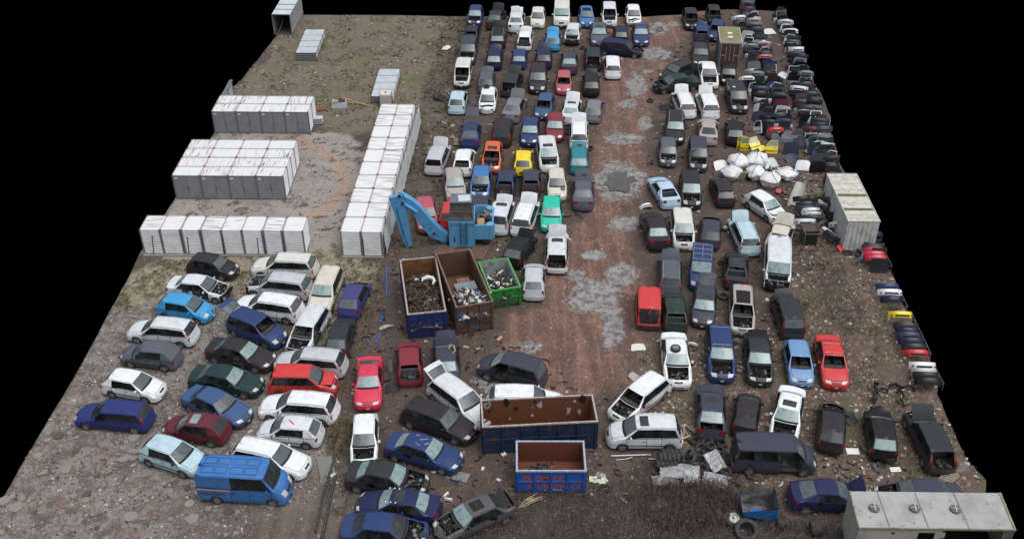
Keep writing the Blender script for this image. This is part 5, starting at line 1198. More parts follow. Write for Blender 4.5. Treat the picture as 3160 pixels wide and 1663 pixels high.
# small tipped blue bin at the bottom
qt = Z1(2000, 1440, 4.025)
c_ = G(*qt(1370, 600)); o = empty('tipping_bin', c_, .08); tag(o, 'blue sheet metal bin with a slanted open top among the brambles', 'bin')
mb = MB(); H_ = 1.35
a1, a2, a3, a4 = (-1.05, -.5, .55), (.85, -.5, .0), (.85, .5, .0), (-1.05, .5, .6)
b1, b2_, b3, b4 = (-1.2, -.55, .95), (.85, -.6, 1.0), (.9, .6, 1.55), (-1.1, .6, 1.15)
for q in ((a1, a2, b2_, b1), (a2, a3, b3, b2_), (a3, a4, b4, b3), (a4, a1, b1, b4), (a4, a3, a2, a1)): mb.poly(q)
mb.build('shell', mat('bin_blue', (.015, .13, .40), .5, 0, (.03, .08, .2), 3), o)
mb = MB()
cen = Vector((-.05, 0, .6)); inn = lambda p: tuple(Vector(p) + (cen - Vector(p)).normalized() * .05)
for q in ((a1, a2, b2_, b1), (a2, a3, b3, b2_), (a3, a4, b4, b3), (a4, a1, b1, b4), (a4, a3, a2, a1)): mb.poly([inn(p) for p in q][::-1])
mb.build('inner_lining', mat('bin_inside', (.06, .058, .055), .6, 0, (.22, .22, .23), 1.5), o)

# ------------------------------------------------------------------ blue material handler
BLUE = mat('loader_blue', (.09, .32, .58), .5, 0, (.06, .17, .30), 2.2, .5, .8); BLUE2 = mat('loader_worn_blue', (.10, .33, .56), .6, 0, (.20, .20, .18), 2.6, .55, .66)
def loader():
    base = G(*qd(915, 770)); Yp = base.y
    o = empty('material_handler', (base.x, base.y, 0), 0); tag(o, 'light blue scrap loader with a raised cab and folded arm', 'excavator')
    L_ = lambda px, py, dy=0.0: V(*qd(px, py), Yp + dy) - Vector((base.x, base.y, 0))
    # undercarriage
    mb = MB(); mb.box((.5, 1.7, .75), (2.4, 3.2, .5), .1); mb.box((.5, 1.7, 1.1), (1.5, 1.5, .4), .1); mb.build('undercarriage', STEEL, o)
    for x, y in ((-.9, .6), (1.9, .6), (-.9, 2.9), (1.9, 2.9)):
        mb = MB(); mb.ring((x, y, .52), Matrix.Rotation(math.pi / 2, 3, 'Y'), [(.25, -.2), (.48, -.22), (.52, -.16), (.52, .16), (.48, .22), (.25, .2)], 18); w_ = mb.build('wheel', RUBBER, o, True)
        mb = MB(); mb.ring((x, y, .52), Matrix.Rotation(math.pi / 2, 3, 'Y'), [(.03, -.1), (.26, -.14), (.26, .14), (.03, .1)], 14); mb.build('hub', BLUE, w_, True)
    # tower below the cab
    tl, tr = L_(772, 490), L_(1065, 420); x0, x1 = tl.x, tr.x; zt_ = (tl.z + tr.z) / 2 - .1
    mb = MB(); mb.box(((x0 + x1) / 2, .75, zt_ / 2 + .03), (x1 - x0, 1.5, zt_ - .06)); 
    for k in range(4): mb.box((x0 + (x1 - x0) * (k + .02) / 3, -.02, zt_ / 2 + .03), (.05, .05, zt_ - .08))
    mb.box(((x0 + x1) / 2, -.03, zt_ * .97), (x1 - x0 + .06, .08, .22)); mb.build('tower', BLUE2, o)
    mb = MB(); lx = x0 + (x1 - x0) * .58
    for k in range(9): mb.tube([(lx - .22, -.12, .5 + k * (zt_ - .6) / 9), (lx + .22, -.12, .5 + k * (zt_ - .6) / 9)], .022, 5)
    for s_ in (-.25, .25): mb.tube([(lx + s_, -.10, .35), (lx + s_, -.10, zt_)], .03, 5)
    mb.build('ladder', mat('ladder_steel', (.03, .06, .10), .6), o)
    # cab
    ct = L_(900, 262).z + .0; c0, c1 = x0 + .02, x1 - .05; mb = MB(); hc = max(1.2, ct - zt_)
    CABM = mat('cab_grey_steel', (.17, .22, .28), .4, .4, (.12, .12, .13), 3)
    cx_ = (c0 + c1) / 2
    for sx in (0, .5, 1):
        for y in (.0, 1.45): mb.tube([(c0 + (c1 - c0) * sx, y, zt_), (cx_ + (c0 + (c1 - c0) * sx - cx_) * .84, y + (.12 if y == 0 else -.1), zt_ + hc)], .05, 4)
    mb.box((cx_, .72, zt_ + hc + .04), ((c1 - c0) * .90, 1.34, .10)); mb.box((cx_, .72, zt_ + .12), (c1 - c0, 1.48, .24)); mb.box((cx_, .06, zt_ + hc * .5), ((c1 - c0) * .92, .04, .05)); cabo = mb.build('cab', CABM, o)
    mb = MB(); k_ = .86
    P = [(c0 + .06, .06, zt_ + .2), (c1 - .06, .06, zt_ + .2), (c1 - .06, 1.4, zt_ + .2), (c0 + .06, 1.4, zt_ + .2)]; T_ = [(cx_ + (p[0] - cx_) * k_, .15 if p[1] < 1 else 1.3, zt_ + hc) for p in P]
    for i in range(4): mb.poly([P[i], P[(i + 1) % 4], T_[(i + 1) % 4], T_[i]])
    mb.build('window', mat('cab_dirty_glass', (.10, .10, .095), .2, 0, (.20, .18, .16), 2.5), cabo)
    mb = MB(); mb.box((cx_ + .25, .7, zt_ + hc + .10), (.9, .9, .02), .1); mb.build('roof_plate', mat('roof_paper', (.50, .55, .60), .5, 0, (.30, .12, .08), 6, .6, .66), cabo)
    # engine deck and counterweight on the right
    e0, e1 = x1 + .02, L_(1290, 600).x; zd = L_(1180, 640).z * .9
    mb = MB(); zb_ = .75; hd = 1.25
    for (x, y, sx, sy) in (((e0 + e1) / 2, .1, e1 - e0, .12), ((e0 + e1) / 2 - .2, 3.0, e1 - e0 - .4, .12), (e1 - .05, 1.5, .12, 2.2)): mb.box((x, y, zb_ + hd / 2), (sx, sy, hd))
    mb.box(((e0 + e1) / 2, 1.5, zb_), (e1 - e0, 2.8, .15)); mb.box((e1 - .25, .35, zb_ + hd / 2), (.5, .5, hd - .04), .78); mb.box((e1 - .3, 2.7, zb_ + hd / 2), (.5, .5, hd - .04), .78)
    mb.box(((x0 + x1) / 2, 2.2, zb_ + .6), (x1 - x0, 1.4, 1.3)); mb.build('engine_deck', BLUE2, o)
    mb = MB(); mb.box(((e0 + e1) / 2 - .25, .75, zb_ + hd - .1), (e1 - e0 - .9, .9, .1)); mb.build('rusty_plate', mat('orange_rust_plate', (.42, .22, .10), .8, 0, (.22, .20, .18), 3), o)
    mb = MB(); rr = random.Random(2)
    for _ in range(18): mb.box((rr.uniform(e0 + .2, e1 - .4), rr.uniform(1.3, 2.7), zb_ + rr.uniform(.3, 1.0)), (rr.uniform(.15, .6), rr.uniform(.15, .6), rr.uniform(.1, .4)), rr.random(), rr.randint(0, 1))
    mb.build('engine', [ENG, ENG2], o)
    # boom: from the tower foot up to the elbow
    def beam(pts, wd_, name, m_, th=.42):
        mb = MB(); P = [Vector(p) for p in pts]; b0 = len(mb.v)
        for i, (p, (hh)) in enumerate(zip(P, wd_)):
            t = (P[min(i + 1, len(P) - 1)] - P[max(0, i - 1)]).normalized(); n2 = Vector((0, 1, 0)).cross(t).normalized()
            for a_, b5 in ((-1, -1), (1, -1), (1, 1), (-1, 1)): mb.v.append(tuple(p + Vector((0, a_ * th / 2, 0)) + n2 * b5 * hh / 2))
        for i in range(len(P) - 1):
            for k in range(4): mb.f.append((b0 + i * 4 + k, b0 + i * 4 + (k + 1) % 4, b0 + i * 4 + 4 + (k + 1) % 4, b0 + i * 4 + 4 + k)); mb.m.append(0)
        mb.f.append((b0 + 3, b0 + 2, b0 + 1, b0)); mb.f.append(tuple(b0 + 4 * (len(P) - 1) + k for k in range(4))); mb.m += [0, 0]
        return mb.build(name, m_, o)
    yb = .55
    beam([L_(790, 660, yb), L_(690, 620, yb), L_(600, 565, yb), L_(500, 455, yb), L_(390, 310, yb), L_(290, 225, yb), L_(190, 170, yb)], [.6, .85, 1.0, .92, .82, .75, .62], 'boom', BLUE, .55)
    beam([L_(150, 165, yb - .3), L_(195, 290, yb - .3), L_(250, 520, yb - .3), L_(320, 775, yb - .3)], [1.05, 1.0, .78, .38], 'stick', BLUE, .42)
    mb = MB(); mb.tube([L_(260, 265, yb - .45), L_(400, 355, yb - .45)], .13, 8); mb.tube([L_(200, 230, yb - .45), L_(265, 268, yb - .45)], .06, 6, 1); mb.build('hydraulic_ram', [BLUE, CHROME], o)
    mb = MB(); mb.tube([L_(620, 640, yb), L_(765, 735, yb)], .16, 8); mb.build('boom_ram', BLUE, o)
    mb = MB(); 
    for p in ((195, 170), (235, 255), (600, 610), (330, 770)): 
        c2_ = L_(*p, yb - .55); mb.ring(tuple(c2_), Matrix.Rotation(math.pi / 2, 3, 'X'), [(.02, -.04), (.12, -.04), (.12, .04), (.02, .04)], 10)
    mb.tube([L_(180, 130, yb - .5), L_(240, 150, yb - .5), L_(260, 220, yb - .5)], .03, 5); mb.tube([L_(160, 300, yb - .55), L_(230, 560, yb - .55), L_(300, 760, yb - .55)], .025, 5); mb.build('pins_and_hoses', STEEL, o)
    g0 = L_(350, 790, yb - .3); mb = MB(); mb.tube([g0, g0 + Vector((.1, 0, -.35))], .10, 6); mb.box(tuple(g0 + Vector((.12, 0, -.4))), (.35, .3, .25))
    for s_ in (-1, 1): mb.tube([g0 + Vector((.12 + s_ * .12, 0, -.45)), g0 + Vector((.12 + s_ * .38, 0, -.75)), g0 + Vector((.12 + s_ * .12, 0, -1.1))], [.12, .1, .04], 5)
    mb.build('grab', mat('grab_steel', (.05, .055, .06), .5, .4), o)
loader()
# plank mats under the loader
for i, (p0, p1, lab) in enumerate((((665, 835), (760, 740), 'plank mat sticking out left of the loader foot'), ((1060, 880), (1110, 790), 'plank mat sticking out right of the loader foot'))):
    a, b5 = G(*qd(*p0)), G(*qd(*p1)); d = (b5 - a); mb = MB(); n2 = Vector((d.y, -d.x, 0)).normalized()
    for k in range(5): c2_ = a + n2 * (k * .26 - .3) + d * .8; mb.box((c2_.x, c2_.y, .06), (.24, d.length * 2.2, .10), math.atan2(d.y, d.x) - math.pi / 2)
    tag(mb.build('plank_mat', mat('reddish_planks', (.13, .075, .055), .85, 0, (.08, .05, .04), 4)), lab, 'planks')

# ------------------------------------------------------------------ grey cabin at the lower right corner
def shed():
    qm = Z1(2360, 1180, 2.8075); h = 2.75
    A, B, C = G(*qm(818, 1258), h), G(*qm(2168, 1275), h), G(*qm(737, 940), h); ex = B - A; W_ = ex.length; ex.normalize(); ey = Vector((-ex.y, ex.x, 0)); Dp = (C - A).dot(ey)
    o = empty('shed', (A.x, A.y, 0), math.atan2(ex.y, ex.x)); tag(o, 'grey flat-roofed shed with three round vents and a broken front wall', 'shed')
    GW = mat('shed_wall_paint', (.40, .395, .37), .7, 0, (.28, .275, .25), 1.6); GR_ = mat('shed_roof_felt', (.345, .345, .34), .75, 0, (.235, .23, .22), .8, .42, .7)
    mb = MB(); sk = (C - A).dot(ex)
    mb.grid(lambda u, v: (W_ * u + sk * v, Dp * v, h + .02 * mnoise.noise(Vector((u * 6, v * 3, 1)))), 16, 6); mb.grid(lambda u, v: (W_ * u + sk * v, Dp * v, h - .10), 4, 4, 0, True)
    for p, q in (((0, 0), (W_, 0)), ((W_, 0), (W_ + sk, Dp)), ((W_ + sk, Dp), (sk, Dp)), ((sk, Dp), (0, 0))): mb.poly([(p[0], p[1], h - .10), (q[0], q[1], h - .10), (q[0], q[1], h + .0), (p[0], p[1], h + .0)])
    mb.build('roof', GR_, o)
    mb = MB()
    for q in (.19, .44, .70): mb.box((W_ * q + sk / 2, Dp / 2, h + .028), (.035, Dp - .1, .012))
    for _ in range(26): mb.rock((R.uniform(.2, W_ - .2), R.uniform(.1, Dp - .1), h + .03), R.uniform(.02, .06), R, 0, .3)
    mb.build('roof_seams', mat('roof_seam_dirt', (.20, .195, .17), .9), o)
    mb = MB(); mb.box((W_ / 2, -.02, h + .01), (W_ + .08, .07, .12)); mb.tube([(0, 0, h), (sk, Dp, h)], .05, 4); mb.tube([(W_, 0, h), (W_ + sk, Dp, h)], .07, 4); mb.build('roof_edge', mat('edge_moss', (.26, .25, .19), .8, 0, (.14, .13, .06), 4), o)
    for px, py in ((948, 1094), (1298, 1098), (1648, 1104)):
        g_ = G(*qm(px, py), h) - A; x, y = g_.dot(ex), g_.dot(ey)
        mb = MB(); mb.ring((x, y, h + .02), Matrix.Identity(3), [(.02, 0), (.28, 0), (.28, .10), (.22, .14), (.02, .14)], 18); v_ = mb.build('vent', mat('vent_grey', (.09, .095, .10), .5), o)
        mb = MB(); mb.box((x, y, h + .18), (.06, .50, .05), -.1); mb.box((x, y, h + .165), (.5, .03, .03), -.1); mb.build('vent_slat', RIMG, v_)
    mb = MB(); mb.grid(lambda u, v: (sk * (1 - u) + .02, Dp * (1 - u), (h - .1) * v), 4, 6); mb.grid(lambda u, v: (sk * (1 - u) + .08, Dp * (1 - u), (h - .1) * v), 4, 6, 0, True)
    mb.box((W_ / 2 + sk, Dp - .04, (h - .1) / 2), (W_ - .1, .06, h - .12)); mb.grid(lambda u, v: (W_ + sk * u - .03, Dp * u, (h - .1) * v), 2, 2)
    # broken front wall: left half only, with jagged holes
    n_ = 46
    for i in range(n_):
        for j in range(14):
            u, z = i / n_ * W_, j / 14 * (h - .12); uc, zc = u / W_ + .01, z
            if u > W_ * (.545 + .03 * mnoise.noise(Vector((z * 3, 1, 2)))): continue
            if abs(uc - .435) < .055 and abs(zc - (h - .72)) < .32 + .1 * mnoise.noise(Vector((u * 5, z * 5, 0))): continue
            if abs(uc - .235) < .012 and abs(zc - (h - .5)) < .12: continue
            if abs(uc - .148) < .012 and abs(zc - (h - .2)) < .07: continue
            mb.box((u + W_ / n_ / 2, .03, z + (h - .12) / 28), (W_ / n_, .05, (h - .12) / 14))
    mb.build('wall', GW, o)
    mb = MB(); mb.box((W_ - .28, .05, h / 2 - .05), (.5, .12, h - .12)); mb.box((W_ - .05, .02, h / 2 - .05), (.1, .1, h - .12)); mb.build('corner_post', mat('post_brown', (.13, .115, .10), .8, 0, (.25, .24, .22), 3), o)
    mb = MB(); mb.box((W_ / 2 + sk / 2, Dp / 2, .04), (W_ - .2, Dp - .2, .06)); mb.build('floor', SEAM, o)  # black floor added so the open inside reads as deep shade
shed()
# ------------------------------------------------------------------ loose body parts: bumpers, doors, hoods, tailgates
PM = {}
def bump_mesh(c, v, open_=True):
    k = ('b', c, v)
    if k in PM: return PM[k]
    m_ = paint(c) if c != 'plastic' else PLASTIC; mb = MB(); w_, d_, h_ = 1.62 + .06 * v, .48 + .05 * (v % 3), .42
    def f(u, q):
        s_ = -1 + 2 * u; a = abs(s_) ** 3
        y = -d_ * (1 - a) * .55 - .02; x = w_ / 2 * s_ * (1 - .04 * a); z = h_ * q
        return (x, y + d_ * .0 + d_ * .9 * (a - 0) * .55 + .04 * math.sin(q * 3.1) * -1, z)
    mb.grid(f, 14, 5); mb.grid(lambda u, q: tuple(Vector(f(.22 + .56 * u, .12 + .30 * q)) + Vector((0, -.012, 0))), 8, 1, 1)
    mb.grid(lambda u, q: tuple(Vector(f(u, 1)) + Vector((0, .10 * q, .02 * q))), 14, 1); mb.grid(lambda u, q: tuple(Vector(f(u, 0)) + Vector((0, .10 * q, 0))), 14, 1)
    for s_ in (.12, .88): mb.box(tuple(Vector(f(s_, .35)) + Vector((0, -.01, 0))), (.16, .03, .10), 0, 1)
    PM[k] = mb.mesh('bumper', [m_, SEAM], True); return PM[k]
def bumper(p, rz, c, label, group=None, v=0, rx=0.0, ry=0.0):
    o = link('bumper', bump_mesh(c, v), None, p, (rx, ry, rz)); tag(o, label, 'bumper', group); return o
def door_obj(p, rz, c, label, group=None, rx=0.0, ry=0.0, kind='door'):
    k = ('d', c, kind)
    if k not in PM:
        m_ = paint(c) if c != 'plastic' else PLASTIC; mb = MB(); gm2 = MB(); tb = MB()
        w_ = 1.0 if kind == 'door' else .72; H_ = 1.15 if kind == 'door' else 1.25
        # lower panel
        mb.grid(lambda u, q: (w_ * (u - .5), -.04 - .03 * math.sin(q * 3.14), H_ * .55 * q), 4, 5); mb.grid(lambda u, q: (w_ * (u - .5), .05, H_ * .55 * q), 2, 2, 1, True)
        for x in (-w_ / 2, w_ / 2): mb.box((x, 0, H_ * .275), (.03, .10, H_ * .55))
        top = [(-w_ / 2, 0, H_ * .55), (-w_ / 2 + (.32 if kind == 'door' else .06), 0, H_), (w_ / 2 - .05, 0, H_), (w_ / 2, 0, H_ * .55)]
        mb.tube(top, .04, 5); mb.box((0, 0, H_ * .55), (w_, .10, .05)); mb.box((.28 * w_, -.085, H_ * .46), (.16, .02, .04), 0, 1); mb.box((0, -.085, H_ * .22), (w_ * .96, .02, .06), 0, 1)
        gm2.poly(top); PM[k] = (mb.mesh('panel', [m_, PLASTIC], True), gm2.mesh('window', GL_DARK if c != 'yellow' else GL_TEAL))
    a, b6 = PM[k]; o = empty('car_door', p, rz); o.rotation_euler = (rx, ry, rz); tag(o, label, 'car door', group); link('panel', a, o); link('window', b6, o); return o
def hood_obj(p, rz, c, label, group=None, rx=0.0, ry=0.0, v=0):
    k = ('h', c, v % 3)
    if k not in PM:
        m_ = paint(c); mb = MB(); w_, H_ = 1.35 + .05 * (v % 3), .95 + .1 * (v % 3)
        def f(u, q): s_ = -1 + 2 * u; return (w_ / 2 * s_ * (1 - .16 * q * q), -.07 * (1 - s_ * s_) - .03 * q, H_ * q - .08 * abs(s_) ** 3 * q)
        mb.grid(f, 8, 6); mb.grid(lambda u, q: tuple(Vector(f(u, q)) + Vector((0, .03, 0))), 4, 3, 1, True); PM[k] = mb.mesh('hood', [m_, STEEL], True)
    o = link('engine_hood', PM[k], None, p, (rx, ry, rz)); tag(o, label, 'car hood', group); return o
def gate_obj(p, rz, c, label, group=None, rx=0.0, ry=0.0):
    k = ('g', c)
    if k not in PM:
        m_ = paint(c) if c != 'plastic' else PLASTIC; mb = MB(); g2 = MB(); w_, H_ = 1.25, 1.15
        def f(u, q): s_ = -1 + 2 * u; return (w_ / 2 * s_ * (1 - .14 * q), -.05 * (1 - s_ * s_), H_ * q)
        mb.grid(lambda u, q: f(u, q * .5), 6, 3); mb.grid(lambda u, q: f(u, .92 + .08 * q), 6, 1); mb.grid(lambda u, q: f(.09 * u, .5 + .42 * q), 1, 2); mb.grid(lambda u, q: f(.91 + .09 * u, .5 + .42 * q), 1, 2)
        mb.grid(lambda u, q: tuple(Vector(f(u, q * .5)) + Vector((0, .09, 0))), 3, 1, 1, True)
        g2.grid(lambda u, q: f(.09 + .82 * u, .5 + .42 * q), 4, 1); PM[k] = (mb.mesh('panel', [m_, PLASTIC], True), g2.mesh('window', GL_DARK, True))
    a, b6 = PM[k]; o = empty('tailgate', p, rz); o.rotation_euler = (rx, ry, rz); tag(o, label, 'tailgate', group); link('panel', a, o); link('window', b6, o); return o
CN = {'plastic': 'black', 'black': 'black', 'dgrey': 'dark grey', 'slate': 'slate blue', 'steel': 'steel grey', 'navy': 'navy blue', 'dgreen': 'dark green', 'lsilver': 'pale silver', 'silver': 'silver', 'white': 'white', 'grey': 'grey', 'wine': 'dark red', 'red': 'red', 'blue': 'blue', 'brown': 'brown-black', 'burg': 'burgundy', 'beige': 'beige', 'cream': 'cream', 'vblue': 'vivid blue', 'rose': 'faded red', 'crim': 'crimson', 'yellow': 'yellow', 'offwhite': 'off-white', 'purple': 'purple'}
USED = set()
def row_of_parts(path, step, wts, rowname, seed, zones):
    rr = random.Random(seed); P = [D(*q) for q in path]; acc = 0; names = list(wts); cnt = 0
    for a, b6, zi in zip(P, P[1:], range(99)):
        L_ = (b6 - a).length; n_ = int(L_ / step); ang = math.atan2((a - b6).y, (a - b6).x) - math.pi / 2
        for i in range(n_):
            p = a.lerp(b6, (i + rr.random() * .3) / n_) + Vector((rr.uniform(-.16, .16), 0, 0)); c = rr.choices(names, [wts[k] for k in names])[0]; t_ = rr.random(); rz = ang + rr.uniform(-.22, .22); zn = zones[min(zi, len(zones) - 1)]
            tl = rr.uniform(-.45, -.1); what = 'bumper' if t_ < .40 else 'hood' if t_ < .62 else 'tailgate' if t_ < .82 else 'door'
            for _ in range(14):
                lab = '%s %s in the %s, %s' % (CN[c], what, rowname, zn)
                if lab not in USED: break
                c = rr.choice(names); what = rr.choice(['bumper', 'hood', 'tailgate', 'door'])
            USED.add(lab)
            if c == 'plastic' and what == 'hood': c = 'black'
            grp = 'car parts stacked in the %s' % rowname
            if what == 'bumper':
                if rr.random() < .55: bumper(p + Vector((0, 0, .75 + rr.uniform(0, .4))), rz, c, lab, grp, rr.randint(0, 3), rr.uniform(-.9, -.4)); c3 = rr.choice(['plastic', 'dgrey', 'slate', 'navy']); bumper(p + Vector((rr.uniform(-.1, .1), .1, .25)), rz, c3, 'low %s bumper in %s, %s' % (CN[c3], rowname, zn), grp, rr.randint(0, 3), rr.uniform(-.4, 0))
                else: bumper(p + Vector((0, 0, .35 + rr.uniform(0, .3))), rz, c, lab, grp, rr.randint(0, 3), rr.uniform(-.8, -.1), rr.uniform(-.1, .1))
            elif what == 'hood': hood_obj(p + Vector((0, 0, .05 + rr.uniform(0, .25))), rz, c, lab, grp, tl, rr.uniform(-.08, .08), rr.randint(0, 2))
            elif what == 'tailgate': gate_obj(p + Vector((0, 0, .05 + rr.uniform(0, .25))), rz, c, lab, grp, tl, rr.uniform(-.08, .08))
            else: door_obj(p + Vector((rr.uniform(-.2, .2), 0, .05)), rz, c, lab, grp, tl, rr.uniform(-.2, .2))
def lab2(rr, rowname, zn): return 'low dark bumper in the %s, %s' % (rowname, zn)
DKW = dict(plastic=7, dgrey=5, black=4, slate=3, steel=2, navy=2, dgreen=1.6, lsilver=2.2, silver=2, white=.8, grey=3, wine=.5, blue=.4, beige=.5)
row_of_parts([(1877, 24), (1890, 62), (1905, 100), (1922, 150), (1936, 200), (1950, 240), (1962, 290), (1972, 345)], .31, DKW, 'inner row of parts', 5, ['at its far end', 'near its far end', 'beside the rusty trailer box', 'past the rusty trailer box', 'in its middle', 'below its middle', 'near the yellow doors'])
row_of_parts([(1958, 46), (1975, 80), (1992, 122), (2003, 160), (2018, 205), (2030, 250), (2048, 300), (2062, 350), (2078, 400), (2088, 440)], .37, DKW, 'outer row of parts', 9, ['at its far end', 'near its far end', 'above the faded yellow panel', 'below the faded yellow panel', 'in its middle', 'below its middle', 'above the vivid blue bumper', 'beside the vivid blue bumper', 'near the white box container'])
row_of_parts([(1862, 60), (1886, 150), (1905, 240), (1925, 300), (1935, 340)], .85, DKW, 'left flank of the inner row', 15, ['at its far end', 'by the rusty trailer box', 'in its middle', 'near the yellow doors'])
row_of_parts([(1990, 185), (1998, 235), (2022, 300), (2050, 400), (2062, 450)], .8, DKW, 'left flank of the outer row', 17, ['at its back', 'in its middle', 'lower down', 'near the bulk bags'])
row_of_parts([(2092, 452), (2085, 520), (2110, 600)], .8, DKW, 'line by the white container', 19, ['at its back', 'at its front'])
row_of_parts([(2185, 612), (2200, 660), (2222, 712)], 1.1, dict(plastic=4, dgrey=3, navy=1), 'gap of the right-edge rack', 23, ['at the back', 'in front'])
# parts that stand out in those rows
qr, qo = Z1(2280, 0, 5.2156), Z1(2280, 240, 5.65)
def PP(q, x, y, z=0.0): return G(*q(x, y), z)
hood_obj(PP(qr, 840, 850), -.1, 'cream', 'faded yellow panel standing in the outer row of parts', rx=-.1, v=2)
bumper(PP(qr, 420, 960, .9), 0, 'rose', 'faded red bumper lying on top of the inner row of parts', v=2, rx=-.9)
hood_obj(PP(qr, 790, 1240), .9, 'lsilver', 'pale silver panel lying flat between the two rows of parts', rx=-1.45)
hood_obj(PP(qr, 520, 560), .3, 'lsilver', 'crumpled pale sheet lying on the grass between the far ends of the two rows', rx=-1.3)
bumper(PP(qo, 155, 60, .8), 0, 'offwhite', 'red and white bumper on top of the dark green stack beside the dark people carrier', v=1, rx=-.9)
gate_obj(PP(qo, 155, 200), 0, 'dgreen', 'dark green tailgate standing alone beside the dark people carrier', rx=-.35)
door_obj(PP(qo, 250, 300), .5, 'silver', 'silver door leaning against the dark green tailgate', rx=-.4)
hood_obj(PP(qo, 360, 640), -.7, 'lsilver', 'pale silver hood leaning left out of the inner row', rx=-.5, ry=-.4, v=1)
hood_obj(PP(qo, 320, 800), -.8, 'slate', 'slate blue hood leaning below the pale silver one', rx=-.5, ry=-.4, v=2)
door_obj(PP(qo, 330, 980), -.9, 'lsilver', 'pale silver door leaning among black ones left of the inner row', rx=-.3, ry=-.5)
for k in range(3): door_obj(PP(qo, 370 + k * 30, 990), -.8, 'black', 'black door leaning beside the pale silver door, %s one of three' % ('left', 'middle', 'right')[k], 'black doors leaning beside the pale silver door', rx=-.3, ry=-.45)
hood_obj(PP(qo, 1180, 900), -.8, 'lsilver', 'pale silver hood leaning against the left side of the outer row', rx=-.4, ry=-.5, v=2)
door_obj(PP(qo, 1230, 1110), -.5, 'lsilver', 'silver tailgate-like door leaning beside the vivid blue bumper', rx=-.5, ry=.3, kind='t')
bumper(PP(qo, 1490, 930, .75), .05, 'vblue', 'vivid blue bumper on the outer row of parts', v=3, rx=-.6)
bumper(PP(qo, 1455, 1060, .8), 0, 'wine', 'dark red bumper on the outer row of parts', v=3, rx=-.9)
hood_obj(PP(qo, 1420, 1330), 0, 'white', 'white hood standing at the near end of the outer row', rx=-.6, v=2)
bumper(PP(qo, 930, 1000, .2), 1.2, 'red', 'red fender piece at the near end of the inner row', v=0, rx=-.5)
bumper(PP(qo, 660, 960, .6), .05, 'red', 'red bumper under the wheel trims at the near end of the inner row', v=1, rx=-.9)
bumper(PP(qo, 710, 700, .9), 0, 'dgreen', 'green-edged bumper on top of the inner row near its front', v=3, rx=-.7)
for k, (x, y, rz, rx, c) in enumerate([(690, 1160, .5, -.9, 'slate'), (760, 1080, .2, -1.0, 'navy'), (830, 1130, -.2, -.8, 'steel'), (900, 1100, .4, -1.0, 'dgrey'), (1000, 1130, -.1, -.6, 'steel'), (1080, 1250, .2, -.5, 'slate'), (620, 1090, .5, -1.1, 'dgrey')]):
    door_obj(PP(qo, x, y), rz, c, '%s door lying in the loose heap behind the big grey panel, %s one' % (CN[c], ('front left', 'left', 'middle', 'upper middle', 'right', 'far right', 'far left')[k]), 'doors heaped behind the big grey panel', rx=rx)
hood_obj(PP(qo, 900, 1340), 0, 'slate', 'big dark grey panel standing upright in front of the door heap', rx=-.25, v=2)
mb = MB(); mb.rock((0, 0, 0), .4, R, 0, .9); tag(mb.build('boulder', mat('pale_stone', (.36, .31, .24), .9), None, loc=PP(qo, 1200, 1300)), 'pale rounded stone right of the big dark grey panel', 'stone')
qe = Z1(1900, 300, 3.390)
door_obj(PP(qe, 1305, 545), .02, 'yellow', 'yellow van door standing against the black hatchback, rear one of the pair', rx=-.05, kind='t')
door_obj(PP(qe, 1340, 562), -.05, 'yellow', 'yellow van door standing against the black hatchback, front one of the pair', rx=-.12, kind='t')
door_obj(PP(qe, 1475, 545), .35, 'yellow', 'yellow door lying askew, left one of the two beside the door heap', rx=-.9, ry=-.1)
door_obj(PP(qe, 1628, 592), -.12, 'yellow', 'yellow door with dark window, right one of the two beside the door heap', rx=-.45)
hood_obj(PP(qe, 1550, 560), .5, 'yellow', 'yellow panel lying under the two doors', rx=-1.2).scale = (.6, .7, .6)
# big white bags
BAG = mat('woven_bag_white', (.68, .68, .68), .7, 0, (.50, .50, .49), 4, bump=.4); STRAP = mat('blue_strap', (.05, .22, .5), .6)
def bag(p, sx, sz, label, seed):
    o = empty('bulk_bag', p, seed); tag(o, label, 'bag', 'white bulk bags'); mb = MB()
    def f(u, q):
        th = 2 * math.pi * u; sq = 1 / max(abs(math.cos(th)), abs(math.sin(th))) ** .55; prof = (.80 + .45 * math.sin(min(q * 1.5, 1) * 2.2)) if q < .62 else max(.08, 1.15 * (1 - ((q - .62) / .38) ** 1.5))
        n_ = 1 + .20 * mnoise.noise(Vector((math.cos(th) * 2 + seed * 9, math.sin(th) * 2, q * 4)))
        return (sx / 2 * prof * sq * math.cos(th) * n_ * .9, sx / 2 * prof * sq * math.sin(th) * n_ * .9, sz * (q ** .9) * (1 + .12 * mnoise.noise(Vector((math.cos(th), math.sin(th), seed)))))
    mb.grid(f, 28, 14); mb.build('sack', BAG, o, True, True); mb = MB()
    for u in (.12, .62): mb.tube([Vector(f(u, q)) * 1.02 for q in (.05, .3, .5, .65, .8, .95)], .022, 4)
    mb.build('strap', STRAP, o)
for k, (x, y, sx, sz, lab) in enumerate([(1275, 735, 1.5, 1.3, 'white bulk bag at the back left of the bag heap'), (1465, 730, 1.6, 1.45, 'white bulk bag with a peaked top, back right of the bag heap'), (1205, 845, 1.4, 1.2, 'white bulk bag at the front left of the bag heap'), (1460, 850, 1.4, 1.25, 'white bulk bag in the middle front of the bag heap, right of the khaki tarp'), (1605, 925, 1.5, 1.3, 'white bulk bag with a blue strap nearest the camera'), (1785, 850, 1.4, 1.0, 'torn white bulk bag at the right of the heap, full of grey rubbish')]):
    bag(PP(qe, x, y), sx, sz, lab, k + .3)
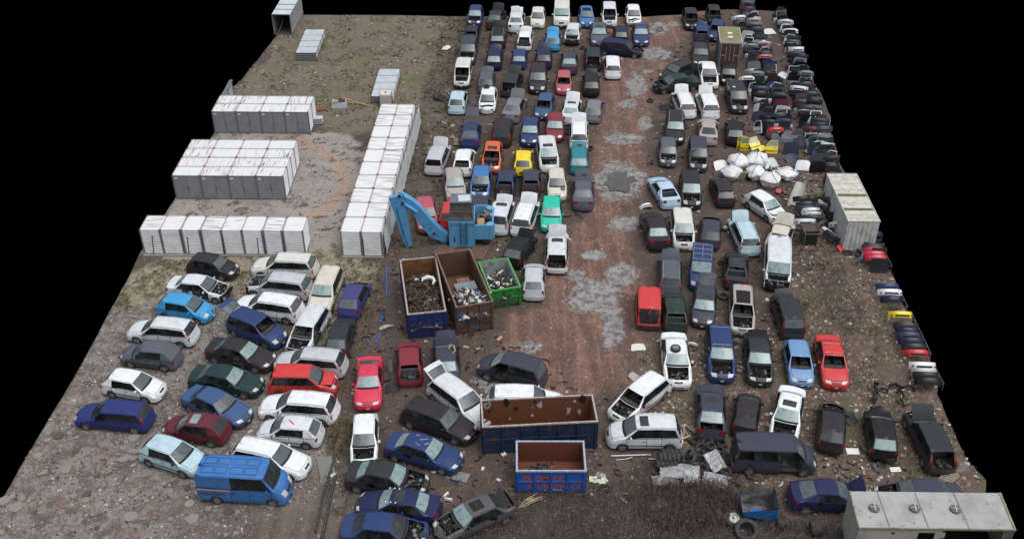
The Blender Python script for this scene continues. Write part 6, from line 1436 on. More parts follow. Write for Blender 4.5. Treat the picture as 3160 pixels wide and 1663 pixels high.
mb = MB(); mb.box((0, 0, .35), (.9, .3, .7), .1, 0, None, .9); mb.box((.5, 0, .3), (.5, .4, .55), -.3, 1, None, .8); tag(mb.build('tarp_bundle', [mat('khaki_tarp', (.16, .15, .09), .9, 0, (.25, .24, .17), 6), ENG], None, loc=PP(qe, 1320, 860)), 'khaki tarp bundle between the two front white bags', 'tarp')
for x, y, rz, rx, c, lab in [(1870, 690, .3, -1.1, 'navy', 'navy panel lying behind the torn white bag'), (1960, 770, -.2, -.9, 'lsilver', 'pale grey plastic panel right of the torn white bag'), (1870, 830, 1.4, -.3, 'blue', 'dark blue panel on edge at the right of the torn white bag'), (1640, 740, .4, -1.0, 'silver', 'silver panel lying behind the front white bags'), (1120, 760, .3, -1.1, 'offwhite', 'dirty white panel at the left end of the bag heap')]:
    hood_obj(PP(qe, x, y), rz, c, lab, rx=rx)
mb = MB()
for _ in range(26): mb.box((R.uniform(-1.0, 1.0), R.uniform(-.4, .4), R.uniform(.05, .35)), (R.uniform(.1, .5), R.uniform(.05, .3), R.uniform(.03, .2)), R.random() * 3, R.randint(0, 4))
tag(mb.build('rubbish_heap', SCR, None, loc=PP(qe, 1630, 780)), 'mixed rubbish between the bulk bags', 'rubbish', None, 'stuff')
# white hood-like tank and parts beside the askew white hatchback
mb = MB(); mb.grid(lambda u, v: (.55 * math.cos(math.pi * u) * (1 - .3 * v * v), .45 * math.sin(math.pi * u) - .2, 2.1 * v), 10, 6); o = mb.build('roof_fairing', paint('offwhite'), None, True, loc=PP(qe, 1850, 1150), rot=(-.45, .25, -.1)); tag(o, 'tall curved off-white shell leaning beside the askew white hatchback', 'shell')
mb = MB(); mb.ring((0, 0, .2), Matrix.Rotation(.4, 3, 'X'), [(.02, -.1), (.24, -.1), (.24, .1), (.02, .1)], 12); mb.box((.1, .1, .1), (.5, .4, .2), .4, 1); tag(mb.build('lamp_cluster', [mat('paint_red_part', (.4, .02, .02), .4), ENG], None, loc=PP(qe, 1700, 1010)), 'round red part behind the askew white hatchback', 'car part')
# cluster of upright bumpers near the cream coupe
for k, (x, y, z, c, rz, rx) in enumerate([(1960, 1090, .9, 'black', .1, -.7), (2020, 1095, .75, 'dgrey', -.1, -.5), (2000, 1150, .8, 'dgreen', 0, -.7), (2010, 1190, .7, 'slate', 0, -.6), (2050, 1215, .7, 'lsilver', .05, -.7), (2060, 1255, .6, 'silver', 0, -.7), (2060, 1290, .5, 'slate', 0, -.6), (1985, 1330, .8, 'lsilver', 0, -.6), (2000, 1350, .6, 'grey', 0, -.5)]):
    bumper(PP(qe, x, y, z), rz, c, '%s bumper in the cluster right of the cream coupe, %s from the back' % (CN[c], ordn[k]), 'bumpers stacked right of the cream coupe', k % 4, rx)
qf = Z1(1900, 600, 3.568)
def rack(p, w_, d_, h_, label, rz=0):
    mb = MB()
    for x in (-w_ / 2, w_ / 2):
        for y in (-d_ / 2, d_ / 2): mb.box((x, y, h_ / 2), (.05, .05, h_))
    for z in (.1, h_): 
        for y in (-d_ / 2, d_ / 2): mb.box((0, y, z), (w_ - .06, .05, .05))
        for x in (-w_ / 2, w_ / 2): mb.box((x, 0, z), (.05, d_ - .06, .05))
    tag(mb.build('steel_rack', mat('rusty_rack', (.12, .085, .065), .8, 0, (.2, .19, .17), 5), None, loc=p, rot=(0, 0, rz)), label, 'rack')
rack(PP(qf, 2120, 560), 1.2, 1.5, 1.5, 'rusty open steel frame in front of the bumper cluster'); rack(PP(qf, 2190, 330), 1.0, 1.0, 1.0, 'small rusty frame behind the bumper cluster')
mb = MB(); mb.box((0, .2, .7), (1.1, 1.1, 1.3), 0, 0, None, .95); mb.box((0, -.36, .75), (1.0, .03, 1.1), 0, 1); tag(mb.build('burnt_cabin_shell', [mat('brown_shell', (.06, .045, .04), .8, 0, (.12, .09, .07), 4), SEAM], None, loc=PP(qf, 2120, 540)), 'brown boxy shell inside the rusty open frame', 'shell')
for k, (x, y, c, rz) in enumerate([(2210, 110, 'lsilver', -.9), (2270, 150, 'silver', -.9), (2310, 190, 'plastic', -.9), (2290, 100, 'dgrey', -.9), (2285, 350, 'plastic', .6), (2310, 440, 'white', -1.1), (2340, 470, 'navy', -1.1), (2345, 200, 'lsilver', -.8)]):
    bumper(PP(qf, x, y, .35), rz, c, '%s bumper lying at the foot of the white box container, %s in the line' % (CN[c], ordn[k]), 'bumpers at the foot of the white box container', k % 4, -.8)
# bumper rack along the right edge
qk = Z1(2500, 500, 1.832)
RB = [(357, 490, 'plastic', 'black bumper with a wire basket'), (365, 508, 'crim', 'upper crimson bumper'), (370, 530, 'crim', 'middle crimson bumper'), (376, 552, 'crim', 'lower crimson bumper with drooping ends'), (442, 715, 'blue', 'blue bumper'), (455, 745, 'white', 'white bumper between the blue and the navy one'), (467, 788, 'navy', 'navy bumper with a round badge'), (515, 872, 'yellow', 'yellow bumper'), (545, 935, 'dgrey', 'dark grey bumper, first below the yellow one'), (553, 965, 'navy', 'navy bumper, second below the yellow one'), (560, 990, 'slate', 'slate bumper, third below the yellow one'), (575, 1022, 'navy', 'navy bumper, fourth below the yellow one'), (592, 1055, 'dgrey', 'dark grey bumper just above the red one'), (605, 1090, 'red', 'bright red bumper'), (640, 1160, 'white', 'white bumper with dark lettering'), (650, 1195, 'silver', 'silver bumper below the white one'), (660, 1215, 'dgrey', 'dark grey bumper below the silver one'), (672, 1250, 'black', 'black bumper nearest the camera')]
for k, (x, y, c, lab) in enumerate(RB): bumper(PP(qk, x, y + 8, .62), -.06, c, lab + ' on the right-edge rack', 'bumpers on the rack along the right edge', 1 + k % 3, -.75)
for (x0, y0, x1, y1, nn, lab) in [(345, 500, 395, 600, 3, 'beside the crimson bumpers'), (420, 700, 480, 830, 4, 'under the blue and white bumpers'), (500, 860, 610, 1100, 6, 'under the long dark bumper group'), (620, 1150, 680, 1270, 4, 'under the bumpers nearest the camera')]:
    mb = MB(); A, B = PP(qk, x0 + 25, y0 + 20), PP(qk, x1 + 25, y1 + 20)
    d = (B - A); n_ = Vector((-d.y, d.x, 0)).normalized()
    for s_ in (-.45, .45):
        mb.tube([A + n_ * s_ + Vector((0, 0, .55)), B + n_ * s_ + Vector((0, 0, .55))], .025, 5)
        for i in range(nn): q = A.lerp(B, i / (nn - 1)) + n_ * s_; mb.tube([q, q + Vector((0, 0, .55))], .025, 5)
    for i in range(nn): q = A.lerp(B, i / (nn - 1)); mb.tube([q - n_ * .45 + Vector((0, 0, .52)), q + n_ * .45 + Vector((0, 0, .52))], .022, 5)
    tag(mb.build('bumper_rack', mat('rusty_rack', (.12, .085, .065), .8)), 'rusty steel bumper rack ' + lab, 'rack')
# parts lying in front of the white box container
for x, y, rz, rx, c, lab in [(230, 500, .2, -1.2, 'beige', 'beige panel lying before the white box container'), (215, 530, .1, -1.3, 'black', 'black plastic tray lying before the white box container'), (190, 500, .8, -1.0, 'red', 'small red part at the left foot of the white box container')]: hood_obj(PP(qk, x, y), rz, c, lab, rx=rx).scale = (.6, .6, .6)
bumper(PP(qk, 280, 545, .2), 1.3, 'steel', 'grey bumper standing on end before the white box container', None, 1, -.3)

# ------------------------------------------------------------------ tyres
def tyre(p, r, rot, label, group='loose tyres', rim=False, wd_=.22, rimm=None):
    k = ('t', round(r, 2), round(wd_, 2))
    if k not in PM:
        mb = MB(); h = wd_ / 2; mb.ring((0, 0, 0), Matrix.Identity(3), [(r * .60, -h * .8), (r * .66, -h), (r * .92, -h), (r, -h * .65), (r, h * .65), (r * .92, h), (r * .66, h), (r * .60, h * .8), (r * .72, 0)], 22)
        PM[k] = mb.mesh('tyre', RUBBER, True)
    o = link('tyre', PM[k], None, p, rot); tag(o, label, 'tyre', group)
    if rim:
        mb = MB(); mb.ring((0, 0, 0), Matrix.Identity(3), [(r * .12, wd_ * .2), (r * .4, wd_ * .25), (r * .6, wd_ * .38), (r * .6, -wd_ * .38), (r * .12, -wd_ * .2)], 18)
        for q in range(7): a = q * .8976; mb.box((r * .44 * math.cos(a), r * .44 * math.sin(a), wd_ * .33), (r * .16, r * .12, .02), a, 0)
        mb.build('rim', rimm or RIM, o, True)
    return o
ql = Z1(1840, 1120, 3.568)
TY_ = [(1090, 855, .0, .14), (1270, 820, .3, .30), (1380, 880, .0, .14), (1160, 940, .5, .25), (1225, 870, .2, .34), (1262, 915, .1, .52), (1350, 960, .1, .14), (1440, 1030, .2, .36), (1440, 1065, 0, .14), (1180, 790, .3, .14), (1340, 790, .2, .14), (1425, 1200, .1, .14), (1180, 1160, .5, .25), (1030, 1000, .9, .3), (1050, 1060, .9, .3), (1080, 1110, .8, .25), (1130, 1040, .2, .14), (1300, 1000, .1, .14), (1545, 850, .3, .14), (1140, 1000, .2, .3), (1250, 770, .1, .14)]
def TPOS(x, y): return ('at its left' if x < 1120 else 'in its middle left' if x < 1240 else 'in its middle right' if x < 1340 else 'at its right') + (' back' if y < 870 else ' centre' if y < 980 else ' front')
TSEEN = {}
def TLAB(x, y):
    q = TPOS(x, y); TSEEN[q] = TSEEN.get(q, 0) + 1; return 'black tyre heaped beside the dark blue van, %s, %s one' % (q, ('first', 'second', 'third', 'fourth')[TSEEN[q] - 1])
for k, (x, y, tl, z) in enumerate(sorted(TY_)): tyre(PP(ql, x, y, z), R.uniform(.31, .37), (tl * R.choice((-1, 1)), tl * .5, R.random() * 3), TLAB(x, y), 'tyres in the heap beside the dark blue van')
for k, (x, y, l_, z) in enumerate([(830, 1000, 4, .32), (770, 1110, 4, .30), (800, 1050, 4, .55)]):
    for q in range(l_ + 1): tyre(PP(ql, x - 90 + q * 48, y, z), .33, (.1, math.pi / 2 - .05, .06), '%s tyre from the left in the %s row left of the tyre heap' % (ordn[q], ('back', 'front', 'upper')[k]), 'tyres standing in rows left of the tyre heap')
tyre(PP(qt, 760, 605, .2), .42, (.25, 0, 0), 'wheel with grey steel rim lying left of the white-rimmed wheel', None, True, .24, STEEL)
tyre(PP(qt, 885, 610, .32), .36, (.1, 1.3, .2), 'tyre standing between the two wheels in the brambles', None, False, .3)
tyre(PP(qt, 1060, 640, .25), .52, (.3, 0, .4), 'large wheel with a white slotted rim in the brambles', None, True, .3, mat('white_rim', (.6, .6, .58), .5))
tyre(PP(qt, 1220, 790, .28), .68, (.35, 0, 0), 'huge worn truck tyre lying at the bottom edge', None, False, .42)
for x in (1640, 1710): tyre(PP(qt, x, 700, .3), .30, (.1, 1.45, .1), 'tyre standing upright right of the blue tipping bin', 'tyres standing right of the blue bin', False, .3)
tyre(PP(qt, 2085, 760, .35), .42, (.1, 1.45, .1), 'wide ribbed tyre standing near the grey shed', None, False, .6)
tyre(G(1300 + 2520 / 3.568, 1110 / 3.568, .12), .33, (0, 0, 0), 'tyre lying flat on the red lane near the farther puddle', None)
tyre(G(1300 + 1780 / 3.568, 530 / 3.568, .12), .33, (.1, 0, 0), 'tyre on the ground behind the dark slate sedan', None)
tyre(G(*Z1(1280, 300, 3.989)(2155, 630), .12), .34, (.1, 0, 0), 'tyre lying beside the teal hatchback', None)
tyre(G(*Z1(1860, 820, 3.2286)(1200, 305), .12), .40, (.05, 0, 0), 'dark round rubber piece between the slate hatchback and the roofless wreck', None)
tyre(G(*qf(1205, 372), .16), .32, (.2, 0, 0), 'wheel lying beside the ice blue estate', None, True)
tyre(G(*Z1(1040, 1300, 3.0667)(770, 650), .12), .28, (.2, 0, 0), 'hub cap lying at the nose of the black sedan', None, True)
# tyres on car roofs
tyre(G(1300 + 718 / 3.568, 955 / 3.568, 1.58), .31, (0, 0, 0), 'tyre lying on the roof of the white hatchback with the bent nose', None)
tyre(G(*Z1(1860, 820, 3.2286)(727, 822), 1.58), .34, (0, 0, .2), 'wheel lying on the roof of the white sedan', None, True)
# corrugated sheets
CORR = mat('corrugated_cement', (.30, .305, .31), .85, 0, (.13, .13, .125), 2.2)
def sheet(p, w_, d_, rz, rx, label, c=None, seed=0):
    mb = MB(); n_ = int(d_ / .09)
    def f(u, v):
        e_ = .06 * mnoise.noise(Vector((v * 8, seed, 0))) * (1 if u > .5 else -1); return (w_ * (u - .5) + e_ * 4 * abs(u - .5), d_ * (v - .5), .03 * (int(round(v * n_)) % 2) + .05 * math.sin(u * 3) + .05 * mnoise.noise(Vector((u * 3, v * 2, seed))))
    mb.grid(f, 10, n_); mb.grid(lambda u, v: tuple(Vector(f(u, v)) + Vector((0, 0, -.015))), 10, n_, 0, True); o = mb.build('corrugated_sheet', c or CORR, None, loc=p, rot=(rx, 0, rz)); tag(o, label, 'corrugated sheet')
sheet(PP(ql, 920, 1190, .3), 2.3, 1.1, -.10, .1, 'long grey corrugated sheet below the row of tyres', seed=1)
sheet(PP(ql, 1050, 1250, .35), .85, .9, -.15, .2, 'bright short corrugated piece on top of the long sheet', mat('zinc_bright', (.36, .39, .41), .6, 0, (.2, .2, .2), 3), 2)
sheet(PP(ql, 1310, 1290, .2), 1.45, .95, -.32, .15, 'torn corrugated sheet right of the bright piece', mat('zinc_bright', (.36, .39, .41), .6, 0, (.2, .2, .2), 3), 3)
sheet(PP(ql, 760, 1290, .15), 1.5, .7, .06, .05, 'dark weathered corrugated sheet at the left of the sheets', mat('corr_dark', (.2, .2, .2), .85, 0, (.36, .37, .38), 2.5), 4)
FOIL2 = mat('clear_film', (.32, .33, .34), .25, 0, (.16, .16, .17), 5)
mb = MB(); mb.grid(lambda u, v: ((u - .5) * 1.1, (v - .5) * 1.2, .08 * mnoise.noise(Vector((u * 5, v * 5, 1)))), 10, 10); tag(mb.build('plastic_film', FOIL2, None, loc=PP(ql, 1310, 1075, .5), rot=(.5, .1, .6)), 'dull transparent plastic sheet over the tyre heap', 'plastic sheet')
# planks and poles
def rods(P, r, m_, name, label, cat, n=6): 
    mb = MB()
    for q in P: mb.tube(q, r, n)
    tag(mb.build(name, m_), label, cat)
rods([[PP(ql, 165, 1020, .1), PP(ql, 598, 1006, .12)]], .035, mat('white_strip', (.62, .63, .63), .5), 'white_pole', 'long white pole lying below the silver people carrier', 'pole')
rods([[PP(ql, 220, 1065, .05), PP(ql, 320, 1055, .1), PP(ql, 398, 1036, .08)]], .02, mat('white_strip', (.62, .63, .63), .5), 'thin_rod', 'thin bent rod below the long white pole', 'rod')
rods([[PP(ql, 575, 1052, .1), PP(ql, 780, 1062, .1)]], .02, mat('white_strip', (.62, .63, .63), .5), 'thin_rod', 'thin straight rod just left of the tyre rows', 'rod')
for k, (a, b6) in enumerate([((930, 690), (1000, 800)), ((990, 700), (1110, 800)), ((1040, 710), (1140, 815)), ((930, 860), (1030, 820)), ((960, 740), (960, 830))]):
    A, B = PP(ql, *a), PP(ql, *b6); d = B - A; mb = MB(); mb.box(tuple((A + B) / 2 + Vector((0, 0, .1 + k * .03))), (d.length, .12, .035), math.atan2(d.y, d.x)); tag(mb.build('plank', WOOD if k != 3 else WOODP), '%s plank in the small heap right of the silver people carrier' % ('leftmost old', 'middle old', 'rightmost old', 'pale front', 'short upright')[k], 'plank', 'planks right of the silver people carrier')
qm = Z1(2360, 1180, 2.8075)
pallet(PP(qm, 1590, 835, .15), .75, 'weathered wooden pallet tilted behind the grey shed', -.3, mat('grey_wood', (.30, .27, .22), .8, 0, (.2, .18, .14), 4))
mb = MB(); mb.box((0, 0, .3), (.35, .16, .85), 0, 0, Matrix.Rotation(.5, 3, 'Y')); tag(mb.build('concrete_lump', mat('pale_lump', (.42, .40, .36), .8), None, loc=PP(qm, 1700, 770)), 'pale block standing at the corner behind the tilted pallet', 'block')
mb = MB(); mb.box((0, 0, .04), (.75, .5, .06)); tag(mb.build('white_board', STICK, None, loc=PP(qm, 760, 600), rot=(0, 0, -.03)), 'small white board lying below the small black hatchback', 'board')
mb = MB(); mb.box((0, 0, .04), (.62, .35, .05)); mb.box((.02, .02, .08), (.4, .2, .04), .2); tag(mb.build('white_board', STICK, None, loc=PP(qm, 1130, 757), rot=(0, 0, .1)), 'jagged white plate lying in front of the black hatchback with torn hood', 'board')
hood_obj(PP(qm, 1010, 755), .5, 'black', 'small dark bent panel beside the jagged white plate', rx=-1.1).scale = (.6, .6, .5)
# axles and pressed-out parts upper right of there
def axle(p, rz, label, seed):
    rr = random.Random(seed); mb = MB(); P = [Vector((-.75, 0, .2)), Vector((-.3, .15, .3)), Vector((.1, -.1, .25)), Vector((.5, .1, .35)), Vector((.85, 0, .25))]
    mb.tube(P, [.05, .09, .07, .09, .05], 6, rr.randint(0, 1)); 
    for _ in range(5): q = rr.choice(P); mb.tube([q, q + Vector((rr.uniform(-.3, .3), rr.uniform(-.4, .4), rr.uniform(-.15, .15)))], .045, 5, rr.randint(0, 1))
    mb.ring((.85, 0, .25), Matrix.Rotation(1.4, 3, 'Y'), [(.03, -.03), (.17, -.03), (.17, .03), (.03, .03)], 12, 0)
    tag(mb.build('axle', [ENG, ENG2], None, loc=p, rot=(0, 0, rz)), label, 'axle')
axle(PP(qm, 960, 110), 1.3, 'dark axle standing behind the black hatchback with torn hood', 1); axle(PP(qm, 1170, 60), -.2, 'grey axle frame at the top of the loose parts near the right edge', 2); axle(PP(qm, 1190, 150), 1.4, 'pale curved subframe arm near the right edge', 3); axle(PP(qm, 1050, 80), .5, 'rusty suspension arm between the two axles', 4)
hood_obj(PP(qm, 960, 160), 1.2, 'slate', 'dark fender standing among the loose axles', rx=-.3).scale = (.5, .5, .8)
for k, (x, y, l_) in enumerate([(740, 320, .9), (790, 360, .8)]): hood_obj(PP(qm, x, y), .8 * k, 'black', 'black liner lying between the small black hatchback and the one with torn hood', 'black liners lying between the black hatchbacks', rx=-1.35).scale = (.6, .6, .6)
# white plastic pieces in the lane
for x, y, rz, lab in [(345, 130, .3, 'white torn bumper piece lying at the lane edge above the black sedan')]: bumper(PP(qf, x, y + 20, .05), rz, 'white', lab, None, 0, -1.2).scale = (.7, .8, .8)
qkk = Z1(1860, 820, 3.2286)
bumper(PP(qkk, 480, 620, .1), -.15, 'lsilver', 'silver bumper lying below the red van', None, 2, -.9).scale = (.8, .8, .9)
hood_obj(PP(qkk, 360, 845), .1, 'offwhite', 'off-white battered panel lying left of the white sedan', rx=-1.35).scale = (.75, .75, .6)
hood_obj(PP(qkk, 340, 1125), .9, 'beige', 'dull crumpled sheet above the askew white estate', rx=-1.3).scale = (.5, .5, .6)
bumper(PP(qkk, 890, 795, .08), -.3, 'offwhite', 'white strip lying between the white sedan and the dark blue estate', None, 0, -1.2).scale = (.5, .4, .5)
hood_obj(PP(qkk, 1330, 800), 1.0, 'black', 'black liner lying between the dark blue estate and the dark sedan', rx=-1.4).scale = (.6, .6, .8)
tyre(PP(qkk, 1365, 1045, .06), .30, (0, 0, 0), 'pale hub cap lying between the noses of the dark blue estate and the dark sedan', None, True, .08)
hood_obj(G(*Z1(1180, 560, 3.767)(2330, 440)), .6, 'brown', 'dark stick-like scrap lying on the lane right of the turquoise hatchback', rx=-1.4).scale = (.15, .15, 1.2)
for k, (x, y, s_, rz) in enumerate([(1890, 170, .5, 1.0), (1500, 270, .4, -.4), (1640, 290, .3, .5)]): mb = MB(); mb.box((0, 0, .04), (s_, s_ * .45, .05)); tag(mb.build('board', mat('pinkish_board', (.40, .26, .19), .8), None, loc=PP(qi, x, y), rot=(0, 0, rz)), 'small pinkish board on the dirt below the skips, %s one' % ('right', 'left', 'middle')[k], 'board', 'small boards below the skips')
hood_obj(PP(qi, 655, 790), .2, 'dgrey', 'dark grey mat lying below the burgundy hatchback with open tail', rx=-1.5).scale = (.7, .7, .8)
hood_obj(PP(qi, 640, 560), .3, 'dgrey', 'dark grey fender leaning left of the burgundy hatchback with open tail', rx=-.9).scale = (.4, .5, .9)
mb = MB(); mb.tube([(0, 0, .15), (.25, .05, .25), (.5, .3, .2), (.9, .5, .1)], [.12, .16, .12, .05], 6); tag(mb.build('bent_panel', mat('pale_grey_part', (.36, .35, .32), .6), None, loc=PP(qi, 500, 80)), 'pale twisted part lying left of the navy skip', 'car part')
mb = MB(); mb.box((0, 0, .05), (1.3, .7, .03)); tag(mb.build('glass_sheet', mat('dirty_sheet_glass', (.20, .205, .20), .15, 0, (.12, .115, .105), 6), None, loc=PP(qj, 1145, 520), rot=(.02, 0, -.3)), 'crazed windscreen glass lying flat right of the black sedan', 'glass')
for k, (x, y, c) in enumerate([(1045, 700, 'offwhite'), (1050, 750, 'lsilver')]): bumper(PP(qj, x, y, .05), .9 - k, c, 'small curved white trim piece left of the lettered skip, %s one' % ('upper', 'lower')[k], None, 0, -1.0).scale = (.3, .3, .4)
DRY = mat('dry_branch', (.42, .34, .22), .8)
P = []
for k in range(9): a = PP(qj, 1740, 810, .05) + Vector((R.uniform(-.2, .2), 0, 0)); b6 = PP(qj, 1890 + R.uniform(-40, 60), 690 + R.uniform(-20, 60), .25); P.append([a, (a + b6) / 2 + Vector((R.uniform(-.15, .15), 0, .15)), b6])
rods(P, .018, DRY, 'dry_branches', 'bundle of pale dry branches below the lettered blue skip', 'branches', 4)
# cardboard, litter right of the lettered skip
for k, (x, y, s_, m_) in enumerate([(1790, 950, .6, (.55, .60, .40)), (1900, 900, .7, (.26, .27, .26)), (2000, 960, .4, (.6, .6, .5)), (1960, 1010, .4, (.5, .5, .46))]):
    mb = MB(); mb.grid(lambda u, v: ((u - .5) * s_, (v - .5) * s_ * .8, .06 + .12 * mnoise.noise(Vector((u * 3, v * 3, k)))), 5, 5); tag(mb.build('paper_scrap', mat('litter_%d' % k, m_, .8), None, loc=PP(qz, x, y), rot=(0, 0, k)), ['pale green card', 'grey bag', 'cream paper', 'white paper'][k] + ' in the litter right of the lettered blue skip', 'litter')
# blue straps on the ground left of the skips
BS = mat('blue_band', (.02, .13, .42), .6)
for k, pts in enumerate([[(338, 285), (325, 400), (335, 560), (330, 700)], [(280, 920), (262, 1000), (240, 1070)], [(245, 1200), (215, 1280), (180, 1350)], [(60, 1290), (75, 1350)]]):
    rods([[PP(qs, x, y, .06) for x, y in pts]], .05, BS, 'blue_band', 'blue plastic band on the ground left of the navy skip, %s from the top' % ordn[k], 'band')
# loose black poles at the lower left
qp = Z1(940, 1360, 4.478)
for k, (pts, r) in enumerate([([(425, 175), (350, 450), (250, 800), (150, 1260)], .07), ([(430, 470), (370, 750), (300, 1080), (235, 1356)], .08), ([(365, 530), (330, 720), (288, 895)], .03), ([(262, 985), (255, 1050), (245, 1085)], .025)]):
    rods([[PP(qp, x, y, .12 + .05 * (i == 0)) for i, (x, y) in enumerate(pts)]], r, PLASTIC, 'black_pole', ['left long', 'right long', 'thin', 'short thin'][k] + ' black pole lying on the ground left of the blue sedans', 'pole')
for k, (x, y) in enumerate(((365, 485), (412, 470))): mb = MB(); mb.rock((0, 0, .05), .12, R, 0, .8); tag(mb.build('insulator', STICK, None, loc=PP(qp, x, y)), 'white knob on the black poles, %s one' % ('left', 'right')[k], 'knob')
mb = MB(); mb.grid(lambda u, v: ((u - .5) * .9, (v - .5) * 1.6, .05 + .3 * (1 - v) * abs(u - .5)), 4, 6); tag(mb.build('crumpled_sheet', mat('grey_mesh', (.15, .15, .14), .8), None, loc=PP(qp, 300, 380), rot=(.2, 0, .3)), 'grey crumpled mesh lying left of the black poles', 'mesh')
# lost pieces in the far rows
door_obj(G(1300 + 250 / 3.568, 1100 / 3.568), 1.2, 'black', 'black door lying left of the ice blue hatchback', rx=-1.2)
hood_obj(G(1300 + 560 / 3.568, 1290 / 3.568), 0, 'steel', 'blue-grey hood standing behind the blue coupe with spoiler', rx=-.6)
mb = MB(); mb.rock((0, 0, .1), .55, R, 0, .8); tag(mb.build('white_sack', BAG, None, loc=G(1300 + 280 / 3.568, 540 / 3.568)), 'white sack alone on the grass left of the far rows', 'sack')
for k, (x, y) in enumerate(((455, 370), (470, 500), (515, 535), (510, 590))): mb = MB(); mb.rock((0, 0, .05), .35, R, 0, .9); tag(mb.build('boulder', mat('tan_stone', (.27, .235, .18), .9), None, loc=G(*Z1(1280, 300, 3.989)(x, y))), 'tan stone beside the blue coupe with spoiler, %s from the top' % ordn[k], 'stone')
hood_obj(G(*qe(760, 215)), .1, 'orange', 'orange panel lying right of the estate with pale roof rails', rx=-1.4).scale = (.5, .5, .5) if 'orange' in COL else None
hood_obj(G(*qe(540, 140)), .2, 'black', 'black mat lying behind the estate with pale roof rails', rx=-1.45)
# litter on top of cars and small damage
mb = MB(); mb.tube([(0, 0, 0), (.1, .25, .1), (.3, .2, .12), (.42, -.2, .05), (.25, -.5, .0)], [.05, .12, .08, .07, .05], 5); tag(mb.build('old_part', mat('tan_bracket', (.26, .20, .14), .7), None, loc=G(*qi(1300, 290), 1.45)), 'tan twisted bracket lying on the navy sedan with striped hood', 'car part')

# ------------------------------------------------------------------ loose stones, tufts, brambles
def zw(name): return wpoly(ZN[name])
def in_poly(x, y, P):
    c = False; j = len(P) - 1
    for i in range(len(P)):
        if (P[i][1] > y) != (P[j][1] > y) and x < (P[j][0] - P[i][0]) * (y - P[i][1]) / (P[j][1] - P[i][1]) + P[i][0]: c = not c
        j = i
    return c
ROCKM = [mat('chip_grey', (.205, .19, .172), .9), mat('chip_white', (.42, .40, .37), .85), mat('chip_brick', (.20, .095, .072), .9), mat('chip_brown', (.085, .062, .048), .9), mat('chip_dark', (.03, .028, .026), .8), mat('chip_pink', (.29, .21, .18), .9)]
def hgt(x, y): return (mnoise.noise(Vector((x * .12 + 1, y * .12 - 1, 1.7))) * .08 + mnoise.noise(Vector((x * .6 + 5, y * .6 - 5, 8.5))) * .045) * .6
def scatter(name, n_, poly, r0, r1, wts, seed, flat=.5, powr=2.5):
    rr = random.Random(seed); mb = MB(); P = poly; xs2 = [p[0] for p in P]; ys2 = [p[1] for p in P]; k = 0; tries = 0
    while k < n_ and tries < n_ * 12:
        tries += 1; x, y = rr.uniform(min(xs2), max(xs2)), rr.uniform(min(ys2), max(ys2))
        if not in_poly(x, y, P) or not in_poly(x, y, OUT): continue
        if mnoise.noise(Vector((x * .5, y * .5, seed))) < rr.uniform(-.5, .25): continue
        k += 1; r = r0 + (r1 - r0) * rr.random() ** powr; mb.rock((x, y, hgt(x, y) - r * .05), r, rr, rr.choices(range(6), wts)[0], flat)
    tag(mb.build(name, ROCKM), kind='stuff'); return mb
def lab(o_, l_, c_): pass
def stuff(name, label, cat, *a, **k):
    scatter(name, *a, **k); o_ = bpy.data.objects[name] if name in bpy.data.objects else None; tag(o_, label, cat, None, 'stuff')
whole = [(x, y) for x, y in OUT]
stuff('stone_litter', 'small stones and chips scattered over the whole yard', 'stones', 5200, whole, .03, .14, (4, 2.2, 2, 4, 3, 2.4), 21)
stuff('rubble_field', 'broken concrete rubble at the lower left', 'rubble', 7000, zw('rubble'), .025, .12, (9, 1.8, .6, 5, 3, .5), 22, flat=.4, powr=2)
stuff('brick_rubble', 'brick and plaster rubble along the right side', 'rubble', 4600, zw('right'), .04, .15, (2, 2.6, 3, 3, 1.5, 4), 23)
stuff('lane_rubble', 'brick chips pressed into the red lane', 'rubble', 2200, zw('red'), .03, .10, (1, 1.2, 4, 3, 1, 4), 24)
stuff('grass_stones', 'pale stones in the far grass', 'stones', 1500, zw('grass'), .04, .16, (3, 2, .5, 3, 3, 1), 25)
stuff('gravel_stones', 'loose gravel between the lock-ups', 'gravel', 1500, zw('gravel'), .03, .08, (5, 2, .5, 2, 2, 2), 26)
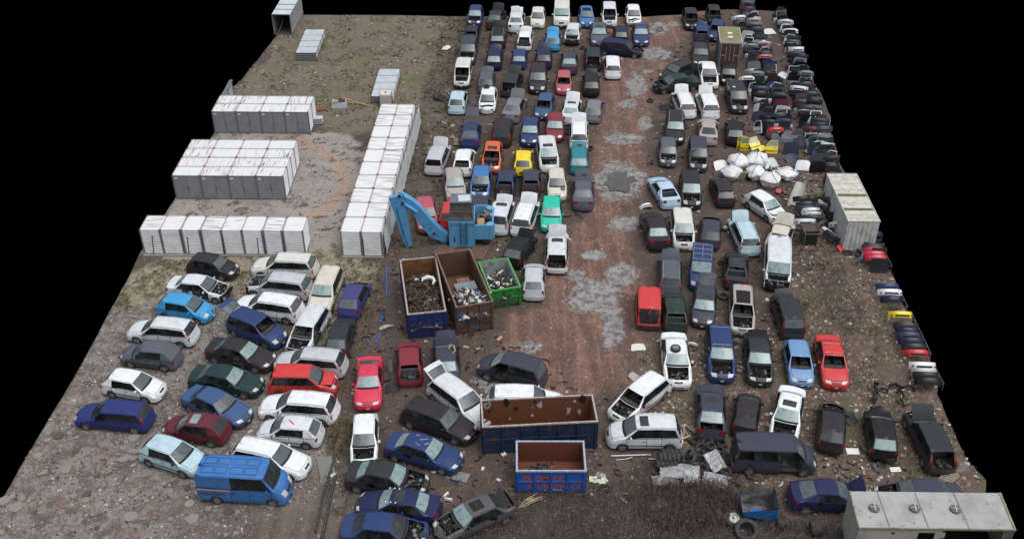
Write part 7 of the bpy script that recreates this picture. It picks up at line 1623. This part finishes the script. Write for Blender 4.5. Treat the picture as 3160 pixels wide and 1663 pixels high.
def part_litter():
    rr = random.Random(61); mb = MB(); k = 0
    zones = [([(1120, 40), (1490, 44), (1490, 300), (1440, 620), (1300, 650), (1060, 600), (1080, 330)], 330), ([(1640, 180), (1740, 40), (1860, 30), (1960, 400), (2080, 420), (2100, 640), (1900, 980), (1640, 960), (1600, 520)], 420), ([(960, 640), (1300, 880), (1560, 1000), (1700, 1100), (2200, 1120), (2400, 1200), (2300, 1240), (1600, 1260), (900, 1300), (870, 900)], 420), ([(1900, 40), (2080, 300), (2110, 470), (2000, 640), (1940, 400), (1850, 60)], 260)]
    for Z_, n_ in zones:
        P = wpoly(Z_); xs2 = [p[0] for p in P]; ys2 = [p[1] for p in P]; k = 0
        while k < n_:
            x, y = rr.uniform(min(xs2), max(xs2)), rr.uniform(min(ys2), max(ys2))
            if not in_poly(x, y, P) or not in_poly(x, y, OUT): continue
            k += 1; z = hgt(x, y) + .03; mi = rr.choices(range(5), (9, .7, 1.6, 1.0, .15))[0]; s_ = rr.uniform(.08, .32); M = Matrix.Rotation(rr.uniform(0, 6.3), 3, 'Z') @ Matrix.Rotation(rr.uniform(-.3, .3), 3, 'X'); t_ = rr.random()
            if t_ < .35: mb.tube([Vector((x, y, z)) + M @ Vector(q) for q in ((-s_, 0, 0), (-.2 * s_, s_ * .5, .06), (s_, .1, .02))], rr.uniform(.015, .045), 4, mi)
            elif t_ < .7: mb.box((x, y, z + .03), (s_, s_ * rr.uniform(.3, .9), rr.uniform(.02, .12)), 0, mi, M, rr.uniform(.5, 1))
            else: a0 = rr.random() * 6; mb.grid(lambda u, v: tuple(Vector((x, y, z)) + M @ Vector((s_ * 1.3 * math.cos(2.4 * u), s_ * 1.3 * math.sin(2.4 * u), .12 * v + .05 * u))), 5, 1, mi)
    tag(mb.build('part_litter', SCR), 'small dark car scraps strewn between the wrecks', 'scrap', None, 'stuff')
part_litter()
def slabs():
    rr = random.Random(31); mb = MB(); k = 0; P = zw('rubble')
    while k < 120:
        a = D(rr.uniform(-40, 700), rr.uniform(1080, 1356)); 
        if not in_poly(a.x, a.y, P) or not in_poly(a.x, a.y, OUT): continue
        k += 1; n_ = rr.randint(5, 7); r = rr.uniform(.10, .18) if rr.random() < .7 else rr.uniform(.2, .42); t0 = rr.random() * 6; z = hgt(a.x, a.y)
        pts = [(a.x + r * rr.uniform(.7, 1.15) * math.cos(t0 + q * 6.283 / n_), a.y + r * rr.uniform(.7, 1.15) * math.sin(t0 + q * 6.283 / n_)) for q in range(n_)]; tx, ty = rr.uniform(-.12, .12), rr.uniform(-.12, .12)
        top = [(x, y, z + .07 + (x - a.x) * tx + (y - a.y) * ty) for x, y in pts]; mi = rr.choices((0, 3, 5), (9, 1, .5))[0]; mb.poly(top, mi)
        for q in range(n_): b8 = top[q]; c8 = top[(q + 1) % n_]; mb.poly([(b8[0], b8[1], z - .03), (c8[0], c8[1], z - .03), c8, b8], mi)
    tag(mb.build('concrete_slabs', ROCKM), 'broken flat concrete slabs in the lower left ground', 'rubble', None, 'stuff')
slabs()
GRN = [mat('tuft_green', (.050, .060, .018), .9), mat('tuft_olive', (.085, .080, .035), .9), mat('tuft_straw', (.20, .165, .095), .9), mat('tuft_dark', (.028, .030, .016), .9)]
def tufts(name, label, cat, n_, poly, wts, seed, h0=.05, h1=.16, sp=.16, thr=-.05):
    rr = random.Random(seed); mb = MB(); xs2 = [p[0] for p in poly]; ys2 = [p[1] for p in poly]; k = 0; tr = 0
    while k < n_ and tr < n_ * 15:
        tr += 1; x, y = rr.uniform(min(xs2), max(xs2)), rr.uniform(min(ys2), max(ys2))
        if not in_poly(x, y, poly) or not in_poly(x, y, OUT) or mnoise.noise(Vector((x * .45, y * .45, seed))) < thr: continue
        k += 1; mi = rr.choices(range(4), wts)[0]; z = hgt(x, y) - .01
        for _ in range(7):
            a = rr.random() * 6.28; r = rr.random() * sp; bx, by = x + r * math.cos(a), y + r * math.sin(a); h_ = rr.uniform(h0, h1); w_ = rr.uniform(.015, .035); a2 = rr.random() * 6.28; ln = rr.uniform(.02, .12)
            mb.poly([(bx - w_ * math.cos(a2), by - w_ * math.sin(a2), z), (bx + w_ * math.cos(a2), by + w_ * math.sin(a2), z), (bx + ln * math.cos(a2 + 1.5), by + ln * math.sin(a2 + 1.5), z + h_)], mi)
    tag(mb.build(name, GRN), label, cat, None, 'stuff')
tufts('far_grass', 'thin patchy grass on the far left ground', 'grass', 2600, zw('grass'), (3, 4, 3, 2), 41, thr=.0)
tufts('dry_grass', 'dry straw and weeds between the lock-ups and the cars', 'grass', 1500, zw('sand'), (2, 3, 5, 2), 42)
tufts('gravel_weeds', 'dark weeds growing through the gravel', 'weeds', 700, zw('gravel'), (2, 2, 1, 5), 43, thr=.12, h1=.12, sp=.28)
tufts('strip_weeds', 'brown weeds along the strip between lock-ups and wrecks', 'weeds', 2200, zw('strip'), (2, 3, 3, 3), 44, thr=-.1)
tufts('yard_weeds', 'low weeds at the right side of the yard', 'weeds', 1800, zw('right'), (3, 3, 1.5, 3), 45, thr=.08)
def brambles(name, label, n_, poly, seed, cols, hh=.5):
    rr = random.Random(seed); mb = MB(); xs2 = [p[0] for p in poly]; ys2 = [p[1] for p in poly]; k = 0; tr = 0
    while k < n_ and tr < n_ * 20:
        tr += 1; x, y = rr.uniform(min(xs2), max(xs2)), rr.uniform(min(ys2), max(ys2))
        if not in_poly(x, y, poly) or not in_poly(x, y, OUT) or mnoise.noise(Vector((x * .35, y * .35, seed))) < rr.uniform(-.5, .2): continue
        k += 1; a = rr.random() * 6.28; l_ = rr.uniform(.25, .9); h_ = rr.uniform(.1, hh); p = Vector((x, y, hgt(x, y))); d = Vector((math.cos(a), math.sin(a), 0)); b8 = Vector((rr.uniform(-.1, .1), rr.uniform(-.1, .1), 0))
        mb.tube([p, p + d * l_ * .35 + Vector((0, 0, h_)) + b8, p + d * l_ * .7 + Vector((0, 0, h_ * .8)), p + d * l_ + Vector((0, 0, .05))], [.014, .011, .009, .004], 3, rr.choices(range(len(cols)), [c[1] for c in cols])[0], False)
    tag(mb.build(name, [c[0] for c in cols]), label, 'brambles', None, 'stuff')
BR1, BR2, BR3 = mat('bramble_brown', (.125, .085, .070), .8), mat('bramble_dark', (.045, .036, .030), .8), mat('bramble_grey', (.21, .175, .145), .8)
brambles('bramble_thicket', 'tangle of bare brown brambles along the bottom edge', 5200, zw('under'), 51, [(BR1, 5), (BR2, 3), (BR3, 1.2)], .55)
brambles('bramble_mound', 'dense mound of brown brambles below the corrugated sheets', 2600, [tuple(D(x, y).xy) for x, y in [(1630, 1230), (1830, 1215), (1870, 1290), (1800, 1340), (1640, 1330), (1590, 1280)]], 52, [(BR1, 6), (BR2, 2)], .8)
brambles('dead_stalks', 'dead brown stalks at the right side of the yard', 550, [tuple(D(x, y).xy) for x, y in [(2010, 640), (2110, 640), (2180, 800), (2130, 900), (2020, 830)]], 53, [(BR1, 3), (BR2, 4)], .35)
brambles('dry_reed', 'tall dry grass left of the white hatchback below the crimson coupe', 700, [tuple(D(x, y).xy) for x, y in [(835, 1060), (880, 1050), (885, 1150), (835, 1130)]], 54, [(GRN[2], 4), (BR2, 1)], .7)
# standing water
WAT = mat('wet_mud_water', (.075, .070, .068), .12, 0, (.10, .095, .09), 1.5)
for nme, cx, cy, rx, ry, sd in [('puddle', 1556, 458, 33, 26, 1), ('puddle', 1590, 452, 10, 8, 2), ('puddle', 1660, 75, 10, 6, 3)]:
    P = []
    for k in range(28):
        a = k * 2 * math.pi / 28; q = .95 + .55 * mnoise.noise(Vector((math.cos(a) * 1.8, math.sin(a) * 1.8, sd))); P.append(D(cx + rx * q * math.cos(a), cy + ry * q * math.sin(a), 0))
    c_ = sum(P, Vector()) / len(P); zz = hgt(c_.x, c_.y) + .05; mb = MB(); mb.poly([(p.x, p.y, zz) for p in P]); 
    b8 = [(p.x + (p.x - c_.x) * .03, p.y + (p.y - c_.y) * .03, zz - .12) for p in P]
    for k in range(28): mb.poly([b8[k], b8[(k + 1) % 28], (P[(k + 1) % 28].x, P[(k + 1) % 28].y, zz), (P[k].x, P[k].y, zz)])
    tag(mb.build(nme, WAT), kind='structure')
